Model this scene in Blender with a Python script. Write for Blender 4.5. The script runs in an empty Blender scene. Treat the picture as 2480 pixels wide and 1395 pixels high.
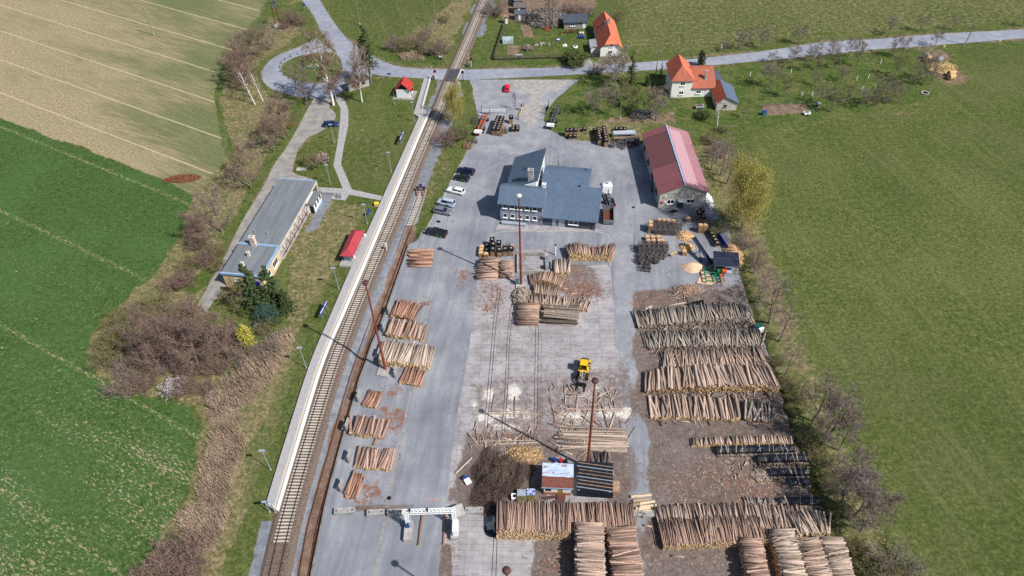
import bpy, bmesh, math, random
import numpy as np
from mathutils import Vector, Matrix

scn = bpy.context.scene
COL = scn.collection
R = math.radians
random.seed(7)

# ------------------------------------------------------------------ camera
CAM_H = 111.0
FPX, PXC, PYC = 1780.0, 1240.0, 697.5           # focal length and centre, in photo pixels (2480 wide)
PITCH, ROLL = R(44.701), R(2.071)
FW = Vector((0, math.cos(PITCH), -math.sin(PITCH)))
RT = Vector((1, 0, 0))
DN = Vector((0, -math.sin(PITCH), -math.cos(PITCH)))
CR, SR = math.cos(ROLL), math.sin(ROLL)
cam_d = bpy.data.cameras.new('camera')
cam_d.sensor_width = 36.0
cam_d.lens = 36.0 * FPX / 2480.0
cam_d.clip_end = 5000
cam_d.clip_start = 1
cam = bpy.data.objects.new('camera', cam_d)
COL.objects.link(cam)
cx_, cy_, cz_ = RT * CR + DN * SR, RT * SR - DN * CR, -FW
cam.matrix_world = Matrix(((cx_.x, cy_.x, cz_.x, 0), (cx_.y, cy_.y, cz_.y, 0), (cx_.z, cy_.z, cz_.z, CAM_H), (0, 0, 0, 1)))
scn.camera = cam

# ------------------------------------------------------------------ light
SUN_EL, SUN_AZ = R(47.5), R(125)                 # azimuth clockwise from +Y
SUN_DIR = Vector((math.sin(SUN_AZ) * math.cos(SUN_EL), math.cos(SUN_AZ) * math.cos(SUN_EL), math.sin(SUN_EL)))
world = bpy.data.worlds.new('World')
scn.world = world
world.use_nodes = True
wn = world.node_tree
sky = wn.nodes.new('ShaderNodeTexSky')
sky.sky_type = 'NISHITA'
sky.sun_disc = False
sky.sun_elevation = SUN_EL
sky.sun_rotation = SUN_AZ
bg = wn.nodes['Background']
bg.inputs['Strength'].default_value = 0.09
wn.links.new(sky.outputs[0], bg.inputs[0])
sun_d = bpy.data.lights.new('sun', 'SUN')
sun_d.energy = 4.6
sun_d.angle = R(0.5)
sun_d.color = (1.0, 0.965, 0.91)
sun = bpy.data.objects.new('sun', sun_d)
sun.rotation_euler = SUN_DIR.to_track_quat('Z', 'Y').to_euler()
sun.location = (0, 0, 200)
COL.objects.link(sun)
scn.view_settings.view_transform = 'Standard'
scn.view_settings.look = 'None'
scn.view_settings.exposure = 0.3
scn.view_settings.gamma = 1.0
scn.view_settings.use_curve_mapping = False
scn.cycles.use_denoising = False
scn.cycles.max_bounces = 5
scn.cycles.diffuse_bounces = 2
scn.cycles.glossy_bounces = 2
scn.cycles.transmission_bounces = 2
scn.cycles.transparent_max_bounces = 4

# ------------------------------------------------------------------ survey helpers
def G(px, py, z=0.0):
 """photo pixel -> point of the horizontal plane at height z"""
 u, v = px - PXC, py - PYC
 w = FW * FPX + RT * (CR * u - SR * v) + DN * (SR * u + CR * v)
 t = (z - CAM_H) / w.z
 return Vector((w.x * t, w.y * t, z))

def row_of(p):
 q = Vector(p) - Vector((0, 0, CAM_H))
 z = q.dot(FW)
 uu, vv = FPX * q.dot(RT) / z, FPX * q.dot(DN) / z
 return PYC - SR * uu + CR * vv

def height(px, py, top):
 """height of something whose foot is at px,py and whose top reaches photo row top"""
 b = G(px, py)
 lo, hi = 0.0, 60.0
 for _ in range(40):
  m = (lo + hi) / 2
  if row_of((b.x, b.y, m)) > top:
   lo = m
  else:
   hi = m
 return lo

def smooth(pts, n=6):
 out = []
 P = [Vector(p) for p in pts]
 for i in range(len(P) - 1):
  a, b, c, d = P[max(i - 1, 0)], P[i], P[i + 1], P[min(i + 2, len(P) - 1)]
  for k in range(n):
   t = k / n
   out.append(0.5 * ((2 * b) + (c - a) * t + (2 * a - 5 * b + 4 * c - d) * t * t + (3 * b - a - 3 * c + d) * t ** 3))
 out.append(P[-1])
 return out

def resample(pts, n):
 P = [Vector(p) for p in pts]
 L = [0.0]
 for a, b in zip(P, P[1:]):
  L.append(L[-1] + (b - a).length)
 out, j = [], 0
 for k in range(n):
  s = L[-1] * k / (n - 1)
  while j < len(L) - 2 and L[j + 1] < s:
   j += 1
  f = (s - L[j]) / max(L[j + 1] - L[j], 1e-9)
  out.append(P[j].lerp(P[j + 1], min(max(f, 0), 1)))
 return out

# ------------------------------------------------------------------ mesh builder
class MB:
 def __init__(s):
  s.v, s.f, s.m, s.sm = [], [], [], []
 def add(s, vs, fs, mi=0, sm=False):
  o = len(s.v)
  s.v.extend([tuple(v) for v in vs])
  for f in fs:
   s.f.append(tuple(i + o for i in f))
   s.m.append(mi)
   s.sm.append(sm)
 def quad(s, a, b, c, d, mi=0):
  s.add((a, b, c, d), ((0, 1, 2, 3),), mi)
 def box(s, x0, y0, z0, x1, y1, z1, mi=0):
  s.add([(x0, y0, z0), (x1, y0, z0), (x1, y1, z0), (x0, y1, z0), (x0, y0, z1), (x1, y0, z1), (x1, y1, z1), (x0, y1, z1)],
              [(3, 2, 1, 0), (4, 5, 6, 7), (0, 1, 5, 4), (1, 2, 6, 5), (2, 3, 7, 6), (3, 0, 4, 7)], mi)
 def cbox(s, c, size, rz=0.0, mi=0, tilt=None):
  """box by centre"""
  M = Matrix.Rotation(rz, 3, 'Z')
  if tilt:
   M = M @ Matrix.Rotation(tilt[0], 3, 'X') @ Matrix.Rotation(tilt[1], 3, 'Y')
  h = [k / 2 for k in size]
  vs = [Vector(c) + M @ Vector((a * h[0], b * h[1], e * h[2])) for e in (-1, 1) for a, b in ((-1, -1), (1, -1), (1, 1), (-1, 1))]
  s.add(vs, [(3, 2, 1, 0), (4, 5, 6, 7), (0, 1, 5, 4), (1, 2, 6, 5), (2, 3, 7, 6), (3, 0, 4, 7)], mi)
 def beam(s, p0, p1, w, h=None, mi=0):
  h = h or w
  p0, p1 = Vector(p0), Vector(p1)
  d = (p1 - p0).normalized()
  up = Vector((0, 0, 1)) if abs(d.z) < .95 else Vector((1, 0, 0))
  a = d.cross(up).normalized() * w / 2
  b = a.cross(d).normalized() * h / 2
  vs = [p + q for p in (p0, p1) for q in (-a - b, a - b, a + b, -a + b)]
  s.add(vs, [(3, 2, 1, 0), (4, 5, 6, 7), (0, 1, 5, 4), (1, 2, 6, 5), (2, 3, 7, 6), (3, 0, 4, 7)], mi)
 def cyl(s, p0, p1, r0, r1=None, n=8, mi=0, cap=None, sm=True, caps=True):
  r1 = r0 if r1 is None else r1
  p0, p1 = Vector(p0), Vector(p1)
  d = (p1 - p0).normalized()
  up = Vector((0, 0, 1)) if abs(d.z) < .95 else Vector((1, 0, 0))
  a = d.cross(up).normalized()
  b = a.cross(d).normalized()
  vs = []
  for p, r in ((p0, r0), (p1, r1)):
   for k in range(n):
    t = 2 * math.pi * k / n
    vs.append(p + (a * math.cos(t) + b * math.sin(t)) * r)
  s.add(vs, [(k, (k + 1) % n, n + (k + 1) % n, n + k) for k in range(n)], mi, sm)
  if caps:
   s.add(vs[:n], [tuple(range(n - 1, -1, -1))], mi if cap is None else cap)
   s.add(vs[n:], [tuple(range(n))], mi if cap is None else cap)
 def lathe(s, c, prof, n=12, mi=0):
  c = Vector(c)
  vs = [c + Vector((r * math.cos(2 * math.pi * k / n), r * math.sin(2 * math.pi * k / n), z)) for r, z in prof for k in range(n)]
  fs = [(j * n + k, j * n + (k + 1) % n, (j + 1) * n + (k + 1) % n, (j + 1) * n + k) for j in range(len(prof) - 1) for k in range(n)]
  fs.append(tuple(range(n - 1, -1, -1)))
  fs.append(tuple((len(prof) - 1) * n + k for k in range(n)))
  s.add(vs, fs, mi, True)
 def prism(s, poly, z0, z1, mi=0, mt=None):
  """upright prism of a plan polygon (counter-clockwise); z0, z1 numbers or functions of x, y"""
  f0 = z0 if callable(z0) else (lambda x, y: z0)
  f1 = z1 if callable(z1) else (lambda x, y: z1)
  n = len(poly)
  lo = [(p[0], p[1], f0(p[0], p[1])) for p in poly]
  hi = [(p[0], p[1], f1(p[0], p[1])) for p in poly]
  s.add(lo + hi, [(k, (k + 1) % n, n + (k + 1) % n, n + k) for k in range(n)] + [tuple(range(n - 1, -1, -1))], mi)
  s.add(hi, [tuple(range(n))], mi if mt is None else mt)
 def loft(s, rings, mi=0, sm=True):
  n = len(rings[0])
  vs = [p for r in rings for p in r]
  fs = [(j * n + k, j * n + (k + 1) % n, (j + 1) * n + (k + 1) % n, (j + 1) * n + k) for j in range(len(rings) - 1) for k in range(n)]
  s.add(vs, fs, mi, sm)
  s.add(rings[0], [tuple(range(n - 1, -1, -1))], mi)
  s.add(rings[-1], [tuple(range(n))], mi)
 def mesh(s, name, mats):
  me = bpy.data.meshes.new(name)
  me.from_pydata(s.v, [], s.f)
  for m in (mats if isinstance(mats, (list, tuple)) else [mats]):
   me.materials.append(m)
  me.polygons.foreach_set('material_index', s.m)
  me.polygons.foreach_set('use_smooth', s.sm)
  me.update()
  return me
 def build(s, name, mats, parent=None, loc=None, rz=0.0):
  o = bpy.data.objects.new(name, s.mesh(name, mats))
  COL.objects.link(o)
  if parent is not None:
   o.parent = parent
  if loc is not None:
   o.location = loc
  o.rotation_euler[2] = rz
  return o

def thing(name, label, cat, loc=(0, 0, 0), rz=0.0, group=None):
 o = bpy.data.objects.new(name, None)
 o.empty_display_size = .5
 COL.objects.link(o)
 o.location = loc
 o.rotation_euler[2] = rz
 return tag(o, label, cat, group)

def tag(o, label=None, cat=None, group=None, kind=None):
 if label: o['label'] = label
 if cat: o['category'] = cat
 if group: o['group'] = group
 if kind: o['kind'] = kind
 return o

def copy_tree(root, loc, rz=0.0, scale=None, label=None, group=None):
 r = root.copy()
 COL.objects.link(r)
 r.location = loc
 r.rotation_euler[2] = rz
 if scale is not None: r.scale = scale
 if label: r['label'] = label
 if group: r['group'] = group
 for ch in list(root.children):
  c = ch.copy()
  COL.objects.link(c)
  c.parent = r
  for gch in ch.children:
   d = gch.copy()
   COL.objects.link(d)
   d.parent = c
 return r

# ------------------------------------------------------------------ materials
def lin(c):
 return c / 12.92 if c <= .04045 else ((c + .055) / 1.055) ** 2.4
def S(r, g, b, k=1.0):
 return (lin(r / 255) * k, lin(g / 255) * k, lin(b / 255) * k, 1.0)

class NT:
 def __init__(s, name):
  s.m = bpy.data.materials.new(name)
  s.m.use_nodes = True
  s.t = s.m.node_tree
  s.bsdf = s.t.nodes['Principled BSDF']
  s._pos = s._obj = None
 def nd(s, typ, ins=None, **props):
  n = s.t.nodes.new(typ)
  for k, v in props.items():
   setattr(n, k, v)
  for k, v in (ins or {}).items():
   s.put(n.inputs[k], v)
  return n
 def put(s, sock, v):
  if isinstance(v, bpy.types.NodeSocket):
   s.t.links.new(v, sock)
  else:
   sock.default_value = v
 @property
 def pos(s):
  if s._pos is None: s._pos = s.nd('ShaderNodeNewGeometry').outputs['Position']
  return s._pos
 @property
 def obj(s):
  if s._obj is None: s._obj = s.nd('ShaderNodeTexCoord').outputs['Object']
  return s._obj
 def mapv(s, vec, scale=(1, 1, 1), rz=0.0, loc=(0, 0, 0)):
  return s.nd('ShaderNodeMapping', {'Vector': vec, 'Scale': scale, 'Rotation': (0, 0, rz), 'Location': loc}).outputs[0]
 def noise(s, scale, detail=4, rough=.55, vec=None, dist=0.0):
  return s.nd('ShaderNodeTexNoise', {'Vector': vec if vec is not None else s.pos, 'Scale': scale, 'Detail': detail, 'Roughness': rough, 'Distortion': dist}).outputs['Fac']
 def ramp(s, fac, *stops):
  n = s.nd('ShaderNodeValToRGB', {'Fac': fac})
  e = n.color_ramp.elements
  while len(e) < len(stops): e.new(.5)
  for k, (p, c) in enumerate(stops):
   e[k].position = p
   e[k].color = c if not isinstance(c, (int, float)) else (c, c, c, 1)
  return n.outputs['Color']
 def mix(s, f, a, b, blend='MIX'):
  n = s.nd('ShaderNodeMix', data_type='RGBA', blend_type=blend)
  s.put(n.inputs[0], f); s.put(n.inputs[6], a); s.put(n.inputs[7], b)
  return n.outputs[2]
 def math(s, op, a, b=0.0, c=None, clamp=False):
  n = s.nd('ShaderNodeMath', operation=op, use_clamp=clamp)
  s.put(n.inputs[0], a); s.put(n.inputs[1], b)
  if c is not None: s.put(n.inputs[2], c)
  return n.outputs[0]
 def sstep(s, v, a, b, lo=0.0, hi=1.0):
  return s.nd('ShaderNodeMapRange', {'Value': v, 'From Min': a, 'From Max': b, 'To Min': lo, 'To Max': hi}, interpolation_type='SMOOTHSTEP').outputs[0]
 def attr(s, name):
  n = s.nd('ShaderNodeAttribute', attribute_name=name)
  sp = s.nd('ShaderNodeSeparateColor', {'Color': n.outputs['Color']})
  return [sp.outputs[0], sp.outputs[1], sp.outputs[2], n.outputs['Alpha']]
 def rand(s):
  a = s.nd('ShaderNodeObjectInfo').outputs['Random']
  b = s.nd('ShaderNodeNewGeometry').outputs['Random Per Island']
  return s.math('FRACT', s.math('ADD', a, b))
 def xyz(s, vec):
  return s.nd('ShaderNodeSeparateXYZ', {'Vector': vec}).outputs
 def done(s, col, rough=.9, metal=0.0, spec=.3, bump=None, bstr=.3, bdist=.1):
  s.put(s.bsdf.inputs['Base Color'], col)
  s.put(s.bsdf.inputs['Roughness'], rough)
  s.put(s.bsdf.inputs['Metallic'], metal)
  s.put(s.bsdf.inputs['Specular IOR Level'], spec)
  if bump is not None:
   b = s.nd('ShaderNodeBump', {'Height': bump, 'Strength': bstr, 'Distance': bdist})
   s.t.links.new(b.outputs[0], s.bsdf.inputs['Normal'])
  return s.m

_mats = {}
def mat(name, c1, c2=None, scale=1.5, rough=.85, metal=0.0, spec=.3, bstr=0.0, rnd=0.0, stretch=None, lo=.35, hi=.65):
 """two-tone noisy surface"""
 if name in _mats: return _mats[name]
 t = NT(name)
 c2 = c2 or tuple(v * .75 for v in c1[:3]) + (1,)
 vec = t.mapv(t.obj, stretch) if stretch else t.obj
 nz = t.noise(scale, 6, .6, vec)
 col = t.ramp(nz, (lo, c1), (hi, c2))
 if rnd:
  r = t.rand()
  k = t.nd('ShaderNodeMapRange', {'Value': r, 'To Min': 1 - rnd, 'To Max': 1 + rnd}).outputs[0]
  col = t.mix(1.0, col, t.nd('ShaderNodeCombineColor', {0: k, 1: k, 2: k}).outputs[0], 'MULTIPLY')
 m = t.done(col, rough, metal, spec, nz if bstr else None, bstr)
 _mats[name] = m
 return m

# ================================================================== GROUND
def wob(x, y, f, seed):
 rs = np.random.RandomState(seed)
 o = np.zeros_like(x)
 for k in range(7):
  a = rs.uniform(0, 6.283)
  w = f * rs.uniform(.6, 1.7)
  o += np.sin(x * math.cos(a) * w + y * math.sin(a) * w + rs.uniform(0, 6.283))
 return o / 2.6

class Field:
 """land-cover weights over a sheet of points, painted from surveyed outlines"""
 def __init__(s, PX, PY, n=8):
  s.px, s.py = PX, PY
  s.w = np.zeros((n, PX.size))
  w = pix_to_ground(PX, PY)
  s.x, s.y = w
  s.j1 = wob(s.x, s.y, 1.1, 1)
  s.j2 = wob(s.x, s.y, .35, 2)
 def cover(s, poly, feather, jit):
  X, Y = s.px, s.py
  P = np.array(poly, float)
  m = feather + jit * 2 + 2
  sel = np.where((X > P[:, 0].min() - m) & (X < P[:, 0].max() + m) & (Y > P[:, 1].min() - m) & (Y < P[:, 1].max() + m))[0]
  x, y = X[sel], Y[sel]
  ins = np.zeros(x.size, bool)
  d = np.full(x.size, 1e9)
  for (ax, ay), (bx, by) in zip(P, np.roll(P, -1, 0)):
   c = ((ay > y) != (by > y))
   with np.errstate(divide='ignore', invalid='ignore'):
    ins ^= c & (x < (bx - ax) * (y - ay) / (by - ay + 1e-12) + ax)
   ex, ey = bx - ax, by - ay
   t = np.clip(((x - ax) * ex + (y - ay) * ey) / (ex * ex + ey * ey + 1e-9), 0, 1)
   d = np.minimum(d, np.hypot(x - ax - t * ex, y - ay - t * ey))
  sd = np.where(ins, d, -d) + (s.j1[sel] * .5 + s.j2[sel]) * jit
  return sel, np.clip(sd / (2 * feather) + .5, 0, 1)
 def paint(s, ch, poly, amt=1.0, feather=5, jit=4):
  sel, a = s.cover(poly, feather, jit)
  s.w[ch, sel] = s.w[ch, sel] * (1 - a) + amt * a
 def clear(s, poly, chs, feather=5, jit=3):
  sel, a = s.cover(poly, feather, jit)
  for c in chs:
   s.w[c, sel] *= (1 - a)
 def line(s, ch, pts, half, amt=1.0, feather=3, jit=1.5):
  L = [Vector(p) for p in pts]
  lf, rg = [], []
  for i, p in enumerate(L):
   d = (L[min(i + 1, len(L) - 1)] - L[max(i - 1, 0)]).normalized()
   n = Vector((-d.y, d.x)) * half
   lf.append(tuple(p + n)); rg.append(tuple(p - n))
  s.paint(ch, lf + rg[::-1], amt, feather, jit)

def pix_to_ground(PX, PY, z=0.0):
 u, v = PX - PXC, PY - PYC
 a, b = CR * u - SR * v, SR * u + CR * v
 wx = RT.x * a
 wy = FW.y * FPX + DN.y * b
 wz = FW.z * FPX + DN.z * b
 t = (z - CAM_H) / wz
 return wx * t, wy * t

def sheet(name, PX, PY, Z, weights, material):
 """quads over a (rows, cols) lattice of surveyed points"""
 r, c = PX.shape
 x, y = pix_to_ground(PX.ravel(), PY.ravel())
 co = np.stack([x, y, Z.ravel() if hasattr(Z, 'ravel') else np.full(x.size, Z)], 1)
 idx = np.arange(r * c).reshape(r, c)
 q = np.stack([idx[1:, :-1], idx[1:, 1:], idx[:-1, 1:], idx[:-1, :-1]], -1).reshape(-1, 4)
 me = bpy.data.meshes.new(name)
 me.vertices.add(len(co))
 me.vertices.foreach_set('co', co.ravel().astype(np.float32))
 me.loops.add(q.size)
 me.loops.foreach_set('vertex_index', q.ravel().astype(np.int32))
 me.polygons.add(len(q))
 me.polygons.foreach_set('loop_start', np.arange(0, q.size, 4, dtype=np.int32))
 me.update(calc_edges=True)
 me.polygons.foreach_set('use_smooth', np.ones(len(q), bool))
 for k, nm in ((0, 'coverA'), (4, 'coverB')):
  at = me.color_attributes.new(nm, 'FLOAT_COLOR', 'POINT')
  at.data.foreach_set('color', weights[k:k + 4].T.ravel().astype(np.float32))
 me.materials.append(material)
 o = bpy.data.objects.new(name, me)
 COL.objects.link(o)
 return o

DITCH = [(1745, 600), (1782, 650), (1800, 700), (1822, 760), (1842, 830), (1862, 890), (1885, 950), (1905, 1010), (1925, 1070), (1950, 1130), (1975, 1190), (2000, 1250), (2030, 1310), (2060, 1370), (2090, 1430), (2120, 1560)]
RAMP = [(990, 590), (933, 754), (900, 832), (886, 875), (869, 920), (862, 948), (828, 1065), (794, 1192), (779, 1260), (752, 1395), (728, 1540)]
CROP = [(-400, 240), (-200, 262), (0, 285), (150, 341), (280, 391), (410, 440), (468, 472), (462, 510), (445, 545), (430, 580), (400, 640), (330, 705), (255, 765), (222, 810), (213, 855), (232, 905), (280, 945), (400, 962), (465, 990), (487, 1040), (480, 1110), (452, 1190), (430, 1250), (380, 1320), (318, 1395), (220, 1560), (-400, 1560)]
STRIPE = [(-400, -200), (660, -200), (648, 0), (632, 50), (575, 120), (540, 165), (521, 240), (545, 330), (562, 372), (520, 430), (470, 474), (410, 440), (280, 391), (150, 341), (0, 285), (-200, 262), (-400, 240)]

def soil_materials():
 t = NT('ground_cover')
 A, B = t.attr('coverA'), t.attr('coverB')
 f1, f2, f3 = t.noise(5.0, 3, .7), t.noise(.7, 5, .62), t.noise(.05, 4, .6)
 fx = t.noise(1.6, 4, .75)
 blend = t.math('MULTIPLY', t.math('SUBTRACT', t.math('ADD', t.math('MULTIPLY', f1, .4), t.math('MULTIPLY', f2, .6)), .5), 1.6)
 def w(s): return t.sstep(t.math('ADD', s, t.math('MULTIPLY', blend, t.sstep(s, 0, .12))), .28, .72)
 # pasture
 gr = t.noise(1.5, 8, .82)
 gm_ = t.math('ADD', t.math('MULTIPLY', gr, .75), t.math('MULTIPLY', f2, .25))
 g = t.ramp(gm_, (.37, S(48, 60, 22, .86)), (.5, S(85, 96, 47, .86)), (.63, S(132, 134, 82, .86)))
 g = t.mix(t.sstep(f3, .36, .7, 0, .55), g, t.ramp(gr, (.36, S(70, 80, 40, .88)), (.64, S(132, 130, 86, .88))))
 g = t.mix(t.sstep(t.noise(.018, 4, .62, t.mapv(t.pos, (1, .6, 1), R(-20))), .42, .6, 0, .3), g, S(60, 76, 34, .88))
 mow = t.noise(1.0, 3, .6, t.mapv(t.mapv(t.pos, (1, 1, 1), R(-14)), (.5, .03, 1)))
 g = t.mix(t.sstep(mow, .52, .72, 0, .3), g, S(122, 124, 80, .88))
 g = t.mix(t.sstep(t.noise(.9, 3, .6, t.mapv(t.pos, (1, 1, 1), 0, (31, 7, 3))), .72, .76, 0, .7), g, S(168, 150, 116, .85))
 # winter crop with bare flecks
 c = t.ramp(gm_, (.36, S(40, 60, 22, .85)), (.5, S(68, 95, 44, .85)), (.64, S(106, 126, 74, .85)))
 c = t.mix(t.sstep(f3, .4, .65, 0, .35), c, S(82, 110, 66, .88))
 vr = t.mapv(t.pos, (1, 1, 1), R(31))
 drill = t.noise(1.0, 3, .7, t.mapv(vr, (.12, 3.0, 1)))
 c = t.mix(t.sstep(drill, .5, .72, 0, .35), c, S(100, 122, 78, .88))
 vr2 = t.mapv(vr, (.6, 1.5, 1))
 fl = t.noise(1.9, 7, .72, vr2, .6)
 band = t.noise(.07, 3, .6, t.mapv(vr, (.25, 1.8, 1)))
 Xc = t.xyz(t.pos)
 near = t.math('MULTIPLY', t.math('SUBTRACT', 100.0, Xc[1]), .0011)
 fl2 = t.math('ADD', t.math('ADD', fl, t.math('MULTIPLY', t.math('SUBTRACT', band, .5), .34)), near)
 c = t.mix(t.sstep(fl2, .605, .65, 0, .9), c, t.ramp(gr, (.35, S(132, 122, 92, .88)), (.65, S(198, 182, 150, .88))))
 pc = t.math('ADD', t.math('MULTIPLY', Xc[0], .5165), t.math('MULTIPLY', Xc[1], .8563))
 phc = t.math('ABSOLUTE', t.math('SUBTRACT', t.math('FRACT', t.math('DIVIDE', pc, 24.0)), .5))
 c = t.mix(t.math('MULTIPLY', t.sstep(phc, .006, .03, .85, 0), t.sstep(fl, .5, .6)), c, S(176, 162, 126, .88))
 # stubbly field with drill rows and tramlines
 rows = t.noise(1.0, 4, .7, t.mapv(vr, (.1, 2.2, 1)))
 big = t.noise(.022, 4, .6, t.mapv(vr, (.5, 1.4, 1)))
 gate = t.math('ADD', t.math('ADD', t.math('MULTIPLY', rows, .5), t.math('MULTIPLY', gr, .75)), t.math('MULTIPLY', big, .75))
 X = Xc
 gate = t.math('ADD', gate, t.math('MULTIPLY', t.math('ADD', X[0], 125.0), .0018))
 gate = t.math('ADD', gate, t.math('MULTIPLY', t.math('SUBTRACT', X[1], 215.0), .0011))
 s_ = t.ramp(gr, (.36, S(112, 102, 74, .88)), (.5, S(158, 143, 112, .88)), (.64, S(200, 184, 152, .88)))
 s_ = t.mix(t.sstep(gate, .96, 1.1, 0, .85), s_, t.ramp(gr, (.36, S(64, 84, 44, .88)), (.64, S(116, 126, 82, .88))))
 perp = t.math('ADD', t.math('MULTIPLY', X[0], .5165), t.math('MULTIPLY', X[1], .8563))
 ph = t.math('ABSOLUTE', t.math('SUBTRACT', t.math('FRACT', t.math('DIVIDE', t.math('SUBTRACT', perp, 89.4), 13.2)), .5))
 s_ = t.mix(t.math('MULTIPLY', t.sstep(ph, .012, .024, .7, 0), t.sstep(f2, .3, .5, .4, 1)), s_, S(202, 184, 152, .88))
 # tall dry grass, lush grass, earth, chippings
 d = t.ramp(gm_, (.38, S(74, 76, 46, .88)), (.5, S(122, 114, 80, .88)), (.62, S(176, 158, 124, .88)))
 d = t.mix(t.sstep(t.noise(.3, 4, .7), .5, .6, 0, .55), d, t.ramp(gr, (.38, S(58, 76, 34, .88)), (.62, S(110, 118, 68, .88))))
 l = t.ramp(gm_, (.38, S(42, 58, 22, .88)), (.5, S(74, 92, 42, .88)), (.62, S(112, 124, 68, .88)))
 l = t.mix(t.sstep(t.noise(.22, 4, .7), .46, .6, 0, .6), l, t.ramp(gr, (.38, S(80, 86, 44, .88)), (.62, S(134, 128, 84, .88))))
 e = t.ramp(t.math('ADD', t.math('MULTIPLY', f1, .5), t.math('MULTIPLY', f2, .5)), (.34, S(92, 74, 60, .85)), (.52, S(134, 112, 94, .85)), (.68, S(172, 150, 130, .85)))
 k = t.ramp(t.math('ADD', t.math('MULTIPLY', t.noise(9, 2, .7), .6), t.math('MULTIPLY', f2, .4)), (.36, S(96, 100, 107, .86)), (.52, S(132, 135, 142, .86)), (.66, S(172, 174, 178, .86)))
 r_ = t.ramp(t.math('ADD', t.math('MULTIPLY', f1, .5), t.math('MULTIPLY', f2, .5)), (.34, S(88, 70, 58, .85)), (.52, S(128, 104, 90, .85)), (.68, S(158, 140, 126, .85)))
 col = t.mix(w(A[0]), g, c)
 col = t.mix(w(A[1]), col, s_)
 col = t.mix(w(A[2]), col, d)
 col = t.mix(w(A[3]), col, l)
 col = t.mix(w(B[0]), col, e)
 col = t.mix(w(B[1]), col, k)
 col = t.mix(w(B[2]), col, r_)
 gm = t.done(col, .95, 0, .1, t.math('ADD', f1, f2), .55, .25)

 # the timber yard: asphalt, with slabs, earth, bark, sawdust and chippings over it
 t = NT('yard_surface')
 A, B = t.attr('coverA'), t.attr('coverB')
 f1, f2, f3, fx = t.noise(6.0, 3, .7), t.noise(.8, 5, .62), t.noise(.09, 4, .6), t.noise(2.0, 5, .75)
 blend = t.math('MULTIPLY', t.math('SUBTRACT', t.math('ADD', t.math('MULTIPLY', fx, .45), t.math('MULTIPLY', f2, .55)), .5), 2.2)
 wear = t.noise(.35, 4, .6, t.mapv(t.mapv(t.pos, (1, 1, 1), R(8)), (2.2, .16, 1)))
 a = t.ramp(t.math('ADD', t.math('MULTIPLY', f3, .6), t.math('MULTIPLY', wear, .4)), (.36, S(118, 121, 129, .88)), (.5, S(140, 142, 149, .88)), (.64, S(164, 165, 169, .88)))
 a = t.mix(t.sstep(f1, .35, .7, 0, .16), a, S(92, 96, 104, .86))
 a = t.mix(t.sstep(t.noise(.5, 6, .7, t.mapv(t.pos, (1, 1, 1), 0, (9, 4, 0))), .6, .7, 0, .35), a, S(178, 178, 180, .86))
 a = t.mix(t.sstep(t.noise(.16, 7, .72, t.mapv(t.pos, (1, 1, 1), 0, (5, 2, 0))), .5, .56, 0, .22), a, S(116, 118, 126, .86))
 cn = t.math('ABSOLUTE', t.math('SUBTRACT', t.noise(.13, 6, .62, t.mapv(t.pos, (1.6, .7, 1), R(8), (3, 8, 0))), .5))
 a = t.mix(t.math('MULTIPLY', t.sstep(cn, .0015, .004, .5, 0), t.sstep(f3, .45, .6)), a, S(82, 84, 92, .86))
 # slabs
 vs = t.mapv(t.pos, (1, 1, 1), R(3.2))
 br = t.nd('ShaderNodeTexBrick', {'Vector': vs, 'Color1': (.75, .75, .75, 1), 'Color2': (1, 1, 1, 1), 'Mortar': (.34, .32, .31, 1), 'Scale': 1.0, 'Mortar Size': .035, 'Mortar Smooth': .3, 'Bias': .1, 'Brick Width': 2.95, 'Row Height': 1.02}, offset=0.0, squash=1.0)
 n2 = t.noise(.25, 5, .6)
 c = t.ramp(t.math('ADD', t.math('MULTIPLY', n2, .6), t.math('MULTIPLY', f2, .4)), (.36, S(150, 146, 148, .86)), (.5, S(170, 166, 168, .86)), (.66, S(190, 186, 186, .86)))
 c = t.mix(t.sstep(n2, .35, .6, .85, .5), c, br.outputs['Color'], 'MULTIPLY')
 c = t.mix(t.sstep(t.noise(.45, 6, .7, t.mapv(t.pos, (1, 2.2, 1), 0, (7, 1, 0))), .56, .62, 0, .5), c, t.ramp(fx, (.35, S(108, 92, 86, .86)), (.65, S(150, 132, 124, .86))))
 c = t.mix(t.sstep(fx, .4, .72, 0, .25), c, S(118, 108, 106, .86))
 e = t.ramp(t.math('ADD', t.math('MULTIPLY', fx, .55), t.math('MULTIPLY', f2, .45)), (.34, S(78, 66, 60, .86)), (.5, S(112, 98, 91, .86)), (.7, S(150, 136, 128, .86)))
 e = t.mix(t.sstep(f3, .45, .62, 0, .6), e, t.ramp(fx, (.3, S(92, 84, 80, .86)), (.7, S(146, 138, 134, .86))))
 b = t.ramp(fx, (.35, S(112, 76, 62, .86)), (.65, S(158, 122, 106, .86)))
 k = t.ramp(t.math('ADD', t.math('MULTIPLY', f1, .5), t.math('MULTIPLY', t.noise(.3, 4, .6), .5)), (.36, S(124, 126, 134, .86)), (.52, S(150, 151, 156, .86)), (.66, S(176, 175, 176, .86)))
 wv = t.ramp(fx, (.35, S(196, 190, 180, .86)), (.65, S(228, 222, 212, .86)))
 lg = t.ramp(f2, (.35, S(158, 148, 136, .86)), (.65, S(186, 178, 166, .86)))
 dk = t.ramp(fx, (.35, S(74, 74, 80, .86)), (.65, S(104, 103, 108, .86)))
 def w2(s, lo=.3, hi=.7): return t.sstep(t.math('ADD', s, t.math('MULTIPLY', blend, t.sstep(s, 0, .12))), lo, hi)
 col = t.mix(t.sstep(A[1], .42, .58), a, c)
 col = t.mix(w2(B[0]), col, k)
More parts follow.
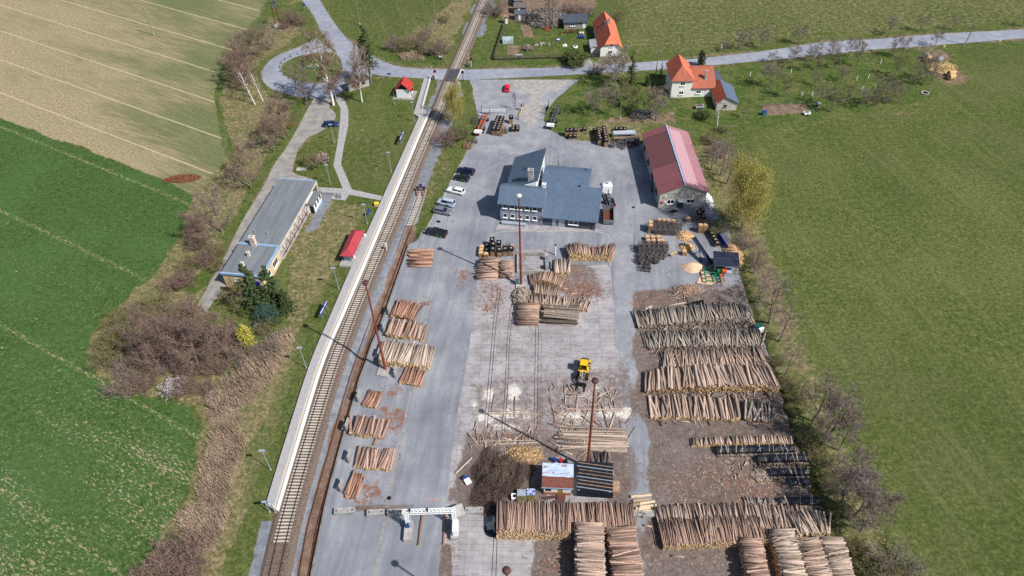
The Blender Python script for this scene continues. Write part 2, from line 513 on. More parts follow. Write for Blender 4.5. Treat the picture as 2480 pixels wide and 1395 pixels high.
 col = t.mix(w2(B[1]), col, lg)
 col = t.mix(w2(B[2], .25, .75), col, dk)
 col = t.mix(w2(A[0]), col, e)
 col = t.mix(w2(A[2], .38, .6), col, b)
 col = t.mix(w2(A[3], .18, .68), col, wv)
 ym = t.done(col, .9, 0, .2, t.math('ADD', fx, f2), .35, .08)
 return gm, ym

ground_mat, yard_mat = soil_materials()

def build_ground():
 xs, ys = np.arange(-200, 2689, 4.5), np.arange(-150, 1576, 4.5)
 PX, PY = np.meshgrid(xs, ys)
 F = Field(PX.ravel(), PY.ravel())
 p = F.paint
 p(0, CROP, 1, 3, 2.5)
 p(1, STRIPE, 1, 3, 2.5)
 # 0 crop 1 stubble 2 dry grass 3 lush 4 earth 5 chippings 6 ballast dirt
 p(2, [(1480, -100), (2700, -100), (2700, 55), (2310, 78), (1990, 100), (1850, 120), (1600, 140), (1520, 130), (1505, 60)], .42, 14, 8)
 p(2, [(780, -60), (1100, -60), (1080, 40), (1040, 70), (930, 120), (850, 90)], .25, 14, 8)
 p(2, [(521, 240), (545, 160), (600, 100), (660, 30), (735, -40), (770, 60), (690, 120), (635, 160), (640, 215), (725, 240), (690, 330), (620, 430), (560, 540), (500, 660), (500, 730), (420, 760), (640, 860), (705, 800), (740, 830), (690, 980), (640, 1120), (590, 1260), (530, 1420), (500, 1576), (200, 1576), (318, 1395), (430, 1250), (480, 1110), (487, 1040), (465, 990), (400, 962), (280, 945), (232, 905), (213, 855), (222, 810), (330, 705), (430, 580), (468, 472), (560, 372), (545, 330)], .78, 8, 6)
 p(2, [(690, 620), (760, 480), (900, 490), (860, 560), (780, 720), (720, 800), (690, 760)], .62, 10, 6)
 p(2, [(780, 330), (870, 300), (960, 330), (930, 440), (860, 450), (800, 400)], .3, 12, 6)
 p(2, [(1010, 100), (1110, -20), (1165, -40), (1120, 60), (1080, 130), (1020, 140)], .8, 6, 4)
 p(2, [(1000, 480), (1040, 360), (1080, 330), (1110, 380), (1090, 440), (1040, 520), (1000, 580), (985, 560)], .45, 6, 4)
 p(2, [(1560, 500), (1700, 330), (1760, 330), (1790, 400), (1870, 600), (1960, 850), (2080, 1150), (2200, 1420), (2100, 1500), (1900, 1000), (1800, 700)], .55, 14, 8)
 p(2, [(1780, 330), (1920, 300), (2060, 270), (2240, 240), (2230, 262), (2060, 292), (1920, 322), (1800, 350)], .35, 8, 5)
 p(3, [(640, 40), (660, 10), (735, 0), (770, 60), (775, 92), (720, 110), (676, 130), (640, 158), (632, 180), (640, 205), (700, 230), (750, 245), (715, 320), (660, 400), (600, 520), (560, 580), (590, 480), (640, 380), (700, 290), (690, 240), (630, 215), (612, 170), (650, 130), (740, 90), (700, 60)], .7, 5, 4)
 p(3, [(575, 120), (600, 60), (645, 0), (660, 0), (650, 60), (590, 130), (540, 170), (530, 240), (560, 340), (590, 380), (560, 420), (530, 330), (518, 240), (535, 165)], .6, 5, 3)
 p(3, [(681, 166), (700, 145), (755, 131), (810, 142), (829, 166), (810, 188), (755, 201), (700, 188)], .5, 4, 2)
 p(3, [(843, 200), (905, 185), (950, 182), (1020, 190), (1000, 275), (1010, 285), (950, 300), (860, 250)], .55, 6, 5)
 p(3, [(895, 128), (1000, 160), (1090, 163), (1060, 130), (960, 120), (900, 100)], .8, 5, 4)
 p(3, [(1130, 163), (1200, 163), (1330, 160), (1440, 152), (1540, 148), (1540, 120), (1440, 100), (1440, 40), (1380, 55), (1215, 58), (1190, 150), (1150, 60), (1110, 140)], .75, 5, 4)
 p(3, [(1540, 145), (1700, 132), (1850, 114), (2000, 96), (2150, 82), (2320, 66), (2500, 50), (2500, 72), (2310, 80), (2132, 95), (1990, 104), (1848, 125), (1607, 148)], .85, 5, 4)
 p(3, [(1434, 182), (1545, 175), (1728, 160), (1848, 149), (2097, 124), (2203, 116), (2310, 108), (2500, 95), (2500, 108), (2320, 120), (2230, 128), (2255, 180), (2270, 225), (2180, 262), (2060, 280), (1900, 300), (1780, 330), (1760, 300), (1650, 300), (1560, 290), (1470, 290), (1330, 330), (1320, 278), (1338, 254), (1378, 214)], .8, 6, 5)
 p(2, [(1330, 300), (1480, 280), (1560, 300), (1560, 345), (1440, 345), (1360, 330)], .6, 6, 4)
 p(4, [(1440, 292), (1640, 262), (1640, 300), (1560, 305), (1460, 305)], .6, 6, 4)
 p(3, [(1780, 640), (1830, 640), (1900, 830), (2010, 1080), (2090, 1290), (2160, 1450), (2100, 1450), (1990, 1180), (1880, 900)], .4, 8, 6)
 p(3, [(590, 1090), (640, 1010), (700, 860), (760, 740), (800, 660), (840, 640), (790, 800), (740, 900), (690, 1060), (650, 1200), (600, 1330)], .5, 8, 6)
 p(3, [(1080, 300), (1140, 200), (1150, 250), (1165, 300), (1148, 345), (1130, 365), (1104, 415), (1050, 520), (1012, 583), (1000, 560), (1040, 480), (1090, 380)], .5, 5, 4)
 p(3, [(440, 700), (500, 650), (530, 660), (500, 690), (460, 730)], .8, 5, 4)
 p(3, [(540, 900), (580, 870), (580, 930), (530, 950)], .8, 5, 4)
 p(4, [(1200, 30), (1240, -40), (1400, -60), (1445, 5), (1430, 38), (1400, 52), (1300, 60), (1215, 55)], .8, 6, 4)
 p(4, [(1258, 52), (1280, 50), (1294, 90), (1270, 93)], .75, 2, 1)
 p(4, [(1230, 110), (1258, 108), (1256, 134), (1228, 134)], .9, 2, 1)
 p(4, [(2235, 128), (2290, 122), (2330, 170), (2345, 190), (2300, 215), (2270, 180)], .75, 10, 8)
 p(4, [(1848, 252), (1952, 250), (1958, 275), (1842, 279)], .85, 3, 1)
 p(4, [(1985, 290), (2130, 272), (2210, 262), (2215, 272), (2100, 290), (1980, 300)], .35, 6, 5)
 p(4, [(1700, 330), (1745, 330), (1800, 480), (1860, 640), (1960, 900), (1925, 900), (1820, 640), (1760, 470)], .5, 10, 7)
 p(4, [(960, 118), (1030, 130), (1035, 148), (965, 142)], .4, 5, 4)
 for pts in ([(733, 0), (752, 26), (768, 55), (776, 88), (726, 112), (676, 132), (646, 152), (633, 178), (640, 202), (662, 219), (696, 231), (752, 240)], [(776, 0), (802, 43), (832, 83), (852, 102), (894, 129), (927, 146), (964, 158), (1002, 164), (1085, 166)], [(902, 188), (952, 185), (1027, 190)], [(1120, 166), (1200, 165), (1326, 162), (1439, 156), (1607, 145), (1848, 122), (1990, 101), (2132, 92), (2310, 78), (2480, 69)], [(1434, 180), (1542, 174), (1640, 167), (1728, 160), (1848, 149), (1955, 139), (2097, 124), (2310, 108), (2480, 95)], [(763, 242), (713, 326), (663, 402), (585, 540), (530, 648), (475, 750)], [(798, 290), (752, 330), (721, 366), (704, 420)], [(680, 166), (700, 146), (755, 131), (810, 142), (830, 166), (810, 189), (755, 202), (700, 189), (680, 167)], [(1140, 200), (1150, 250), (1166, 300), (1150, 342), (1131, 367), (1104, 417), (1050, 522), (1012, 583)]):
  F.line(4, pts, 2.6, .62, 2.2, 1.6)
 for pts in ([(582, 122), (548, 168), (530, 240), (552, 330), (566, 372)], [(574, 118), (538, 166), (520, 242), (543, 334)], [(600, 300), (590, 250), (600, 200)]):
  F.line(3, pts, 2.0, .8, 2, 1)
 for k in range(5):
  F.line(2, [(1990 + k * 46, 640 + k * 30), (2080 + k * 60, 960 + k * 20), (2200 + k * 80, 1400)], 1.6, .3, 2, 2)
 # tractor trail bits in the right-hand pasture
 for pts in ([(1895, 880), (1975, 800), (1990, 830)], [(1930, 620), (1990, 720), (2070, 950), (2170, 1180)], [(1966, 770), (1992, 825)]):
  F.line(2, pts, 2.0, .42, 3, 3)
 # railway corridor
 TR = [(640, 1500), (662, 1395), (692.5, 1260), (740, 1090), (793.2, 920), (837.1, 800), (900, 642), (961.9, 500), (1003, 400), (1063.3, 260), (1087.9, 197), (1135.3, 90), (1172, 0), (1235, -150)]
 def off(k0, k1, y0=-200, y1=1600):
  L = [(x + k0 * (1050 + y) / 2300, y) for x, y in TR if y0 <= y <= y1] + [(x + k1 * (1050 + y) / 2300, y) for x, y in TR[::-1] if y0 <= y <= y1]
  return L
 p(5, off(-40, 62, -200, 150), .85, 5, 5)
 p(5, off(-52, 70, 190, 270), .9, 4, 4)
 p(5, off(-20, 78, 260, 1600), 1.0, 4, 2)
 p(5, off(-60, 0, 1250, 1600), 1.0, 4, 3)
 p(5, [(990, 470), (1034, 452), (1030, 470), (1010, 545), (985, 545)], .9, 3, 2)
 p(6, [(985, 545), (1012, 545), (1008, 585), (945, 770), (905, 850), (855, 990), (800, 1190), (745, 1500), (700, 1500), (740, 1250), (800, 1040), (870, 850), (940, 660)], .85, 4, 3)
 p(2, [(975, 560), (985, 560), (930, 690), (880, 820), (830, 960), (770, 1170), (715, 1400), (700, 1400), (755, 1160), (815, 960), (870, 810), (920, 690)], .6, 4, 4)
 p(5, [(772, 466), (803, 469), (800, 490), (770, 557), (742, 558), (758, 520)], .9, 4, 3)
 p(4, [(540, 690), (560, 680), (620, 720), (560, 740), (500, 720)], .6, 5, 4)
 # levels: siding strip below the loading ramp, ditch beside the log rows
 Z = np.zeros(F.px.size)
 sid = [(1010, 560), (1002, 590), (945, 760), (912, 838), (898, 880), (880, 925), (873, 952), (838, 1070), (804, 1196), (789, 1264), (762, 1398), (738, 1560), (670, 1560), (700, 1398), (728, 1264), (745, 1196), (785, 1070), (826, 952), (840, 900), (866, 832), (900, 754), (968, 590), (985, 560)]
 sel, a = F.cover(sid, 6, 0)
 Z[sel] = -.75 * a
 L = [Vector(q) for q in DITCH]
 lf = [tuple(q + Vector((-9 - i * .4, 0))) for i, q in enumerate(L)] + [tuple(q + Vector((9 + i * .4, 0))) for i, q in enumerate(L)][::-1]
 sel, a = F.cover(lf, 7, 2)
 Z[sel] -= .9 * a
 o = sheet('ground', PX, PY, Z.reshape(PX.shape), F.w, ground_mat)
 tag(o, kind='structure')
 # beyond the survey: the same pasture on to the horizon
 mb = MB()
 mb.quad((-3000, -3000, -1.2), (3000, -3000, -1.2), (3000, 3000, -1.2), (-3000, 3000, -1.2))
 tag(mb.build('terrain', ground_mat), kind='structure')

build_ground()

YL = [(193, 1140), (205, 1140), (250, 1150), (300, 1165), (340, 1150), (365, 1131), (415, 1104), (520, 1050), (583, 1012), (592, 989), (754, 933), (832, 900), (875, 886), (920, 869), (948, 862), (1065, 828), (1192, 794), (1260, 779), (1395, 752), (1540, 728)]
YR = [(193, 1408), (213, 1376), (253, 1336), (276, 1318), (310, 1326), (335, 1372), (346, 1440), (350, 1560), (362, 1600), (380, 1690), (490, 1716), (560, 1768), (620, 1778), (660, 1790), (700, 1803), (760, 1822), (850, 1856), (930, 1882), (1000, 1900), (1100, 1935), (1200, 1970), (1300, 2015), (1395, 2060), (1540, 2130)]

def build_yard():
 ys = np.concatenate([np.arange(193, 1540, 3.2), [1540]])
 n = 380
 l = np.interp(ys, *zip(*YL)); r = np.interp(ys, *zip(*YR))
 rs = np.random.RandomState(3)
 def rag(k): return np.convolve(rs.normal(0, 1, len(ys) + 8), np.ones(5) / 5, 'same')[4:-4] * k
 r = r + rag(4.0)
 l = l + rag(3.0) * (ys < 585)
 tt = np.linspace(0, 1, n)
 PX = l[:, None] * (1 - tt) + r[:, None] * tt
 PY = np.repeat(ys[:, None], n, 1)
 F = Field(PX.ravel(), PY.ravel())
 p = F.paint
 # 0 earth 1 slabs 2 bark 3 sawdust 4 chippings 5 pale earth 6 dark
 p(4, [(1100, 180), (1500, 180), (1318, 276), (1335, 335), (1290, 380), (1130, 372), (1080, 420)], .85, 12, 6)
 p(5, [(1210, 190), (1420, 180), (1330, 240), (1300, 300), (1275, 330), (1262, 300), (1270, 240)], .55, 12, 8)
 p(4, [(1330, 335), (1560, 345), (1570, 420), (1540, 480), (1400, 400), (1330, 380)], .6, 14, 8)
 p(4, [(1482, 560), (1534, 560), (1540, 700), (1548, 860), (1555, 1000), (1512, 1000), (1492, 800)], .7, 5, 4)
 p(1, [(1182, 640), (1250, 690), (1280, 660), (1470, 640), (1478, 650), (1512, 1010), (1545, 1420), (1060, 1420), (1085, 1180), (1105, 1020), (1120, 935), (1137, 840), (1157, 674), (1168, 640)], 1, 1.5, 0)
 p(1, [(1255, 608), (1330, 600), (1322, 652), (1252, 662)], 1, 1.5, 0)
 p(1, [(1208, 542), (1262, 546), (1316, 546), (1440, 552), (1470, 562), (1310, 560), (1200, 556)], 1, 1.5, 0)
 # earth spread over the slabs
 p(0, [(1150, 660), (1240, 690), (1200, 760), (1170, 800), (1150, 760)], .42, 12, 10)
 p(2, [(1155, 668), (1225, 690), (1215, 740), (1180, 770), (1160, 740)], .42, 12, 10)
 p(0, [(1380, 620), (1440, 640), (1450, 670), (1460, 720), (1380, 735), (1340, 690)], .6, 12, 8)
 p(2, [(1360, 680), (1440, 683), (1455, 715), (1440, 730), (1370, 715)], .45, 10, 8)
 p(0, [(1130, 920), (1300, 900), (1515, 880), (1530, 1010), (1530, 1240), (1500, 1225), (1330, 1100), (1140, 1100)], .5, 16, 10)
 p(0, [(1130, 1050), (1340, 1060), (1345, 1120), (1320, 1240), (1200, 1260), (1110, 1230), (1095, 1170)], .85, 10, 8)
 p(0, [(1400, 1100), (1530, 1080), (1545, 1260), (1480, 1240)], .85, 10, 6)
 p(0, [(1308, 790), (1318, 790), (1312, 1060), (1302, 1060)], .6, 3, 3)
 p(0, [(1482, 860), (1520, 860), (1560, 1260), (1560, 1420), (1540, 1420), (1520, 1100)], .55, 8, 8)
 p(0, [(1535, 706), (1640, 690), (1700, 702), (1800, 690), (1890, 900), (1990, 1180), (2090, 1420), (1560, 1420), (1560, 1250), (1570, 1150), (1545, 1000), (1540, 860)], .93, 8, 8)
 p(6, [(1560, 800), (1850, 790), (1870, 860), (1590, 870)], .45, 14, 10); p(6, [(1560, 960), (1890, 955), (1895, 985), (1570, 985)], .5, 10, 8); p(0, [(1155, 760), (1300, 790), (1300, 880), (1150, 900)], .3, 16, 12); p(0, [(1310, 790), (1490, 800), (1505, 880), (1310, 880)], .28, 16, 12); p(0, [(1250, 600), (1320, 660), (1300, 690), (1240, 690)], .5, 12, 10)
 p(0, [(1120, 760), (1160, 680), (1180, 690), (1140, 830)], .25, 10, 8); p(4, [(1110, 370), (1230, 380), (1200, 480), (1090, 470)], .35, 16, 12); p(4, [(1330, 360), (1560, 430), (1560, 500), (1470, 470)], .3, 16, 12)
 p(5, [(1610, 1040), (1700, 1090), (1800, 1110), (1900, 1200), (1780, 1215), (1650, 1140)], .5, 20, 14)
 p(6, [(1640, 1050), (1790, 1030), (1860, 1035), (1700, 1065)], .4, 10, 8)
 p(4, [(1780, 1028), (1890, 1010), (1900, 1050), (1830, 1060)], .6, 10, 8)
 p(0, [(1290, 1310), (1395, 1310), (1395, 1420), (1290, 1420)], .9, 7, 6)
 p(0, [(1068, 1310), (1096, 1320), (1090, 1420), (1060, 1420)], .9, 5, 4)
 p(0, [(1085, 1180), (1130, 1180), (1130, 1215), (1085, 1215)], .75, 6, 5)
 p(0, [(860, 1225), (1000, 1222), (1000, 1232), (862, 1238)], .6, 4, 4)
 for x, y, rx, ry, a in ((1183, 958, 16, 22, .75), (1245, 950, 16, 20, .85), (1180, 1008, 28, 22, .7), (1235, 1000, 34, 18, .65), (1275, 1010, 18, 14, .45), (1395, 1006, 40, 12, .6), (1470, 1003, 36, 12, .5), (1515, 1005, 12, 14, .85), (1150, 980, 12, 16, .6), (1450, 940, 20, 14, .35), (1210, 1035, 50, 14, .45), (1420, 960, 30, 14, .35)):
  p(3, [(x + rx * math.cos(q), y + ry * math.sin(q)) for q in np.linspace(0, 6.28, 9)[:-1]], a, 10, 3)
 # bark trails on the asphalt
 for x, y, rx, ry in ((1030, 735, 14, 10), (1012, 750, 6, 22), (1036, 860, 4, 26), (1125, 670, 22, 16), (1120, 690, 14, 20), (955, 950, 26, 16), (960, 1020, 22, 30), (968, 1110, 10, 30), (890, 1190, 8, 22), (915, 1185, 4, 16), (930, 1000, 12, 16), (1010, 770, 8, 8), (1530, 735, 14, 9), (1095, 680, 16, 6), (880, 1215, 30, 4), (1068, 700, 5, 3)):
  p(2, [(x + rx * math.cos(q), y + ry * math.sin(q)) for q in np.linspace(0, 6.28, 9)[:-1]], .52, 7, 6)
 p(5, [(1548, 615), (1620, 520), (1700, 520), (1740, 620), (1700, 700), (1560, 700)], .22, 14, 8)
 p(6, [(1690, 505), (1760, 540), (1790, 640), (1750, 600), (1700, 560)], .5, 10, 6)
 # tyre marks: dark arcs on the asphalt
 def arc(cx, cy, rx, ry, a0, a1, w=1.1, amt=.5):
  F.line(6, [(cx + rx * math.cos(a), cy + ry * math.sin(a)) for a in np.linspace(a0, a1, 14)], w, amt, 1.5, 0)
 arc(1155, 650, 78, 58, 2.6, 4.6); arc(1155, 655, 58, 44, 2.6, 4.6); arc(1010, 830, 120, 130, -.6, .9, 1.6, .42); arc(1000, 840, 110, 130, -.5, .9, 1.6, .4)
 arc(1385, 350, 90, 60, 2.2, 3.3); arc(1400, 350, 90, 70, 2.2, 3.3); arc(1500, 420, 70, 60, -.9, .5); arc(1490, 430, 70, 60, -.9, .5); arc(1250, 640, 200, 60, .9, 2.0, 1.2, .4)
 F.line(6, [(1330, 352), (1352, 372), (1352, 410)], 1.6, .6, 1.5, 1)
 F.line(6, [(1537, 560), (1534, 640), (1535, 700)], 1.2, .6, 1.5, 1)
 F.line(5, [(1108, 412), (1225, 413)], .9, .6, 1.5, 0)
 o = sheet('yard', PX, PY, .03, F.w, yard_mat)
 tag(o, kind='structure')
 # retaining wall of the loading ramp along the siding
 mb = MB()
 L = smooth(RAMP, 4)
 for a, b in zip(L, L[1:]):
  A, B = G(a.x, a.y), G(b.x, b.y)
  d = Vector((0.28, .06, 0))
  mb.add([A + Vector((-.05, 0, -1.6)), B + Vector((-.05, 0, -1.6)), B + Vector((-.05, 0, .05)), A + Vector((-.05, 0, .05)), B + d + Vector((0, 0, .05)), A + d + Vector((0, 0, .05))], [(0, 1, 2, 3), (3, 2, 4, 5)])
 w = mb.build('ramp_wall', mat('ramp_concrete', S(150, 142, 134, .85), S(112, 106, 102, .85), .8))
 tag(w, 'low concrete edge wall of the loading ramp beside the rusty siding', 'wall')

build_yard()

# ================================================================== ROADS, PATHS, PLATFORM
def road_material():
 t = NT('road_asphalt')
 f1, f2, f3 = t.noise(5, 3, .7), t.noise(.5, 5, .6), t.noise(.06, 3, .6)
 c = t.ramp(t.math('ADD', t.math('MULTIPLY', f3, .5), t.math('MULTIPLY', f2, .5)), (.36, S(130, 135, 148, .86)), (.5, S(148, 152, 163, .86)), (.64, S(166, 168, 175, .86)))
 c = t.mix(t.sstep(f1, .4, .72, 0, .22), c, S(98, 102, 114, .85))
 return t.done(c, .85, 0, .25, f1, .2, .03)
M_ROAD = road_material()
M_PATH = mat('pale_paving', S(176, 172, 170, .88), S(152, 149, 148, .88), 1.2)
M_LANE = mat('worn_lane', S(134, 130, 128, .85), S(166, 160, 152, .85), .45)

def ribbon(name, ea, eb, z, m, n=60, sm=6):
 A, B = resample(smooth(ea, sm), n), resample(smooth(eb, sm), n)
 mb = MB()
 vs = []
 for a, b in zip(A, B):
  for k in range(5):
   q = a.lerp(b, k / 4)
   vs.append(G(q.x, q.y) + Vector((0, 0, z)))
 mb.add(vs, [(i * 5 + k, i * 5 + k + 1, i * 5 + k + 6, i * 5 + k + 5) for i in range(n - 1) for k in range(4)])
 o = mb.build(name, m)
 return tag(o, kind='structure')

def flat(name, pts, z, m, sm=0, kind='structure'):
 P = smooth(list(pts) + [pts[0]], sm)[:-1] if sm else [Vector(p) for p in pts]
 vs = [G(p.x, p.y) + Vector((0, 0, z)) for p in P]
 bm = bmesh.new()
 f = bm.faces.new([bm.verts.new(v) for v in vs])
 f.normal_update()
 if f.normal.z < 0: f.normal_flip()
 bmesh.ops.triangulate(bm, faces=bm.faces[:])
 me = bpy.data.meshes.new(name)
 bm.to_mesh(me); bm.free()
 me.materials.append(m)
 o = bpy.data.objects.new(name, me)
 COL.objects.link(o)
 return tag(o, kind=kind)

ribbon('road', [(690, -90), (712, -40), (732, 0), (751, 25), (766, 50), (782, 85), (812, 122), (850, 150), (900, 178), (951, 186), (1027, 190), (1087, 195)],
       [(735, -90), (756, -40), (775, 0), (801, 43), (831, 83), (851, 103), (894, 130.5), (926.6, 148), (964, 160.6), (1002, 165.6), (1050, 167), (1102, 168)], .034, M_ROAD, 80)
ribbon('road', [(1100, 193), (1145, 193), (1250, 188.5), (1351, 183), (1434, 178), (1542, 172), (1640, 165), (1728, 158), (1848, 147), (1955, 137), (2097, 122), (2203, 114), (2310, 106.5), (2480, 93), (2680, 80)],
       [(1108, 168), (1145, 168), (1200, 167), (1326, 164), (1439, 158), (1539, 152), (1607, 147), (1667, 144), (1848, 124), (1990, 103), (2132, 94), (2250, 84), (2310, 80), (2480, 71), (2680, 57)], .034, M_ROAD, 110)
# turning loop of the bus stop, with its apron
LO = [(766, 92), (726, 113), (676, 133), (648, 152), (634, 178), (640, 201), (662, 217), (696, 228), (740, 236), (790, 240), (815, 230), (838, 212)]
LI = [(812, 128), (780, 129), (740, 132), (708, 142), (686, 155), (680, 167), (686, 180), (704, 191), (735, 199), (770, 202), (800, 196), (822, 180)]
ribbon('road', LO, LI, .038, M_ROAD, 70)
flat('pavement', [(812, 126), (840, 132), (872, 160), (902, 180), (900, 188), (868, 190), (845, 205), (838, 216), (812, 232), (798, 215), (806, 196), (824, 182), (831, 166), (826, 148)], .042, M_ROAD)
ribbon('lane', [(762, 238), (752, 252), (713, 324), (690, 362), (663, 400), (640, 448), (585, 538), (555, 601), (530, 646), (500, 700), (470, 755)],
       [(805, 240), (797, 252), (800, 290), (752, 328), (736, 345), (721, 365), (704, 420), (668, 470), (630, 540), (560, 670), (492, 765)], .03, M_LANE, 70)
flat('lane', [(800, 262), (814, 278), (806, 296), (790, 310), (752, 330), (770, 290)], .034, M_LANE, 2)
flat('lane', [(706, 415), (722, 424), (757, 434), (748, 442), (680, 440), (690, 425)], .034, M_LANE, 2)
PA = [(808.7, 232), (825, 263.5), (823.7, 296), (817, 350), (807.5, 400), (830, 457)]
PB = [(833.7, 240), (843.8, 266), (843.8, 304), (833.7, 350), (826, 398), (852.6, 459)]
def straight(name, A, B, z, m):
 mb = MB()
 for i in range(len(A) - 1):
  mb.quad(*[G(*q) + Vector((0, 0, z)) for q in (A[i + 1], B[i + 1], B[i], A[i])])
 return tag(mb.build(name, m), kind='structure')
straight('path', PA, PB, .05, M_PATH)
straight('path', [(772, 453.6), (830, 457), (852.6, 459), (928, 476)], [(775, 466), (809, 468), (846, 472), (924, 486)], .054, M_PATH)
straight('path', [(809, 468), (801, 482)], [(846, 472), (836, 486)], .05, M_PATH)
flat('driveway', [(1412, 160), (1438, 158), (1430, 143), (1412, 144)], .03, M_LANE)

# ================================================================== RAILWAY
M_RAIL = mat('rail_steel', S(92, 78, 74, .8), S(60, 50, 50, .8), 2, .5, .4)
M_RUST = mat('rusty_steel', S(128, 76, 56, .85), S(88, 52, 42, .85), 2.2, .8, .1)
M_SLEEP = mat('concrete_sleeper', S(206, 198, 184, .88), S(176, 166, 152, .88), 1.5, rnd=.12)
M_WOODS = mat('old_wooden_sleeper', S(120, 104, 96, .85), S(86, 72, 66, .85), 1.5, rnd=.2)
M_BALL = mat('ballast', S(132, 114, 100, .85), S(88, 76, 70, .85), 5, lo=.4, hi=.6)
M_BALLG = mat('grey_ballast', S(146, 148, 152, .85), S(98, 100, 106, .85), 5, lo=.4, hi=.6)
M_CONC = mat('concrete', S(186, 182, 176, .87), S(152, 148, 144, .87), .8)
M_CONCD = mat('weathered_concrete', S(170, 166, 156, .86), S(116, 114, 106, .86), 1.1)
M_WHITE = mat('white_paint', S(242, 242, 240, .93), S(232, 232, 230, .93), .6, .7)
M_YEL = mat('yellow_line', S(228, 206, 140, .9), S(206, 186, 130, .9), 2)
M_RUBBER = mat('crossing_panel', S(86, 88, 96, .8), S(64, 66, 72, .8), 2)
M_BLACK = mat('black_paint', S(34, 35, 38, .9), S(24, 25, 28, .9), 2, .5)
M_GREY = mat('grey_metal', S(128, 134, 142, .9), S(98, 104, 112, .9), 2, .45, .5)
M_GALV = mat('galvanised_steel', S(186, 194, 204, .9), S(156, 164, 176, .9), 2, .5, .3)
M_RED = mat('red_paint', S(188, 40, 44, .9), S(160, 34, 38, .9), 1, .5)
M_BLUE = mat('blue_paint', S(34, 66, 158, .9), S(28, 52, 132, .9), 1, .5)
M_ORANGE = mat('orange_paint', S(226, 96, 40, .9), S(200, 80, 36, .9), 2, .6)
M_GLASS = mat('window_glass', S(48, 52, 62, .7), S(28, 32, 40, .7), .4, .12, 0, .35)
M_LAMP = mat('lamp_glass', S(214, 216, 214, .9), S(190, 192, 192, .9), 1, .2)

TRC = [(622, 1560), (662, 1395), (692.5, 1260), (740, 1092), (793.2, 920), (837.1, 800), (900, 643), (961.9, 500), (1003, 400), (1063.3, 260), (1087.9, 197.3), (1135.3, 90), (1172, 0), (1232, -140)]
SDC = [(700, 1560), (734.4, 1395), (749.3, 1308), (759.5, 1260), (806, 1092), (854.5, 920), (896, 800), (978.5, 580), (993, 541), (1009.6, 500), (1020.5, 466), (1022.5, 460)]

def line3(px, z):
 L = smooth(px, 8)
 return [G(p.x, p.y, z) if not callable(z) else G(p.x, p.y, z(p.y)) for p in L]

def track(pts, name, label, sleepers, ball, seed):
 """rails on sleepers along a curve of points at rail height"""
 L = [0.0]
 for a, b in zip(pts, pts[1:]): L.append(L[-1] + (b - a).length)
 n = int(L[-1] / 2.0)
 P = resample(pts, n)
 root = thing(name, label, 'railway track', P[0])
 o = P[0]
 D = [(P[min(i + 1, n - 1)] - P[max(i - 1, 0)]).normalized() for i in range(n)]
 N = [Vector((d.y, -d.x, 0)).normalized() for d in D]
 if ball:
  mb = MB()
  prof = [(-2.6, -.5), (-1.75, -.14), (1.75, -.14), (2.6, -.5)]
  vs = [P[i] + N[i] * a + Vector((0, 0, z)) - o for i in range(n) for a, z in prof]
  mb.add(vs, [(i * 4 + k, i * 4 + k + 1, i * 4 + k + 5, i * 4 + k + 4) for i in range(n - 1) for k in range(3)])
  mb.build('ballast_bed', ball, root)
 for s in (-1, 1):
  mb = MB()
  prof = [(-.075, -.14), (-.04, 0.02), (.04, 0.02), (.075, -.14)]
  vs = [P[i] + N[i] * (a + s * .755) + Vector((0, 0, z)) - o for i in range(n) for a, z in prof]
  mb.add(vs, [(i * 4 + k, i * 4 + k + 1, i * 4 + k + 5, i * 4 + k + 4) for i in range(n - 1) for k in range(3)])
  mb.build('rail', M_RAIL if ball is M_BALL else M_RUST, root)
 if sleepers:
  s0, s1, wood = sleepers
  cnt, rest, me, mw = 0, MB(), None, None
  def one(mb, c, ang, m=0):
   mb.cbox(c, (2.45, .27, .16), ang, m)
  Q = resample(pts, int(L[-1] / .605))
  for i, q in enumerate(Q):
   r = row_of(q)
   if r < s0 or r > s1: continue
   d = (Q[min(i + 1, len(Q) - 1)] - Q[max(i - 1, 0)]).normalized()
   ang = math.atan2(-d.x, d.y)
   w = r > wood
   if cnt < 100 and r < 1420:
    if (mw if w else me) is None:
     mb = MB(); one(mb, (0, 0, 0), 0)
     k = mb.mesh('sleeper', M_WOODS if w else M_SLEEP)
     if w: mw = k
     else: me = k
    ob = bpy.data.objects.new('sleeper', mw if w else me)
    COL.objects.link(ob)
    ob.parent = root
    ob.location = q - o + Vector((0, 0, -.17))
    ob.rotation_euler[2] = ang
    cnt += 1
   else:
    one(rest, q - o + Vector((0, 0, -.17)), ang, 1 if w else 0)
  if rest.v:
   tag(rest.build('sleepers', [M_SLEEP, M_WOODS], root), kind='stuff')
 return root

track(line3(TRC, .40), 'railway_track', 'main railway line on pale concrete sleepers running past the long platform', (-140, 1440, 1313), M_BALL, 1)
def sz(y): return .14 if y < 540 else (-.5 if y > 660 else .14 - .64 * (y - 540) / 120)
track(line3(SDC, sz), 'railway_track', 'rusty siding that ends at a buffer stop and runs below the loading ramp', (455, 545, 9999), None, 2)

# level crossing deck
mb = MB()
q = [G(1078.5, 195.5, .46), G(1101.5, 197, .46), G(1114.5, 168, .46), G(1090.5, 167, .46)]
mb.prism([(v.x, v.y) for v in q], .02, .47)
dk = mb.build('crossing_deck', M_RUBBER)
tag(dk, 'dark rubber panel deck where the road crosses the rails', 'crossing deck')
for a, b in (((1076.5, 195.5), (1089, 167)), ((1104, 197), (1117, 168))):
 mb = MB()
 mb.beam(G(a[0], a[1], .1), G(b[0], b[1], .1), .35, .2)
 k = mb.build('edge_beam', M_WHITE, dk)

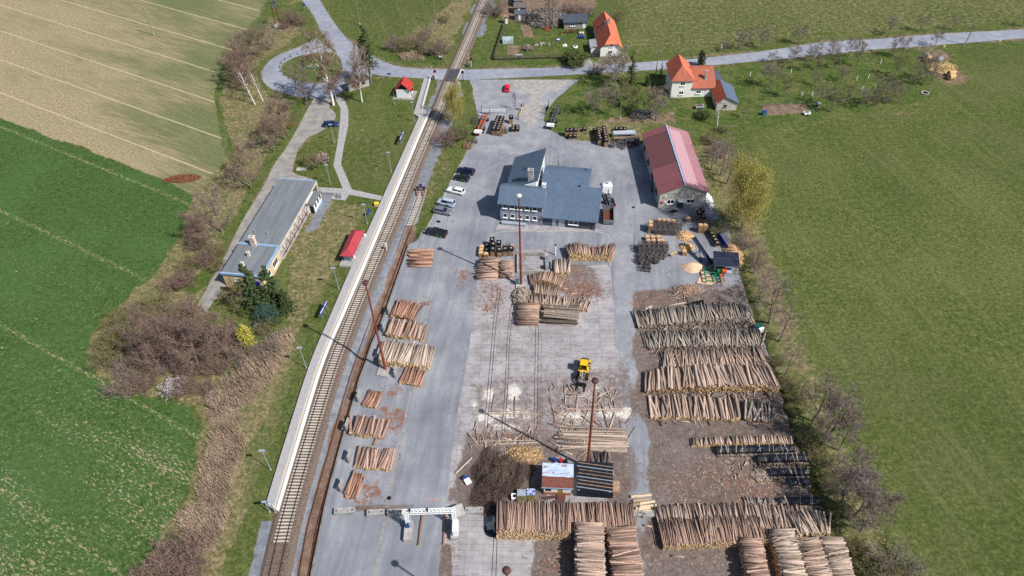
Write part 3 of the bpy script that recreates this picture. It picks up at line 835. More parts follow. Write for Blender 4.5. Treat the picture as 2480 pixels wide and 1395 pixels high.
# buffer stop
b0 = G(1020.5, 462, .1)
bs = thing('buffer_stop', 'brown steel buffer stop with a blue disc at the end of the siding', 'buffer stop', b0, R(-10))
mb = MB()
for s in (-.75, .75):
 mb.beam((s, -2.2, 0), (s, 0, 1.1), .18); mb.beam((s, .1, -.1), (s, .1, 1.2), .2); mb.beam((s, 1.3, 0), (s, .1, 1.0), .16)
mb.build('frame', M_RUST, bs)
mb = MB(); mb.box(-1.3, -.15, .95, 1.3, .15, 1.3); mb.build('crossbeam', M_RUST, bs)
mb = MB(); mb.cyl((0, -.05, 1.75), (0, .05, 1.75), .4, n=16); mb.beam((0, .08, 1.2), (0, .08, 1.7), .1); mb.build('disc', M_BLUE, bs)
for s in (-.8, .8):
 mb = MB(); mb.cyl((s, -.5, 1.12), (s, -.15, 1.12), .2, n=10); mb.build('buffer', M_BLACK, bs)

# ------------------------------------------------------------------ platform
PLZ = .58
PLL = [(643.3, 1221.5), (694, 1055), (750.4, 880), (797, 770), (848.9, 650), (927, 477), (1007, 300), (1013, 282)]
PLR = [(674.7, 1238), (727, 1063), (783.6, 880), (832, 765), (881.5, 650), (955, 477), (1029.5, 300), (1044.5, 264.7)]
def tl(L, z, n=70):
 return resample([G(p.x, p.y, z) for p in smooth(L, 6)], n)
A, B = tl(PLL, PLZ), tl(PLR, PLZ)
o0 = Vector((A[0].x, A[0].y, 0))
pf = thing('platform', 'long pale paved railway platform with a yellow safety line', 'railway platform', o0)
def strip(name, f0, f1, dz, m):
 mb = MB()
 for i in range(len(A) - 1):
  mb.quad(*[a.lerp(b, f) - o0 + Vector((0, 0, dz)) for a, b, f in ((A[i], B[i], f0), (A[i], B[i], f1), (A[i + 1], B[i + 1], f1), (A[i + 1], B[i + 1], f0))])
 return mb.build(name, m, pf)
M_PLAT = mat('platform_paving', S(178, 174, 174, .88), S(160, 157, 158, .88), 2.5)
mb = MB()
for i in range(len(A) - 1):
 mb.quad(*[p - o0 for p in (A[i], B[i], B[i + 1], A[i + 1])])
 for L, fl in ((A, 1), (B, 0)):
  p, q = L[i] - o0, L[i + 1] - o0
  dn = Vector((0, 0, -PLZ - .1))
  mb.quad(*((p, q, q + dn, p + dn) if fl else (q, p, p + dn, q + dn)))
for L in ((A[0], B[0]), (B[-1], A[-1])):
 p, q = L[0] - o0, L[1] - o0
 mb.quad(p, p + Vector((0, 0, -.7)), q + Vector((0, 0, -.7)), q)
mb.build('deck', M_PLAT, pf)
strip('edge_slab', .80, 1.012, .014, M_WHITE)
strip('tactile_strip', .58, .645, .01, mat('tactile_paving', S(206, 202, 196, .88), S(190, 186, 182, .88), 3))
strip('safety_line', .65, .70, .012, M_YEL)
# widened head and ramp down to the crossing
mb = MB()
q = [G(1013, 282, PLZ), G(1034, 288, PLZ), G(1044.5, 264.7, PLZ), G(1023.2, 263.5, PLZ), G(1002, 274.5, PLZ)]
mb.prism([(v.x - o0.x, v.y - o0.y) for v in q], 0, PLZ + .006)
mb.build('head_slab', M_PLAT, pf)
mb = MB()
q = [G(1002, 274, PLZ), G(1023, 264, PLZ), G(1044, 190, .08), G(1027, 189.5, .08)]
mb.add([v - o0 for v in q] + [Vector((v.x, v.y, -.1)) - o0 for v in q], [(0, 1, 2, 3), (0, 4, 5, 1), (1, 5, 6, 2), (2, 6, 7, 3), (3, 7, 4, 0)])
mb.build('access_ramp', M_PLAT, pf)

def railing(name, label, pts, h, m, step=1.6, mid=2, w=.07, cat='railing'):
 P = [Vector(p) for p in pts]
 root = thing(name, label, cat, P[0])
 o = P[0]
 n = max(2, int(sum((b - a).length for a, b in zip(P, P[1:])) / step) + 1)
 Q = resample(P, n)
 for q in Q:
  mb = MB(); mb.beam((0, 0, 0), (0, 0, h), w); mb.build('post', m, root, q - o)
 for k in range(mid):
  mb = MB()
  z = h * (1 - k / mid * .9)
  for a, b in zip(Q, Q[1:]): mb.beam(a - o + Vector((0, 0, z)), b - o + Vector((0, 0, z)), w * .9)
  mb.build('rail', m, root)
 return root
railing('railing', 'white railing along the platform access ramp by the level crossing', [G(1024, 263, PLZ), G(1044, 190, .08)], 1.1, M_WHITE, 1.5, 3)
railing('railing', 'white and yellow railing across the near end of the platform', [G(643.5, 1221, PLZ), G(663, 1229, PLZ)], 1.1, M_WHITE, .7, 2)
railing('railing', 'short railing with pale boards at the top of the platform beside the track', [G(1024, 262.5, PLZ), G(1040, 263.5, PLZ)], 1.0, M_GALV, .8, 3)

# ================================================================== BUILDINGS
def wall_frame(o, nrm):
 n = Vector((nrm[0], nrm[1], 0)).normalized()
 return Vector(o), Vector((-n.y, n.x, 0)), n

def window(parent, o, nrm, w, h, frame=None, mull=1, sill=True, glass=None, name='window'):
 """framed window centred at o on a wall that faces nrm; the pane is a sub-part"""
 c, r, n = wall_frame(o, nrm)
 up = Vector((0, 0, 1))
 mb = MB()
 t = .09
 def bar(x0, z0, x1, z1, d0=.004, d1=.05):
  vs = [c + r * x + up * z + n * d for d in (d0, d1) for x, z in ((x0, z0), (x1, z0), (x1, z1), (x0, z1))]
  mb.add(vs, [(3, 2, 1, 0), (4, 5, 6, 7), (0, 1, 5, 4), (1, 2, 6, 5), (2, 3, 7, 6), (3, 0, 4, 7)])
 bar(-w / 2, -h / 2, -w / 2 + t, h / 2); bar(w / 2 - t, -h / 2, w / 2, h / 2)
 bar(-w / 2 + t, h / 2 - t, w / 2 - t, h / 2); bar(-w / 2 + t, -h / 2, w / 2 - t, -h / 2 + t)
 for k in range(mull):
  x = -w / 2 + w * (k + 1) / (mull + 1)
  bar(x - .05, -h / 2 + t, x + .05, h / 2 - t, .004, .045)
 if sill: bar(-w / 2 - .1, -h / 2 - .1, w / 2 + .1, -h / 2 - .002, .004, .26)
 f = mb.build(name, frame or M_WHITE, parent)
 mb = MB()
 mb.quad(*[c + n * .022 + r * x + up * z for x, z in ((-w / 2 + .03, -h / 2 + .03), (w / 2 - .03, -h / 2 + .03), (w / 2 - .03, h / 2 - .03), (-w / 2 + .03, h / 2 - .03))])
 mb.build('pane', glass or M_GLASS, f)
 return f

def door(parent, o, nrm, w, h, m, name='door'):
 c, r, n = wall_frame(o, nrm)
 up = Vector((0, 0, 1))
 mb = MB()
 vs = [c + r * x + up * z + n * d for d in (.004, .06) for x, z in ((-w / 2, 0), (w / 2, 0), (w / 2, h), (-w / 2, h))]
 mb.add(vs, [(3, 2, 1, 0), (4, 5, 6, 7), (0, 1, 5, 4), (1, 2, 6, 5), (2, 3, 7, 6), (3, 0, 4, 7)])
 d = mb.build(name, m, parent)
 mb = MB()
 mb.cbox(c + r * (w * .36) + up * (h * .48) + n * .1, (.08, .08, .16))
 mb.build('handle', M_BLACK, d)
 return d

def slope_roof(parent, poly, zf, t, m, name='roof'):
 mb = MB()
 mb.prism(poly, lambda x, y: zf(x, y) - t, zf)
 return mb.build(name, m, parent)

def gable_walls(parent, x0, x1, y0, y1, he, hr, axis, m, name='wall', rf=.5):
 mb = MB()
 if axis == 'x':
  ym = y0 + (y1 - y0) * rf
  ring = [(y0, 0), (y1, 0), (y1, he), (ym, hr), (y0, he)]
  a = [(x0, y, z) for y, z in ring]; b = [(x1, y, z) for y, z in ring]
 else:
  xm = x0 + (x1 - x0) * rf
  ring = [(x1, 0), (x0, 0), (x0, he), (xm, hr), (x1, he)]
  a = [(x, y0, z) for x, z in ring]; b = [(x, y1, z) for x, z in ring]
 mb.loft([[Vector(p) for p in a], [Vector(p) for p in b]], 0, False)
 return mb.build(name, m, parent)

def roof_mat(name, c1, c2, period=.35, along='x', rough=.7, patch=None, k=.45):
 t = NT(name)
 p = t.xyz(t.obj)
 s = p[0] if along == 'x' else p[1]
 wv = t.math('ABSOLUTE', t.math('SUBTRACT', t.math('FRACT', t.math('DIVIDE', s, period)), .5))
 wv = t.math('MULTIPLY', wv, 2.0)
 nz = t.noise(1.3, 5, .65, t.obj)
 nz2 = t.noise(.25, 3, .6, t.obj)
 nz3 = t.noise(4.5, 3, .75, t.obj)
 col = t.ramp(t.math('ADD', t.math('ADD', t.math('MULTIPLY', nz, .35), t.math('MULTIPLY', nz2, .25)), t.math('MULTIPLY', nz3, .4)), (.38, tuple(v * .82 for v in c1[:3]) + (1,)), (.62, c2))
 col = t.mix(t.sstep(wv, .15, .6, k, 0), col, tuple(v * .5 for v in c1[:3]) + (1,))
 if patch:
  for (x0, x1, y0, y1, c) in patch:
   inx = t.math('MULTIPLY', t.math('GREATER_THAN', p[0], x0), t.math('LESS_THAN', p[0], x1))
   iny = t.math('MULTIPLY', t.math('GREATER_THAN', p[1], y0), t.math('LESS_THAN', p[1], y1))
   col = t.mix(t.math('MULTIPLY', t.math('MULTIPLY', inx, iny), .8), col, c)
 return t.done(col, rough, 0, .35, wv, .35, .06)

def chimney(parent, x, y, z0, z1, w, d, m, name='chimney'):
 mb = MB()
 mb.box(x - w / 2, y - d / 2, z0, x + w / 2, y + d / 2, z1 - .18)
 mb.box(x - w / 2 - .08, y - d / 2 - .08, z1 - .18, x + w / 2 + .08, y + d / 2 + .08, z1)
 mb.box(x - w / 5, y - d / 5, z1, x + w / 5, y + d / 5, z1 + .02, 1)
 return mb.build(name, [m, M_BLACK], parent)

# --- sawmill office: two-storey wing, long hall, steep lean-to
M_OFW = mat('grey_render', S(148, 153, 168, .9), S(136, 141, 156, .9), .5)
M_OFD = mat('dark_grey_render', S(84, 89, 102, .88), S(72, 77, 90, .88), .6)
M_OFR = roof_mat('slate_blue_tiles', S(88, 106, 128, .88), S(104, 122, 144, .88), .3, 'x', .5, k=.4)
M_OFR2 = roof_mat('dark_slate_sheets', S(74, 92, 112, .88), S(92, 108, 126, .88), 1.0, 'y', .5, k=.35)
of = thing('sawmill_office', 'slate grey office with blue-grey tiled roofs in the middle of the yard', 'office building', (-2.1, 134.7, 0), R(-11.7))
gable_walls(of, 0, 9.9, 0, 6.9, 5.65, 7.9, 'x', M_OFW)
mb = MB(); mb.box(0.02, -.045, 3.95, 9.88, -.003, 5.6); mb.build('wall_band', M_OFD, of)
def zmain(x, y): return 5.6 + (y + .55) * .595 if y <= 3.451 else 7.98 - (y - 3.45) * .595
slope_roof(of, [(-.5, -.55), (10.35, -.55), (10.35, 3.45), (-.5, 3.45)], lambda x, y: 5.62 + (y + .55) * .6, .18, M_OFR)
slope_roof(of, [(-.5, 3.45), (10.35, 3.45), (10.35, 7.4), (-.5, 7.4)], lambda x, y: 8.02 - (y - 3.45) * .6, .18, M_OFR)
for k in range(5):
 x = 1.15 + k * 1.75
 window(of, (x, -.045, 4.75), (0, -1), 1.15, 1.15, None, 0)
 window(of, (x, -.003, 1.95), (0, -1), 1.0, 1.15, None, 0)
mb = MB(); mb.cyl((.5, -.9, .55), (6.2, -.9, .55), .42, n=12); mb.box(.3, -1.5, 0, 6.4, -.4, .14); mb.build('air_unit', M_GALV, of)
# hall
mb = MB()
hall = [(9.93, .1), (22.3, .1), (22.3, 9.2), (19.2, 9.2), (19.2, 16.6), (8.6, 16.6), (8.6, 6.95), (9.93, 6.95)]
def zh(x, y): return 2.78 + (y + .5) * .235 if y <= 13.8 else 6.14 - (y - 13.8) * .34
mb.prism([(9.93, .1), (22.3, .1), (22.3, 9.2), (9.93, 9.2)], 0, lambda x, y: zh(x, y) - .2)
mb.prism([(8.6, 9.203), (19.2, 9.203), (19.2, 13.8), (8.6, 13.8)], 0, lambda x, y: zh(x, y) - .2)
mb.prism([(8.6, 13.803), (19.2, 13.803), (19.2, 16.6), (8.6, 16.6)], 0, lambda x, y: zh(x, y) - .2)
mb.build('hall_wall', M_OFD, of)
slope_roof(of, [(9.8, -.5), (22.9, -.5), (22.9, 9.5), (19.6, 9.5), (19.6, 13.8), (8.3, 13.8), (8.3, 7.45), (9.8, 7.45)], zh, .18, M_OFR, 'hall_roof')
slope_roof(of, [(8.3, 13.8), (19.6, 13.8), (19.6, 17.1), (8.3, 17.1)], zh, .18, M_OFR, 'hall_roof')
door(of, (12.75, .1, .05), (0, -1), .95, 2.1, M_GALV)
door(of, (14.4, .1, .05), (0, -1), 1.5, 2.1, M_GALV, 'double_door')
window(of, (17.2, .1, 1.55), (0, -1), 2.2, 1.0, None, 1)
# lean-to with the high side wall
def zl(x, y): return 3.9 + (x + .1) * .43
mb = MB(); mb.prism([(.2, 7.0), (7.4, 7.0), (7.4, 20.6), (.2, 20.6)], 0, lambda x, y: zl(x, y) - .15); mb.build('lean_to_wall', M_WHITE, of)
slope_roof(of, [(-.2, 7.3), (7.75, 7.3), (7.75, 21.1), (-.2, 20.9)], zl, .16, M_OFR2, 'lean_to_roof')
for y in (12.5, 15, 17.5): window(of, (7.4, y, 4.6), (1, 0), 1.0, 1.2, None, 0)
chimney(of, 5.9, 8.6, 5.0, 9.4, 1.25, 1.0, M_CONC)
chimney(of, 9.6, 5.1, 5.0, 8.3, .75, .6, M_WHITE)
for x, y, z in ((3.6, 13.8, 5.5), (2.6, 9.8, 5.0), (17.5, 9.3, 5.0), (18.2, 15.3, 5.6)):
 mb = MB(); mb.cyl((x, y, z - .4), (x, y, z + .45), .11, n=8); mb.cyl((x, y, z + .45), (x, y, z + .55), .2, n=8); mb.build('vent_pipe', M_BLACK, of)
mb = MB(); mb.cyl((10.05, -.35, .3), (10.05, -.35, 2.6), .07, n=8); mb.cyl((22.25, -.3, 0), (22.25, -.3, 2.7), .07, n=8); mb.build('downpipe', M_GREY, of)

# --- maroon-roofed workshop
M_BARN = mat('pale_grey_render', S(190, 186, 176, .9), S(172, 168, 160, .9), .5)
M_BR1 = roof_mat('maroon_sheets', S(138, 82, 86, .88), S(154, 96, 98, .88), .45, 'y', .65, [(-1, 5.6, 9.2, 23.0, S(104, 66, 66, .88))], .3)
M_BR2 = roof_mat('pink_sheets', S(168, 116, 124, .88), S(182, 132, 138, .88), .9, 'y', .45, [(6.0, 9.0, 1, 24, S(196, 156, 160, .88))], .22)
wk = thing('workshop', 'long workshop with a faded maroon gable roof at the upper end of the yard', 'workshop', (35.6, 137.4, 0), 0)
gable_walls(wk, 0, 11, 0, 25, 4.55, 6.75, 'y', M_BARN)
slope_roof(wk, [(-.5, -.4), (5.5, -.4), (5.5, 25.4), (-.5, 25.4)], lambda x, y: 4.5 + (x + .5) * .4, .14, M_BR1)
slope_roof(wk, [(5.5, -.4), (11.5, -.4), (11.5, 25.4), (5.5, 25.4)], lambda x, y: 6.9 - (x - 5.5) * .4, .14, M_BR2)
mb = MB(); mb.box(5.34, -.42, 6.86, 5.66, 25.42, 6.98); mb.build('ridge_cap', mat('ridge_blue', S(150, 190, 214, .9), S(120, 160, 190, .9), 1), wk)
window(wk, (2.75, 0, 1.9), (0, -1), 1.75, 1.15, None, 1)
window(wk, (7.5, 0, 1.9), (0, -1), 1.75, 1.15, None, 1)
door(wk, (5.1, 0, .05), (0, -1), 1.5, 2.1, mat('dark_teal_door', S(52, 78, 92, .9), S(42, 62, 76, .9), 1))
mb = MB(); mb.add([(4.3, -.01, 2.75), (6.3, -.01, 2.75), (6.3, -1.1, 2.45), (4.3, -1.1, 2.45), (4.3, -.01, 2.7), (6.3, -.01, 2.7), (6.3, -1.1, 2.4), (4.3, -1.1, 2.4)], [(3, 2, 1, 0), (4, 5, 6, 7), (0, 1, 5, 4), (1, 2, 6, 5), (2, 3, 7, 6), (3, 0, 4, 7)]); mb.build('canopy', M_GALV, wk)
mb = MB(); mb.box(-.05, -.12, 0, 4.3, -.004, .5); mb.box(6.0, -.12, 0, 11.05, -.004, .5); mb.build('plinth', M_CONC, wk)
for k in range(3):
 mb = MB(); mb.box(.25 + k * .27, -.06, 1.45, .47 + k * .27, -.004, 2.0); mb.build('red_plate', M_RED, wk)
mb = MB(); mb.box(1.3, -.07, 1.6, 1.75, -.004, 2.2); mb.build('notice', M_WHITE, wk)
for y in (4, 10, 16, 22): window(wk, (0, y, 2.4), (-1, 0), 2.2, 1.2, M_GREY, 2)
mb = MB(); mb.box(-.7, 6.5, 0, -.004, 9, 1.7); mb.build('lean_shed', M_GREY, wk)
mb = MB(); mb.cyl((1.3, -.05, 3.75), (1.3, -.4, 3.75), .14, n=8); mb.build('wall_lamp', M_WHITE, wk)

# --- station building
M_ST = mat('cream_render', S(222, 198, 160, .88), S(204, 180, 144, .88), .6)
M_STW = mat('pale_wall', S(216, 206, 194, .88), S(196, 186, 176, .88), .6)
M_FELT = mat('roof_felt', S(108, 114, 120, .88), S(128, 132, 136, .88), .35, .95, stretch=(2.4, .25, 1))
M_LBL = mat('pale_blue_flashing', S(158, 190, 222, .9), S(136, 166, 200, .9), 1, .6)
M_BRN = mat('brown_steel', S(112, 66, 58, .88), S(88, 54, 50, .88), 2)
st = thing('station_building', 'long flat-roofed railway station with pale blue roof edges and brown slanted struts', 'station', (-62.4, 115.9, 0), R(-10.0))
mb = MB(); mb.box(.15, .15, 0, 9.25, 9.4, 3.75); mb.build('wall', M_ST, st)
mb = MB(); mb.box(.15, 9.4, 0, 7.9, 33.9, 3.6); mb.build('long_wall', M_STW, st)
mb = MB(); mb.box(0, 0, 3.75, 9.4, 9.5, 4.0); mb.build('roof', M_FELT, st)
mb = MB(); mb.box(-.1, 9.86, 3.62, 9.5, 34.1, 3.9); mb.build('long_roof', M_FELT, st)
for e_ in ((-.05, -.12, 3.7, 9.5, .22, 4.2), (9.2, .22, 3.7, 9.52, 9.5, 4.2), (-.2, 9.5, 3.6, 9.55, 9.86, 4.25), (-.1, 34.1, 3.55, 9.6, 34.3, 4.05)):
 mb = MB(); mb.box(*e_); mb.build('roof_edge', M_LBL, st)
mb = MB(); mb.box(9.5, 9.9, 3.5, 9.66, 34.1, 3.92); mb.build('fascia', M_STW, st)
mb = MB(); mb.box(7.9, 9.6, 0, 9.6, 27, .22); mb.build('plinth', M_CONC, st)
for k in range(6):
 y = 11 + k * 2.65
 mb = MB(); mb.beam((9.45, y, 3.5), (9.45, y + 1.1, .2), .09); mb.beam((9.45, y + 1.15, .2), (9.45, y + 2.35, 3.5), .09); mb.build('strut', M_BRN, st)
mb = MB(); mb.beam((9.5, 10.3, .75), (9.5, 26.4, .75), .09); mb.build('hand_rail', M_BRN, st)
mb = MB(); mb.box(7.9, 26.6, 0, 11.2, 31.4, 2.9); mb.build('porch_wall', M_WHITE, st)
mb = MB(); mb.box(9.7, 26.3, 2.9, 11.5, 31.6, 3.08); mb.build('porch_roof', M_FELT, st)
mb = MB(); mb.box(11.2, 26.6, 0, 11.26, 31.4, .5); mb.build('porch_plinth', M_LBL, st)
for y in (27.6, 29.2, 30.7): window(st, (11.2, y, 1.9), (1, 0), .75, 1.3, M_BRN, 0, False)
door(st, (10.6, 26.6, .1), (0, -1), 1.0, 2.1, M_GLASS)
mb = MB(); mb.box(9.4, 33.7, 0, 9.66, 34.1, 3.5); mb.build('end_pier', M_STW, st)
window(st, (9.25, 6.6, 2.0), (1, 0), 2.4, 1.6, M_WHITE, 2); window(st, (9.25, 2.6, 2.0), (1, 0), 2.4, 1.6, M_WHITE, 2)
window(st, (3.2, .15, 2.2), (0, -1), 1.0, .7, M_WHITE, 0)
mb = MB(); mb.box(5.2, -.02, .05, 8.3, .14, 2.3); mb.build('garage_door', M_BLUE, st)
chimney(st, 3.8, 9.5, 4.0, 6.6, 1.1, .85, mat('flaking_plaster', S(222, 210, 200, .88), S(172, 120, 100, .88), 1.2, lo=.5, hi=.62))
for x, y in ((4.0, 6.0), (4.1, 2.6)): chimney(st, x, y, 4.0, 5.2, .55, .55, M_STW, 'flue')
for x, y in ((2.1, 13.8), (5.2, 13.6)):
 mb = MB(); mb.cyl((x, y, 3.9), (x, y, 4.7), .12, n=8); mb.build('vent_pipe', M_GALV, st)

# --- platform shelter with a red hipped roof
M_SR = roof_mat('crimson_sheets', S(176, 58, 70, .88), S(192, 74, 84, .88), .35, 'y', .55, k=.35)
sh = thing('platform_shelter', 'glazed waiting shelter with a crimson hipped roof beside the platform', 'shelter', (-37.9, 121.7, 0), R(-10.0))
W_, L_ = 3.1, 9.0
mb = MB()
e, rz_ = 2.55, 3.55
mb.add([(0, 0, e), (W_, 0, e), (W_, L_, e), (0, L_, e), (W_ / 2, 1.5, rz_), (W_ / 2, L_ - 1.5, rz_), (0, 0, e - .12), (W_, 0, e - .12), (W_, L_, e - .12), (0, L_, e - .12)],
       [(0, 1, 4), (1, 2, 5, 4), (2, 3, 5), (3, 0, 4, 5), (9, 8, 7, 6), (0, 6, 7, 1), (1, 7, 8, 2), (2, 8, 9, 3), (3, 9, 6, 0)])
mb.build('roof', M_SR, sh)
mb = MB(); mb.box(.55, .6, 0, .66, L_ - .6, 2.45); mb.box(.67, .6, 0, W_ - .8, .68, 2.45); mb.box(.67, L_ - .68, 0, W_ - .8, L_ - .6, 2.45)
mb.build('glass_wall', mat('shelter_glass', S(150, 172, 172, .85), S(120, 146, 150, .85), .6, .12, 0, .6), sh)
for x in (.6, W_ - .75):
 for y in (.64, L_ / 2, L_ - .64):
  mb = MB(); mb.beam((x, y, .02), (x, y, 2.46), .1); mb.build('post', M_GALV, sh)
mb = MB(); mb.box(.8, 1.2, .42, 1.2, L_ - 1.2, .5); mb.build('bench', M_GREY, sh)
mb = MB(); mb.box(-.2, -1.0, .0, 4.5, L_ + .2, .5); mb.build('floor_slab', M_PATH, sh)
for px, py in ((883.5, 572), (857.5, 624)):
 b = G(px, py, .58)
 t_ = thing('litter_bin', ('white litter bin at the far end of the crimson shelter', 'white litter bin at the near end of the crimson shelter')[py > 600], 'litter bin', b)
 mb = MB(); mb.cyl((0, 0, 0), (0, 0, 1.0), .28, .32, 12); mb.build('body', M_WHITE, t_)
 mb = MB(); mb.cyl((0, 0, 1.0), (0, 0, 1.14), .34, .2, 12); mb.build('lid', M_BLACK, t_)

# --- small white signal house
sw = thing('signal_house', 'tiny white rendered signal house with a red gable roof', 'signal house', (-31.6, 193.0, 0), R(-8))
gable_walls(sw, 0, 4.0, 0, 3.6, 2.85, 4.7, 'y', M_WHITE)
M_RT = roof_mat('red_tiles', S(184, 52, 46, .88), S(198, 70, 60, .88), .5, 'y', .7, k=.3)
slope_roof(sw, [(-.4, -.5), (2, -.5), (2, 4.0), (-.4, 4.0)], lambda x, y: 2.7 + (x + .4) * .93, .14, M_RT)
slope_roof(sw, [(2, -.5), (4.4, -.5), (4.4, 4.0), (2, 4.0)], lambda x, y: 4.93 - (x - 2) * .93, .14, M_RT)
mb = MB(); mb.add([(.05, -.03, 2.85), (3.95, -.03, 2.85), (2, -.03, 4.62)], [(0, 1, 2)]); mb.build('gable_board', M_BLACK, sw)
door(sw, (4.0, 1.2, .1), (1, 0), .9, 2.0, M_GREY)
mb = MB(); mb.add([(4.02, .3, 2.5), (4.02, 2.0, 2.5), (4.8, 2.0, 2.2), (4.8, .3, 2.2)], [(3, 2, 1, 0), (0, 1, 2, 3)]); mb.build('canopy', M_RED, sw)
mb = MB(); mb.box(-1.2, -1.0, -.02, 5.2, 4.2, .1); mb.build('base_slab', M_CONCD, sw)

# --- village house with the long orange roof
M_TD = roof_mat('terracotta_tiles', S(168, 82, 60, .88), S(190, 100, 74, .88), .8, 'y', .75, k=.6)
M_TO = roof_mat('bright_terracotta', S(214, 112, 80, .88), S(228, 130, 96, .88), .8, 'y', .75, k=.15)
M_HW = mat('white_render', S(243, 241, 236, .93), S(229, 226, 220, .93), .5)
h1 = thing('village_house', 'white village house with a long bright terracotta roof above the road', 'house', (30.1, 213.1, 0), R(.5))
mb = MB(); mb.loft([[Vector((x, y, z)) for x, z in ((6.3, 0), (0, 0), (0, 3.3), (1.3 + k, 4.35 + j), (5.0 - k, 4.35 + j), (6.3, 3.3))] for y, k, j in ((0, 0, 0), (2.3, 1.84, 1.8), (18.2, 1.84, 1.8))], 0, False); mb.build('wall', M_HW, h1)
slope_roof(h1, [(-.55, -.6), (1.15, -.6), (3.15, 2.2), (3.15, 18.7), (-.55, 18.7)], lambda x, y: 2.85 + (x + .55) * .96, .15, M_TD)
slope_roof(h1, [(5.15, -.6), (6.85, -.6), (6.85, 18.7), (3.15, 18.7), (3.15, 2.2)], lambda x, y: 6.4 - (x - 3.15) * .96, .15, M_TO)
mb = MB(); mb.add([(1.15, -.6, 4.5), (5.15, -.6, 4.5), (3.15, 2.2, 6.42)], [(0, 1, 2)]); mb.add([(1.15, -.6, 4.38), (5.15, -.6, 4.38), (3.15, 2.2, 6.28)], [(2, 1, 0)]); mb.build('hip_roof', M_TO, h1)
window(h1, (3.3, 0, 4.15), (0, -1), 1.0, 1.5, M_WHITE, 0)
window(h1, (3.1, 0, 1.6), (0, -1), 1.35, 1.1, M_WHITE, 1)
mb = MB(); mb.box(-.06, -.08, 0, 6.36, -.004, .45); mb.build('plinth', M_CONC, h1)
chimney(h1, 3.6, 10.5, 5.6, 7.6, .7, .7, M_CONCD)
mb = MB(); mb.beam((2.5, 9.2, 5.6), (2.5, 9.2, 7.3), .07); mb.beam((1.9, 9.2, 7.1), (3.1, 9.2, 7.1), .06); mb.build('aerial', M_GALV, h1)
mb = MB(); mb.box(-2.6, 2.5, 0, -.004, 7.2, 2.35); mb.build('porch_wall', M_HW, h1)
mb = MB(); mb.add([(-2.9, 2.2, 2.3), (-.01, 2.2, 2.75), (-.01, 7.4, 2.75), (-2.9, 7.4, 2.3), (-2.9, 2.2, 2.15), (-.01, 2.2, 2.6), (-.01, 7.4, 2.6), (-2.9, 7.4, 2.15)], [(0, 1, 2, 3), (7, 6, 5, 4), (4, 5, 1, 0), (5, 6, 2, 1), (6, 7, 3, 2), (7, 4, 0, 3)]); mb.build('porch_roof', mat('grey_felt', S(168, 168, 170, .88), S(140, 140, 144, .88), .8), h1)

# --- orchard farmhouse
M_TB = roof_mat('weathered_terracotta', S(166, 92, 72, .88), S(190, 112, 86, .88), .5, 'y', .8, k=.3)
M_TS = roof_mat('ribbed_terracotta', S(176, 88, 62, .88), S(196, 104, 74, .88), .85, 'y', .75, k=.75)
h2 = thing('farmhouse', 'tall white farmhouse with a hipped tile roof and lower wing by the orchard', 'house', (47.5, 187.6, 0), R(-1.5))
W2, L2 = 5.7, 9.6
mb = MB(); mb.box(0, 0, 0, W2, L2, 5.6); mb.build('wall', M_HW, h2)
zt, zr = 5.5, 8.3
xm = W2 / 2
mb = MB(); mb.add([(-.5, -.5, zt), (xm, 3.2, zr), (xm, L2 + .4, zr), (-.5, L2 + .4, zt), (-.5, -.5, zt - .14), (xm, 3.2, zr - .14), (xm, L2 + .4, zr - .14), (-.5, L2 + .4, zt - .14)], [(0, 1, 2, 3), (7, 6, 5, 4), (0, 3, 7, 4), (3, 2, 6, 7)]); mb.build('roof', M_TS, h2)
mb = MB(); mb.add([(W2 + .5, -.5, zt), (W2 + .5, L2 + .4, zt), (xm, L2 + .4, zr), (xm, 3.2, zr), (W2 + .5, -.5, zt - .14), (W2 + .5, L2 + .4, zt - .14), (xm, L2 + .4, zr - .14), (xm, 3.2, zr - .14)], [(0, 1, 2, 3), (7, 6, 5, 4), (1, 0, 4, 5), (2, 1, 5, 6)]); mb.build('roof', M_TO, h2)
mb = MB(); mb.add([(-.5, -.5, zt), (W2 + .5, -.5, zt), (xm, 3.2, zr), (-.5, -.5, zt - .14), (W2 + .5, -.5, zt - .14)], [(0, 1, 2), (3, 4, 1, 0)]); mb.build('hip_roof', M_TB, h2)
mb = MB(); mb.add([(0, L2, 5.5), (W2, L2, 5.5), (xm, L2, 8.1)], [(0, 2, 1), (0, 1, 2)]); mb.build('gable_wall', M_HW, h2)
window(h2, (3.0, 0, 4.35), (0, -1), 1.3, 1.1, M_WHITE, 1); window(h2, (2.9, 0, 1.5), (0, -1), 1.3, 1.1, M_WHITE, 1)
for y in (2.0, 5.6): window(h2, (0, y, 4.2), (-1, 0), 1.0, 1.2, M_WHITE, 1); window(h2, (0, y, 1.6), (-1, 0), 1.0, 1.2, M_WHITE, 1)
gable_walls(h2, W2 + .01, W2 + 6.4, .15, 12.6, 2.95, 5.95, 'x', M_HW, 'wing_wall', .5)
slope_roof(h2, [(W2 + .02, -.3), (W2 + 6.9, -.3), (W2 + 6.9, 6.4), (W2 + .02, 6.4)], lambda x, y: 2.95 + (y + .3) * .48, .15, M_TB, 'wing_roof')
slope_roof(h2, [(W2 + .02, 6.4), (W2 + 6.9, 6.4), (W2 + 6.9, 13.0), (W2 + .02, 13.0)], lambda x, y: 6.166 - (y - 6.4) * .48, .15, M_TB, 'wing_roof')
window(h2, (W2 + 2.2, .15, 1.55), (0, -1), 1.3, 1.0, M_WHITE, 1)
door(h2, (W2 + 4.6, .15, .3), (0, -1), .8, 1.9, M_WHITE)
chimney(h2, W2 + 4.2, 2.6, 4.0, 6.9, .65, .65, M_CONC)
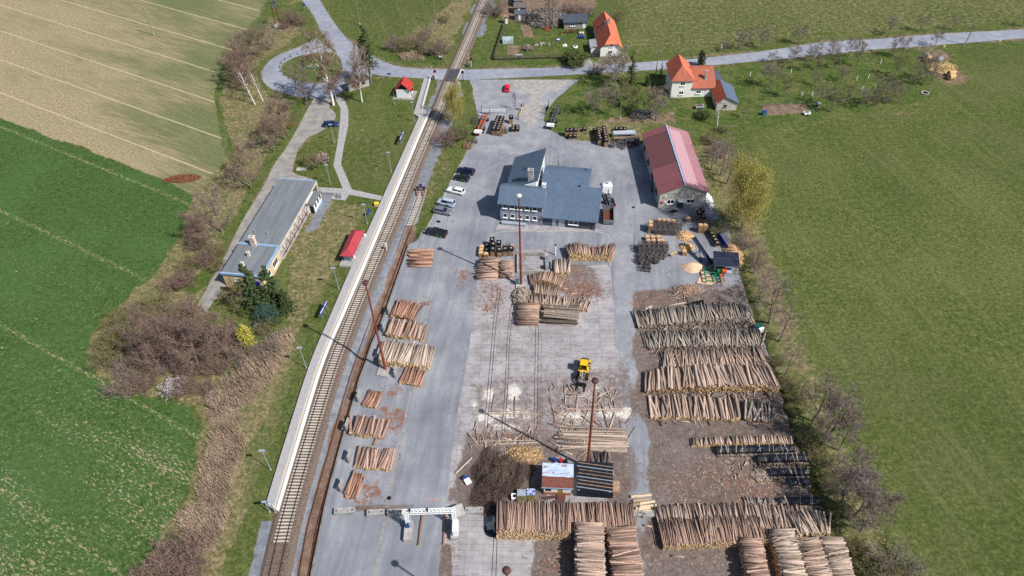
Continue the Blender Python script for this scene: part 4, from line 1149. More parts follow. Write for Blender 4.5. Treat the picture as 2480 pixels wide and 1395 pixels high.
mb = MB(); mb.box(W2 + 6.95, 5.5, 0, W2 + 10, 10.8, 2.3); mb.build('annex', M_GREY, h2)
# farm shed beside it
s2 = thing('farm_shed', 'small stone shed with one tiled and one slate blue roof slope', 'shed', (58.9, 179.9, 0), R(-2))
gable_walls(s2, 0, 5.6, 0, 9.3, 2.5, 4.25, 'y', mat('rubble_wall', S(214, 208, 198, .88), S(160, 156, 150, .88), 1.2), rf=.38)
slope_roof(s2, [(-.4, -.4), (2.13, -.4), (2.13, 9.6), (-.4, 9.6)], lambda x, y: 2.25 + (x + .4) * .85, .13, M_TS)
slope_roof(s2, [(2.13, -.4), (6.0, -.4), (6.0, 9.6), (2.13, 9.6)], lambda x, y: 4.4 - (x - 2.13) * .52, .13, mat('slate_blue_sheet', S(86, 100, 122, .88), S(98, 112, 134, .88), .8, .5))
window(s2, (2.3, 0, 1.5), (0, -1), .9, .6, M_GREY, 1)

# ================================================================== TREES AND SHRUBS
M_BARK = mat('bark', S(142, 128, 116, .85), S(108, 96, 88, .85), 3)
M_TWIG = mat('twigs_grey_brown', S(150, 134, 124, .85), S(122, 108, 100, .85), 1.2, rnd=.22)
M_TWIG2 = mat('twigs_olive', S(144, 134, 104, .85), S(116, 108, 80, .85), 1.2, rnd=.22)
M_TWIG3 = mat('twigs_red_brown', S(148, 122, 112, .85), S(118, 96, 88, .85), 1.2, rnd=.22)
M_BIRCH = mat('birch_bark', S(236, 232, 226, .9), S(150, 142, 136, .9), 2.2, stretch=(1, 1, 2.5), lo=.5, hi=.7)
M_BTWIG = mat('birch_twigs', S(150, 124, 104, .85), S(120, 98, 84, .85), 1, rnd=.2)
M_LEAF = mat('young_leaves', S(128, 130, 56, .8), S(96, 102, 40, .8), .6, rnd=.25)
M_WILL = mat('willow_leaves', S(196, 190, 92, .9), S(164, 160, 70, .9), .5, rnd=.28)
M_NEED = mat('spruce_needles', S(84, 94, 54, .88), S(58, 68, 40, .88), .8, rnd=.3)
M_NEED2 = mat('pine_needles', S(84, 100, 56, .88), S(58, 74, 44, .88), .8, rnd=.3)
M_NEED3 = mat('blue_yew_needles', S(70, 94, 80, .88), S(54, 74, 64, .88), .8, rnd=.3)
M_THUJA = mat('golden_conifer', S(204, 190, 92, .88), S(140, 136, 56, .88), 1.2, rnd=.25)
M_BLOS = mat('white_blossom', S(222, 216, 216, .86), S(186, 180, 184, .86), .8, rnd=.15)
M_PINK = mat('pink_blossom', S(206, 176, 180, .85), S(170, 140, 146, .85), .8, rnd=.2)
M_GREENL = mat('green_leaves', S(96, 110, 52, .8), S(66, 82, 36, .8), .6, rnd=.3)
M_REED = mat('dry_reed', S(184, 160, 138, .85), S(140, 120, 104, .85), .25, rnd=.35)

def rdir(rng): 
 z = rng.uniform(-1, 1); a = rng.uniform(0, 6.283); r = math.sqrt(1 - z * z)
 return Vector((r * math.cos(a), r * math.sin(a), z))

def strip(mb, a, b, w0, w1, rng, mi=0):
 d = (b - a)
 n = d.cross(rdir(rng))
 if n.length < 1e-5: return
 n.normalize()
 mb.v.extend([tuple(a - n * w0), tuple(a + n * w0), tuple(b + n * w1), tuple(b - n * w1)])
 k = len(mb.v)
 mb.f.append((k - 4, k - 3, k - 2, k - 1)); mb.m.append(mi); mb.sm.append(False)

def leaf(mb, c, s, rng, mi=0, flat=.0):
 a = rdir(rng); b = a.cross(rdir(rng))
 if b.length < 1e-4: return
 b.normalize()
 if flat: a.z *= (1 - flat); b.z *= (1 - flat)
 a *= s; b *= s * .6
 mb.v.extend([tuple(c - a), tuple(c + b), tuple(c + a), tuple(c - b)])
 k = len(mb.v)
 mb.f.append((k - 4, k - 3, k - 2, k - 1)); mb.m.append(mi); mb.sm.append(False)

PROTO = {}
def proto(kind, trunk, crown, mt, mc):
 """meshes of one growth form, 1 unit of scale = 1 m"""
 PROTO[kind] = (trunk.mesh(kind + '_trunk', mt), crown.mesh(kind + '_crown', mc))

def limb(mb, p, d, L, r, rng, seg=4, wander=.25, n=5, up=.0, mi=0):
 pts, q = [p.copy()], d.normalized()
 for k in range(seg):
  q = (q + rdir(rng) * wander + Vector((0, 0, up))).normalized()
  pts.append(pts[-1] + q * L / seg)
 for k in range(seg):
  mb.cyl(pts[k], pts[k + 1], r * (1 - k / seg * .75), r * (1 - (k + 1) / seg * .75), n, mi, caps=False)
 return pts, q

def bare_tree(kind, seed, H, rad, clear, mt, mc, n1=9, n2=8, n3=7, n4=4, tw=.032, up=.12, droop=0.0, leaves=None, nl=0, ls=.1, multi=1, lean=0, mbl=None, trunk_r=None):
 rng = random.Random(seed)
 T, C = MB(), MB()
 r0 = trunk_r or H * .0135 + .04
 forks = []
 for m in range(multi):
  base = Vector((0, 0, 0)) if multi == 1 else Vector((rng.uniform(-.3, .3) * rad * .5, rng.uniform(-.3, .3) * rad * .5, 0))
  d0 = Vector((lean + rng.uniform(-.06, .06), rng.uniform(-.06, .06), 1)) if multi == 1 else (Vector((base.x, base.y, 0)) * 1.2 / rad + Vector((rng.uniform(-.45, .45), rng.uniform(-.45, .45), 1)))
  pts, q = limb(T, base, d0, H * (.8 if multi == 1 else .62), r0 if multi == 1 else r0 * .6, rng, 6, .07 if multi == 1 else .15, 7)
  forks.append((pts, q))
 cz = H * (1 + clear) / 2
 hz = H * (1 - clear) / 2
 def inside(p, k=1.08):
  return (p.x / rad) ** 2 + (p.y / rad) ** 2 + ((p.z - cz) / hz) ** 2 < k
 tips = []
 for pts, q in forks:
  for i in range(n1):
   f = clear * .9 + (1 - clear * .9) * (i + rng.random()) / n1
   zz = f * (len(pts) - 1)
   j = min(int(zz), len(pts) - 2)
   p = pts[j].lerp(pts[j + 1], zz - j)
   if multi == 1 and p.z < H * clear * .8: p = pts[0].lerp(pts[-1], clear)
   a = i * 2.4 + rng.uniform(-.5, .5)
   elev = .35 + .8 * f
   d = Vector((math.cos(a), math.sin(a), elev))
   L = rad * (1.15 - .45 * abs(f - .55)) * rng.uniform(.8, 1.1)
   lp, lq = limb(T, p, d, L, r0 * (.42 if multi == 1 else .3) * (1 - .4 * f), rng, 4, .2, 5, up)
   for b in range(n2):
    g = rng.uniform(.2, 1)
    jj = min(int(g * 4), 3)
    bp = lp[jj].lerp(lp[jj + 1], g * 4 - jj)
    bd = (lq * .6 + rdir(rng) * .9 + Vector((0, 0, .25 + up - droop))).normalized()
    BL = rad * .42 * rng.uniform(.6, 1.15)
    be = bp + bd * BL
    if not inside(be, 1.25): be = bp + bd * BL * .5
    mid = bp.lerp(be, .5) + rdir(rng) * BL * .1
    for aa, bb, w0, w1 in ((bp, mid, tw * 1.5, tw * 1.2), (mid, be, tw * 1.2, tw * .8)): strip(C, aa, bb, w0, w1, rng)
    for c in range(n3):
     h = rng.uniform(.15, 1)
     cp = bp.lerp(mid, h * 2) if h < .5 else mid.lerp(be, h * 2 - 1)
     cd = (bd * .7 + rdir(rng) * .9 + Vector((0, 0, .2 - droop * 1.6))).normalized()
     CL = rad * .22 * rng.uniform(.6, 1.2)
     ce = cp + cd * CL
     strip(C, cp, ce, tw * .8, tw * .5, rng)
     for e in range(n4):
      ep = cp.lerp(ce, rng.uniform(.2, 1))
      ed = (cd * .8 + rdir(rng) * .9 + Vector((0, 0, .1 - droop * 2.2))).normalized()
      ee = ep + ed * rad * .14 * rng.uniform(.6, 1.3) * (1 + droop)
      strip(C, ep, ee, tw * .55, tw * .3, rng)
      if leaves and rng.random() < nl:
       leaf(C, ee.lerp(ep, rng.random() * .6), ls * rng.uniform(.6, 1.3), rng, 1)
       if nl > 1 and rng.random() < nl - 1: leaf(C, ee + rdir(rng) * ls, ls * rng.uniform(.6, 1.3), rng, 1)
 proto(kind, T, C, mt, [mc] + ([leaves] if leaves else []))

def conifer(kind, seed, H, rad, mt, mc, whorls=17, per=9, clear=.06, power=1.0, ls=.22, fill=10, round_=0):
 rng = random.Random(seed)
 T, C = MB(), MB()
 T.cyl((0, 0, 0), (0, 0, H * .97), H * .016 + .05, .02, 7)
 for w in range(whorls):
  f = w / (whorls - 1)
  z = H * (clear + (1 - clear) * f)
  prof = (1 - f) ** power if not round_ else math.sqrt(max(0, 1 - (2 * f - .85) ** 2 / 1.4))
  Rr = rad * prof * rng.uniform(.85, 1.08) + .12
  for k in range(max(4, int(per * (.4 + .6 * prof)))):
   a = k * 6.283 / per + w * 1.1 + rng.uniform(-.3, .3)
   L = Rr * rng.uniform(.75, 1.12)
   tip = Vector((math.cos(a) * L, math.sin(a) * L, z - L * (.28 - .5 * f) + rng.uniform(-.1, .1)))
   root = Vector((0, 0, z))
   strip(C, root, tip, .04, .02, rng)
   for q in range(fill):
    t = rng.uniform(.15, 1.05)
    c = root.lerp(tip, t) + rdir(rng) * L * .13 + Vector((0, 0, -.05))
    leaf(C, c, ls * rng.uniform(.6, 1.4), rng, 0, .35)
 proto(kind, T, C, mt, mc)

def bush(kind, seed, rad, H, mt, mc, stems=26, n=9, n2=7, tw=.03, leaves=None, nl=0, ls=.12, spread=1.0):
 """many stems from the ground, bowed into a dome"""
 rng = random.Random(seed)
 T, C = MB(), MB()
 for s in range(stems):
  a = rng.uniform(0, 6.283); rr = math.sqrt(rng.random())
  base = Vector((math.cos(a), math.sin(a), 0)) * rad * .45 * rr
  d = Vector((math.cos(a) * rr * spread, math.sin(a) * rr * spread, rng.uniform(.8, 1.4)))
  L = H * rng.uniform(.7, 1.02) * (1.05 - .25 * rr)
  pts, q = limb(T, base, d, L, .05, rng, 4, .16, 4)
  for k in range(n):
   g = rng.uniform(.2, 1)
   j = min(int(g * 4), 3)
   p = pts[j].lerp(pts[j + 1], g * 4 - j)
   bd = (q * .6 + rdir(rng) * .8 + Vector((0, 0, .25))).normalized()
   e = p + bd * H * .28 * rng.uniform(.6, 1.2)
   strip(C, p, e, tw, tw * .6, rng)
   for c in range(n2):
    cp = p.lerp(e, rng.uniform(.2, 1))
    ce = cp + (bd * .6 + rdir(rng) * .9 + Vector((0, 0, .15))).normalized() * H * .13 * rng.uniform(.6, 1.3)
    strip(C, cp, ce, tw * .6, tw * .35, rng)
    if leaves and rng.random() < nl: leaf(C, ce, ls * rng.uniform(.6, 1.3), rng, 1)
 proto(kind, T, C, mt, [mc] + ([leaves] if leaves else []))

bare_tree('bare_oak', 11, 9.0, 3.9, .16, M_BARK, M_TWIG3, 10, 8, 7, 5, .026)
bare_tree('bare_oak_b', 12, 9.0, 3.4, .18, M_BARK, M_TWIG, 9, 8, 7, 4, .025)
bare_tree('fruit_tree', 13, 5.5, 2.7, .24, M_BARK, M_TWIG, 8, 7, 7, 4, .024, up=.05)
bare_tree('fruit_tree_b', 14, 5.5, 2.3, .28, M_BARK, M_TWIG2, 8, 7, 6, 4, .024)
bare_tree('alder', 15, 9.0, 2.6, .2, M_BARK, M_TWIG, 10, 6, 5, 3, .022, up=.0)
bare_tree('birch', 16, 15.0, 3.4, .26, M_BIRCH, M_BTWIG, 14, 9, 8, 4, .03, droop=.5)
bare_tree('birch_thin', 17, 12.0, 2.3, .35, M_BIRCH, M_TWIG, 11, 5, 4, 2, .024, lean=-.1)
bare_tree('willow', 18, 11.0, 6.0, .1, M_BARK, mat('willow_twigs', S(176, 164, 98, .88), S(142, 132, 74, .88), 1, rnd=.25), 18, 12, 9, 6, .024, droop=.2, leaves=M_WILL, nl=1.35, ls=.09)
bare_tree('budding_tree', 19, 7.0, 3.0, .12, M_BARK, M_TWIG2, 10, 8, 7, 4, .03, leaves=M_LEAF, nl=.55, ls=.11)
bare_tree('blossom_tree', 20, 7.5, 3.9, .14, M_BARK, M_TWIG, 11, 8, 7, 4, .032, leaves=M_BLOS, nl=.32, ls=.1)
conifer('spruce', 21, 9.0, 2.3, M_BARK, M_NEED)
conifer('pine', 22, 15.0, 2.5, M_BARK, M_NEED, 16, 9, .34, .55, .3, 12)
conifer('round_pine', 23, 8.0, 1.9, M_BARK, M_NEED2, 16, 10, .12, .6, .2, 24)
conifer('spreading_yew', 24, 4.2, 3.3, M_BARK, M_NEED3, 11, 14, .1, 1, .2, 34, 1)
conifer('golden_thuja', 25, 5.2, 1.0, M_BARK, M_THUJA, 18, 12, .03, 1, .13, 26, 1)
conifer('thuja', 26, 4.0, .9, M_BARK, M_NEED, 14, 10, .03, 1, .2, 10, 1)
bush('bare_bush', 31, 3.0, 3.6, M_BARK, M_TWIG3, 30, 9, 8, .024)
bush('grey_bush', 32, 3.0, 3.6, M_BARK, M_TWIG, 30, 9, 8, .024)
bush('olive_bush', 33, 3.0, 3.8, M_BARK, M_TWIG2, 30, 9, 8, .024, M_LEAF, .4, .1)
bush('green_bush', 34, 2.4, 3.2, M_BARK, M_TWIG2, 30, 11, 9, .03, M_GREENL, 1.0, .16)
bush('blossom_bush', 35, 2.4, 2.8, M_BARK, M_TWIG, 26, 11, 9, .026, M_BLOS, .62, .13)
bush('pink_bush', 36, 1.6, 2.0, M_BARK, M_TWIG3, 16, 9, 7, .026, M_PINK, 1.0, .12)
NATIVE = {'bare_oak': (9, 3.9), 'bare_oak_b': (9, 3.4), 'fruit_tree': (5.5, 2.7), 'fruit_tree_b': (5.5, 2.3), 'alder': (9, 2.6), 'birch': (15, 3.4), 'birch_thin': (12, 2.3), 'willow': (11, 6.0), 'budding_tree': (7, 3), 'blossom_tree': (7.5, 3.9), 'spruce': (9, 2.3), 'pine': (15, 2.5), 'round_pine': (8, 2.6), 'spreading_yew': (4.2, 3.3), 'golden_thuja': (5.2, 1.3), 'thuja': (4, .9), 'bare_bush': (3.6, 3), 'grey_bush': (3.6, 3), 'olive_bush': (3.8, 3), 'green_bush': (3.2, 2.4), 'blossom_bush': (2.8, 2.4), 'pink_bush': (2, 1.6)}
NAMES = {'bare_oak': 'bare_tree', 'bare_oak_b': 'bare_tree', 'fruit_tree': 'fruit_tree', 'fruit_tree_b': 'fruit_tree', 'alder': 'alder_tree', 'birch': 'birch_tree', 'birch_thin': 'birch_tree', 'willow': 'willow_tree', 'budding_tree': 'budding_tree', 'blossom_tree': 'blossom_tree', 'spruce': 'spruce_tree', 'pine': 'pine_tree', 'round_pine': 'pine_tree', 'spreading_yew': 'yew_shrub', 'golden_thuja': 'golden_conifer', 'thuja': 'conifer', 'bare_bush': 'bare_shrub', 'grey_bush': 'bare_shrub', 'olive_bush': 'budding_shrub', 'green_bush': 'green_shrub', 'blossom_bush': 'blossom_shrub', 'pink_bush': 'pink_shrub'}
trng = random.Random(5)
def tree(kind, px, py, label, top=None, h=None, w=1.0, group=None, lean=(0, 0), z=0.0):
 H0, R0 = NATIVE[kind]
 b = G(px, py, z)
 if h is None: h = height(px, py, top)
 s = h / H0
 r = thing(NAMES[kind], label, 'shrub' if 'bush' in kind or kind == 'spreading_yew' else 'tree', b, trng.uniform(0, 6.28) if not any(lean) else 0, group)
 r.scale = (s * w, s * w, s)
 if any(lean): r.rotation_euler = (lean[0], lean[1], trng.uniform(-.3, .3))
 for nm, me in zip(('trunk', 'crown'), PROTO[kind]):
  o = bpy.data.objects.new(nm, me)
  COL.objects.link(o)
  o.parent = r
 return r

# the green thicket by the crop field
g_ = 'bare shrubs packed in the thicket by the green crop field'
l_ = 'bare brown shrub packed in the thicket beside the green crop field'
for px, py, h, k, w in ((300, 790, 4.2, 'olive_bush', 1.1), (350, 770, 4.5, 'olive_bush', 1.1), (400, 760, 4.5, 'olive_bush', 1.1), (455, 775, 4.2, 'olive_bush', 1.1), (290, 840, 4.2, 'olive_bush', 1.1), (345, 830, 4.8, 'olive_bush', 1.1), (400, 825, 4.6, 'grey_bush', 1.1), (270, 880, 4.0, 'olive_bush', 1.1), (330, 885, 4.4, 'grey_bush', 1.1), (440, 845, 4.5, 'bare_bush', 1.1), (495, 820, 4.2, 'bare_bush', 1.1), (540, 830, 4.2, 'bare_bush', 1.1), (590, 870, 4.0, 'grey_bush', 1.0), (395, 890, 4.2, 'grey_bush', 1.1), (470, 900, 4.2, 'bare_bush', 1.1), (530, 900, 3.8, 'bare_bush', 1.0), (300, 940, 3.8, 'grey_bush', 1.2), (350, 940, 3.8, 'bare_bush', 1.1), (450, 950, 3.6, 'bare_bush', 1.0), (655, 850, 3.4, 'grey_bush', 1.0), (645, 800, 2.8, 'olive_bush', 1.0), (500, 950, 3.0, 'bare_bush', .9), (255, 845, 3.0, 'olive_bush', 1), (430, 800, 4.0, 'olive_bush', 1)):
 if k == 'olive_bush': tree(k, px, py, 'olive budding shrub packed in the thicket beside the green crop field', h=h, w=w, group='budding shrubs in the thicket')
 else: tree(k, px, py, l_, h=h, w=w, group=g_)
for px, py, top in ((490, 905, 770), (440, 880, 745), (560, 880, 750), (395, 905, 800)):
 tree('bare_oak', px, py, 'bare brown tree rising out of the thicket by the crop field', top=top, w=.75, group='bare trees rising from the thicket')
tree('blossom_bush', 424, 948, 'white blossoming shrub at the tip of the thicket', h=2.6, w=1.05)
tree('blossom_bush', 515, 962, 'small white blossoming shrub beside the reeds', h=1.2, w=.9)
tree('golden_thuja', 606, 845, 'bright golden yellow conifer at the edge of the thicket', top=790)
tree('round_pine', 625, 745, 'tall dark pine between the station and the yew', top=640, w=.85)
tree('round_pine', 668, 738, 'broad dark pine behind the yew near the station corner', top=645, w=.95)
tree('round_pine', 700, 755, 'short dark pine on the side of the group facing the tracks', top=700, w=1.1)
tree('spreading_yew', 648, 775, 'wide blue-green yew in front of the pines', h=3.6, w=.95)
tree('budding_tree', 583, 748, 'olive green round tree by the station garage', top=690, w=.9)
tree('green_bush', 668, 783, 'low bright green shrub under the yew', h=1.4, w=1.1)
tree('green_bush', 590, 757, 'small dark shrub beside the yew', h=1.5, w=1.0)
# along the lane behind the station
tree('bare_oak', 608, 455, 'spreading bare tree by the corner of the stubble field', top=368, w=1.15)
tree('bare_oak_b', 538, 563, 'leaning bare tree behind the station lane with a grey crown', top=462, w=.95)
tree('bare_oak', 512, 598, 'dark bare tree at the hedge behind the station', top=515, w=.95)
tree('bare_oak', 690, 337, 'bare reddish tree standing at the lane near the blue car', top=238, w=.95)
tree('bare_oak', 664, 366, 'bare tree overhanging the grass beside the station lane', top=282, w=1.05)
for px, py, h, k in ((500, 640, 3.6, 'bare_bush'), (465, 650, 3.6, 'olive_bush'), (520, 620, 3.4, 'olive_bush'), (450, 690, 3.8, 'bare_bush'), (425, 700, 3.6, 'bare_bush'), (480, 600, 3.4, 'bare_bush'), (530, 650, 2.6, 'olive_bush'), (470, 560, 3.0, 'bare_bush')):
 tree(k, px, py, 'bare hedge shrub between the crop field and the station lane', h=h, w=1.0, group='hedge shrubs behind the station')
tree('olive_bush', 757, 402, 'round brown-green shrub on the lawn between the lane and the path', h=3.4, w=1.15)
tree('pink_bush', 778, 392, 'dusky red shrub on the lawn beside the round shrub', h=2.2, w=1.1)
# by the turning loop
tree('bare_oak_b', 666, 122, 'bare tree at the top of the turning loop', top=58, w=.8)
tree('bare_oak', 635, 141, 'bare brown tree at the outer edge of the turning loop', top=70, w=.95)
for px, py, top, w in ((600, 150, 78, .9), (588, 185, 100, .9), (612, 205, 115, .8), (575, 205, 135, .8), (600, 225, 140, .75)):
 tree('bare_oak', px, py, 'bare brown tree massed between the stubble field and the turning loop', top=top, w=w, group='bare trees by the turning loop')
tree('birch_thin', 618, 253, 'leaning white birch nearest the stubble field', top=150, w=.8, lean=(0, -.10))
tree('birch_thin', 637, 245, 'white birch leaning over the brown trees at the loop', top=158, w=.8, lean=(0, -.06))
tree('bare_oak_b', 744, 255, 'bare tree standing where the lane leaves the loop', top=152, w=.85)
tree('birch', 808, 255, 'big white-trunked birch at the bus stop path', top=72, w=1.0)
tree('birch', 877, 247, 'second tall birch with hanging twigs beside the bus shelter', top=100, w=.8)
tree('pine', 900, 206, 'tall dark pine with a bare trunk beside the bus shelter', top=62, w=1.0)
for px, py, h in ((705, 56, 5.0), (726, 62, 4.0), (690, 70, 3.2)): tree('bare_bush', px, py, 'bare bush on the verge below the field power line', h=h, w=.8, group='verge bushes by the power line')
for px, py, h, k in ((955, 118, 4.2, 'grey_bush'), (985, 122, 4.4, 'olive_bush'), (1015, 112, 3.8, 'grey_bush'), (1040, 128, 4.8, 'olive_bush'), (1065, 132, 5.0, 'grey_bush'), (1030, 95, 3.2, 'bare_bush'), (1075, 55, 2.6, 'olive_bush')):
 tree(k, px, py, 'thorny bare bush on the bank beside the upper railway line', h=h, w=1.0, group='bushes on the upper railway bank')
tree('willow', 1102, 298, 'yellowish birch-like tree between the rails and the parked trailers', top=222, w=.62)
tree('bare_bush', 1085, 348, 'dark brown shrub between the rails and the crates', h=4.6, w=1.0)
tree('olive_bush', 1115, 335, 'olive shrub beside the broken pallets', h=4.2, w=.9)
tree('bare_oak_b', 1246, 266, 'small bare tree by the white barrier', top=228, w=.5)
# by the upper house
tree('grey_bush', 1200, 36, 'grey bush beside the upper railway line and the junk yard', h=6.0, w=.9)
tree('green_bush', 1395, 156, 'dense green shrub in front of the garden fence', h=4.2, w=1.0)
tree('bare_oak_b', 1338, 70, 'gnarled bare tree over the junk heap beside the wooden cabin', top=-30, w=.75)
for px, py in ((1398, 34), (1425, 38), (1375, 30)): tree('grey_bush', px, py, 'thin bare bush behind the wooden cabin', h=3.6, w=.9, group='bushes behind the cabin')
tree('olive_bush', 1492, 52, 'pale budding shrub behind the terracotta house', h=4.0, w=1.0)
tree('pink_bush', 1278, 122, 'small pink shrub on the garden lawn', h=1.8)
tree('blossom_tree', 1490, 212, 'gnarled pale budding tree beside the road junction', top=140, w=1.15)
tree('spruce', 1527, 204, 'dark conical spruce beside the road', top=128, w=1.1)
tree('blossom_bush', 1448, 178, 'pale bush at the corner of the road junction', h=3.5, w=.8)
for px, py, top in ((1436, 283, 222), (1475, 276, 212)): tree('fruit_tree', px, py, 'bare fruit tree on the grass above the crates', top=top, w=.9, group='fruit trees above the crates')
tree('thuja', 1567, 208, 'clipped dark conifer on the farmhouse lawn', h=3.2, w=1.1)
tree('spruce', 1600, 186, 'narrow dark conifer beside the farmhouse wall', h=5.0, w=.6)
tree('thuja', 1697, 160, 'tall clipped conifer behind the farmhouse roof', h=5.0, w=1.0)
tree('budding_tree', 1530, 265, 'budding tree at the edge of the farmhouse garden', top=215, w=1.0)
tree('budding_tree', 1510, 245, 'olive tree beside the dark spruce', top=200, w=1.0)
tree('fruit_tree', 1588, 292, 'bare tree by the farmhouse lawn with a broad crown', top=222, w=1.05)
tree('fruit_tree_b', 1568, 284, 'bare olive tree by the scrap heap', top=226, w=.9)
tree('birch_thin', 1737, 305, 'slim pale tree behind the workshop', top=240, w=1.0)
tree('green_bush', 1700, 285, 'dark shrub on the lawn below the farm shed', h=2.0, w=1.2)
# orchard and road
og = ('bare fruit tree standing on the orchard grass', 'orchard trees')
for px, py, top, k in ((1864, 213, 152, 'fruit_tree'), (1900, 236, 190, 'fruit_tree_b'), (1919, 153, 113, 'fruit_tree'), (1948, 172, 132, 'fruit_tree_b'), (1980, 168, 132, 'fruit_tree_b'), (1968, 150, 110, 'fruit_tree'), (2010, 143, 100, 'fruit_tree'), (2020, 166, 128, 'fruit_tree_b'), (2054, 138, 96, 'fruit_tree'), (2074, 160, 104, 'fruit_tree_b'), (1971, 207, 176, 'fruit_tree'), (2036, 197, 165, 'fruit_tree'), (2166, 184, 138, 'fruit_tree_b'), (1982, 250, 212, 'fruit_tree'), (2010, 271, 212, 'fruit_tree_b'), (2049, 248, 205, 'fruit_tree_b'), (2086, 262, 222, 'fruit_tree'), (1868, 152, 127, 'fruit_tree')):
 tree(k, px, py, og[0], top=top, group=og[1], w=1.05)
for px, py, top, k in ((2161, 138, 88, 'bare_oak_b'), (2180, 140, 92, 'bare_oak_b'), (2216, 207, 132, 'bare_oak_b'), (2251, 206, 145, 'bare_oak_b'), (2240, 195, 140, 'bare_oak_b')):
 tree(k, px, py, 'dense bare tree at the orchard edge near the straw bales', top=top, group='dense trees by the straw bales', w=.95)
for px, py, top in ((2122, 256, 190), (2145, 252, 205), (2175, 248, 205), (2158, 250, 200), (2110, 255, 215)):
 tree('bare_oak_b', px, py, 'bare tree in the clump at the lower corner of the orchard', top=top, group='clump of trees in the orchard corner', w=.9)
for px, py, top in ((1797, 121, 74), (1843, 117, 72), (1932, 107, 66), (2152, 84, 46), (2228, 76, 40), (2304, 71, 42), (2475, 64, 30), (1756, 124, 98), (2264, 112, 76)):
 tree('fruit_tree', px, py, 'bare fruit tree on the green verge of the upper road', top=top, group='fruit trees along the upper road', w=1.05)
tree('fruit_tree_b', 1800, 285, 'tiny bare sapling on the lawn beside the farm shed', h=3.2)
# east hedge along the ditch
tree('willow', 1796, 556, 'big yellow-green willow beside the workshop', top=425, w=.74)
for px, py, top in ((1722, 412, 335), (1745, 425, 330), (1760, 445, 345), (1735, 395, 330)):
 tree('alder', px, py, 'bare thin tree on the bank behind the workshop', top=top, group='trees behind the workshop', w=1.0)
for px, py, h in ((1722, 345, 3.0), (1740, 375, 3.4), (1735, 560, 3.2), (1800, 598, 3.4), (1828, 640, 3.0), (1748, 320, 2.2)): tree('olive_bush' if h < 3.3 else 'grey_bush', px, py, 'scrubby bush on the bank between workshop and pasture', h=h, w=1.0, group='bank bushes by the workshop')
eg = ('bare alder tree on the ditch bank beside the pasture', 'alders along the ditch')
for px, py, top, w in ((1826, 662, 585, 1.0), (1838, 734, 655, 1.0), (1862, 784, 672, 1.1), (1887, 827, 735, 1.1), (1902, 909, 830, .9), (1850, 700, 640, .9), (1872, 740, 668, .9)):
 tree('alder', px, py, eg[0], top=top, w=w, group=eg[1])
for px, py, top, w in ((1968, 1020, 925, 1.0), (2005, 1060, 955, 1.0), (1985, 1085, 990, .9), (2030, 1090, 1005, .8)):
 tree('bare_oak_b', px, py, 'dense bare tree in the thick clump beside the tarped firewood', top=top, w=w, group='dense bare trees by the tarped firewood')
for px, py, top, w in ((2035, 1222, 1115, .95), (2060, 1260, 1170, 1.0), (2085, 1285, 1205, 1.0), (2110, 1270, 1195, .8), (2050, 1175, 1100, .7)):
 tree('bare_oak_b', px, py, 'wide bare tree by the ditch below the tarped firewood', top=top, w=w, group='wide bare trees by the lower ditch')
tree('blossom_bush', 2078, 1170, 'pale blossoming shrub among the bare ditch trees', h=3.6, w=.6)
tree('grey_bush', 2165, 1395, 'bare shrub at the bottom of the pasture edge', h=4.5, w=1.3)
tree('olive_bush', 2130, 1410, 'budding shrub at the bottom of the ditch', h=4.0, w=1.1)
for px, py, h, k in ((1935, 960, 3.0, 'olive_bush'), (1960, 1065, 2.8, 'olive_bush'), (1990, 1120, 2.8, 'olive_bush'), (2015, 1180, 2.6, 'olive_bush'), (2030, 1240, 2.4, 'olive_bush'), (1905, 935, 2.2, 'olive_bush'), (1880, 880, 2.0, 'olive_bush'), (2075, 1330, 2.2, 'olive_bush'), (1862, 820, 1.6, 'olive_bush')):
 tree(k, px, py, 'low olive scrub bush growing along the ditch', h=h, w=1.1, group='scrub along the ditch')
# bottom left
tree('bare_bush', 448, 1362, 'big round bare shrub in the reeds beside the crop field', h=4.6, w=1.25)
tree('bare_bush', 395, 1420, 'huge dark bare shrub at the bottom edge of the crop field', h=5.2, w=1.5)
tree('bare_bush', 455, 1440, 'dark bare shrub beside the reeds at the bottom edge', h=4.6, w=1.3)

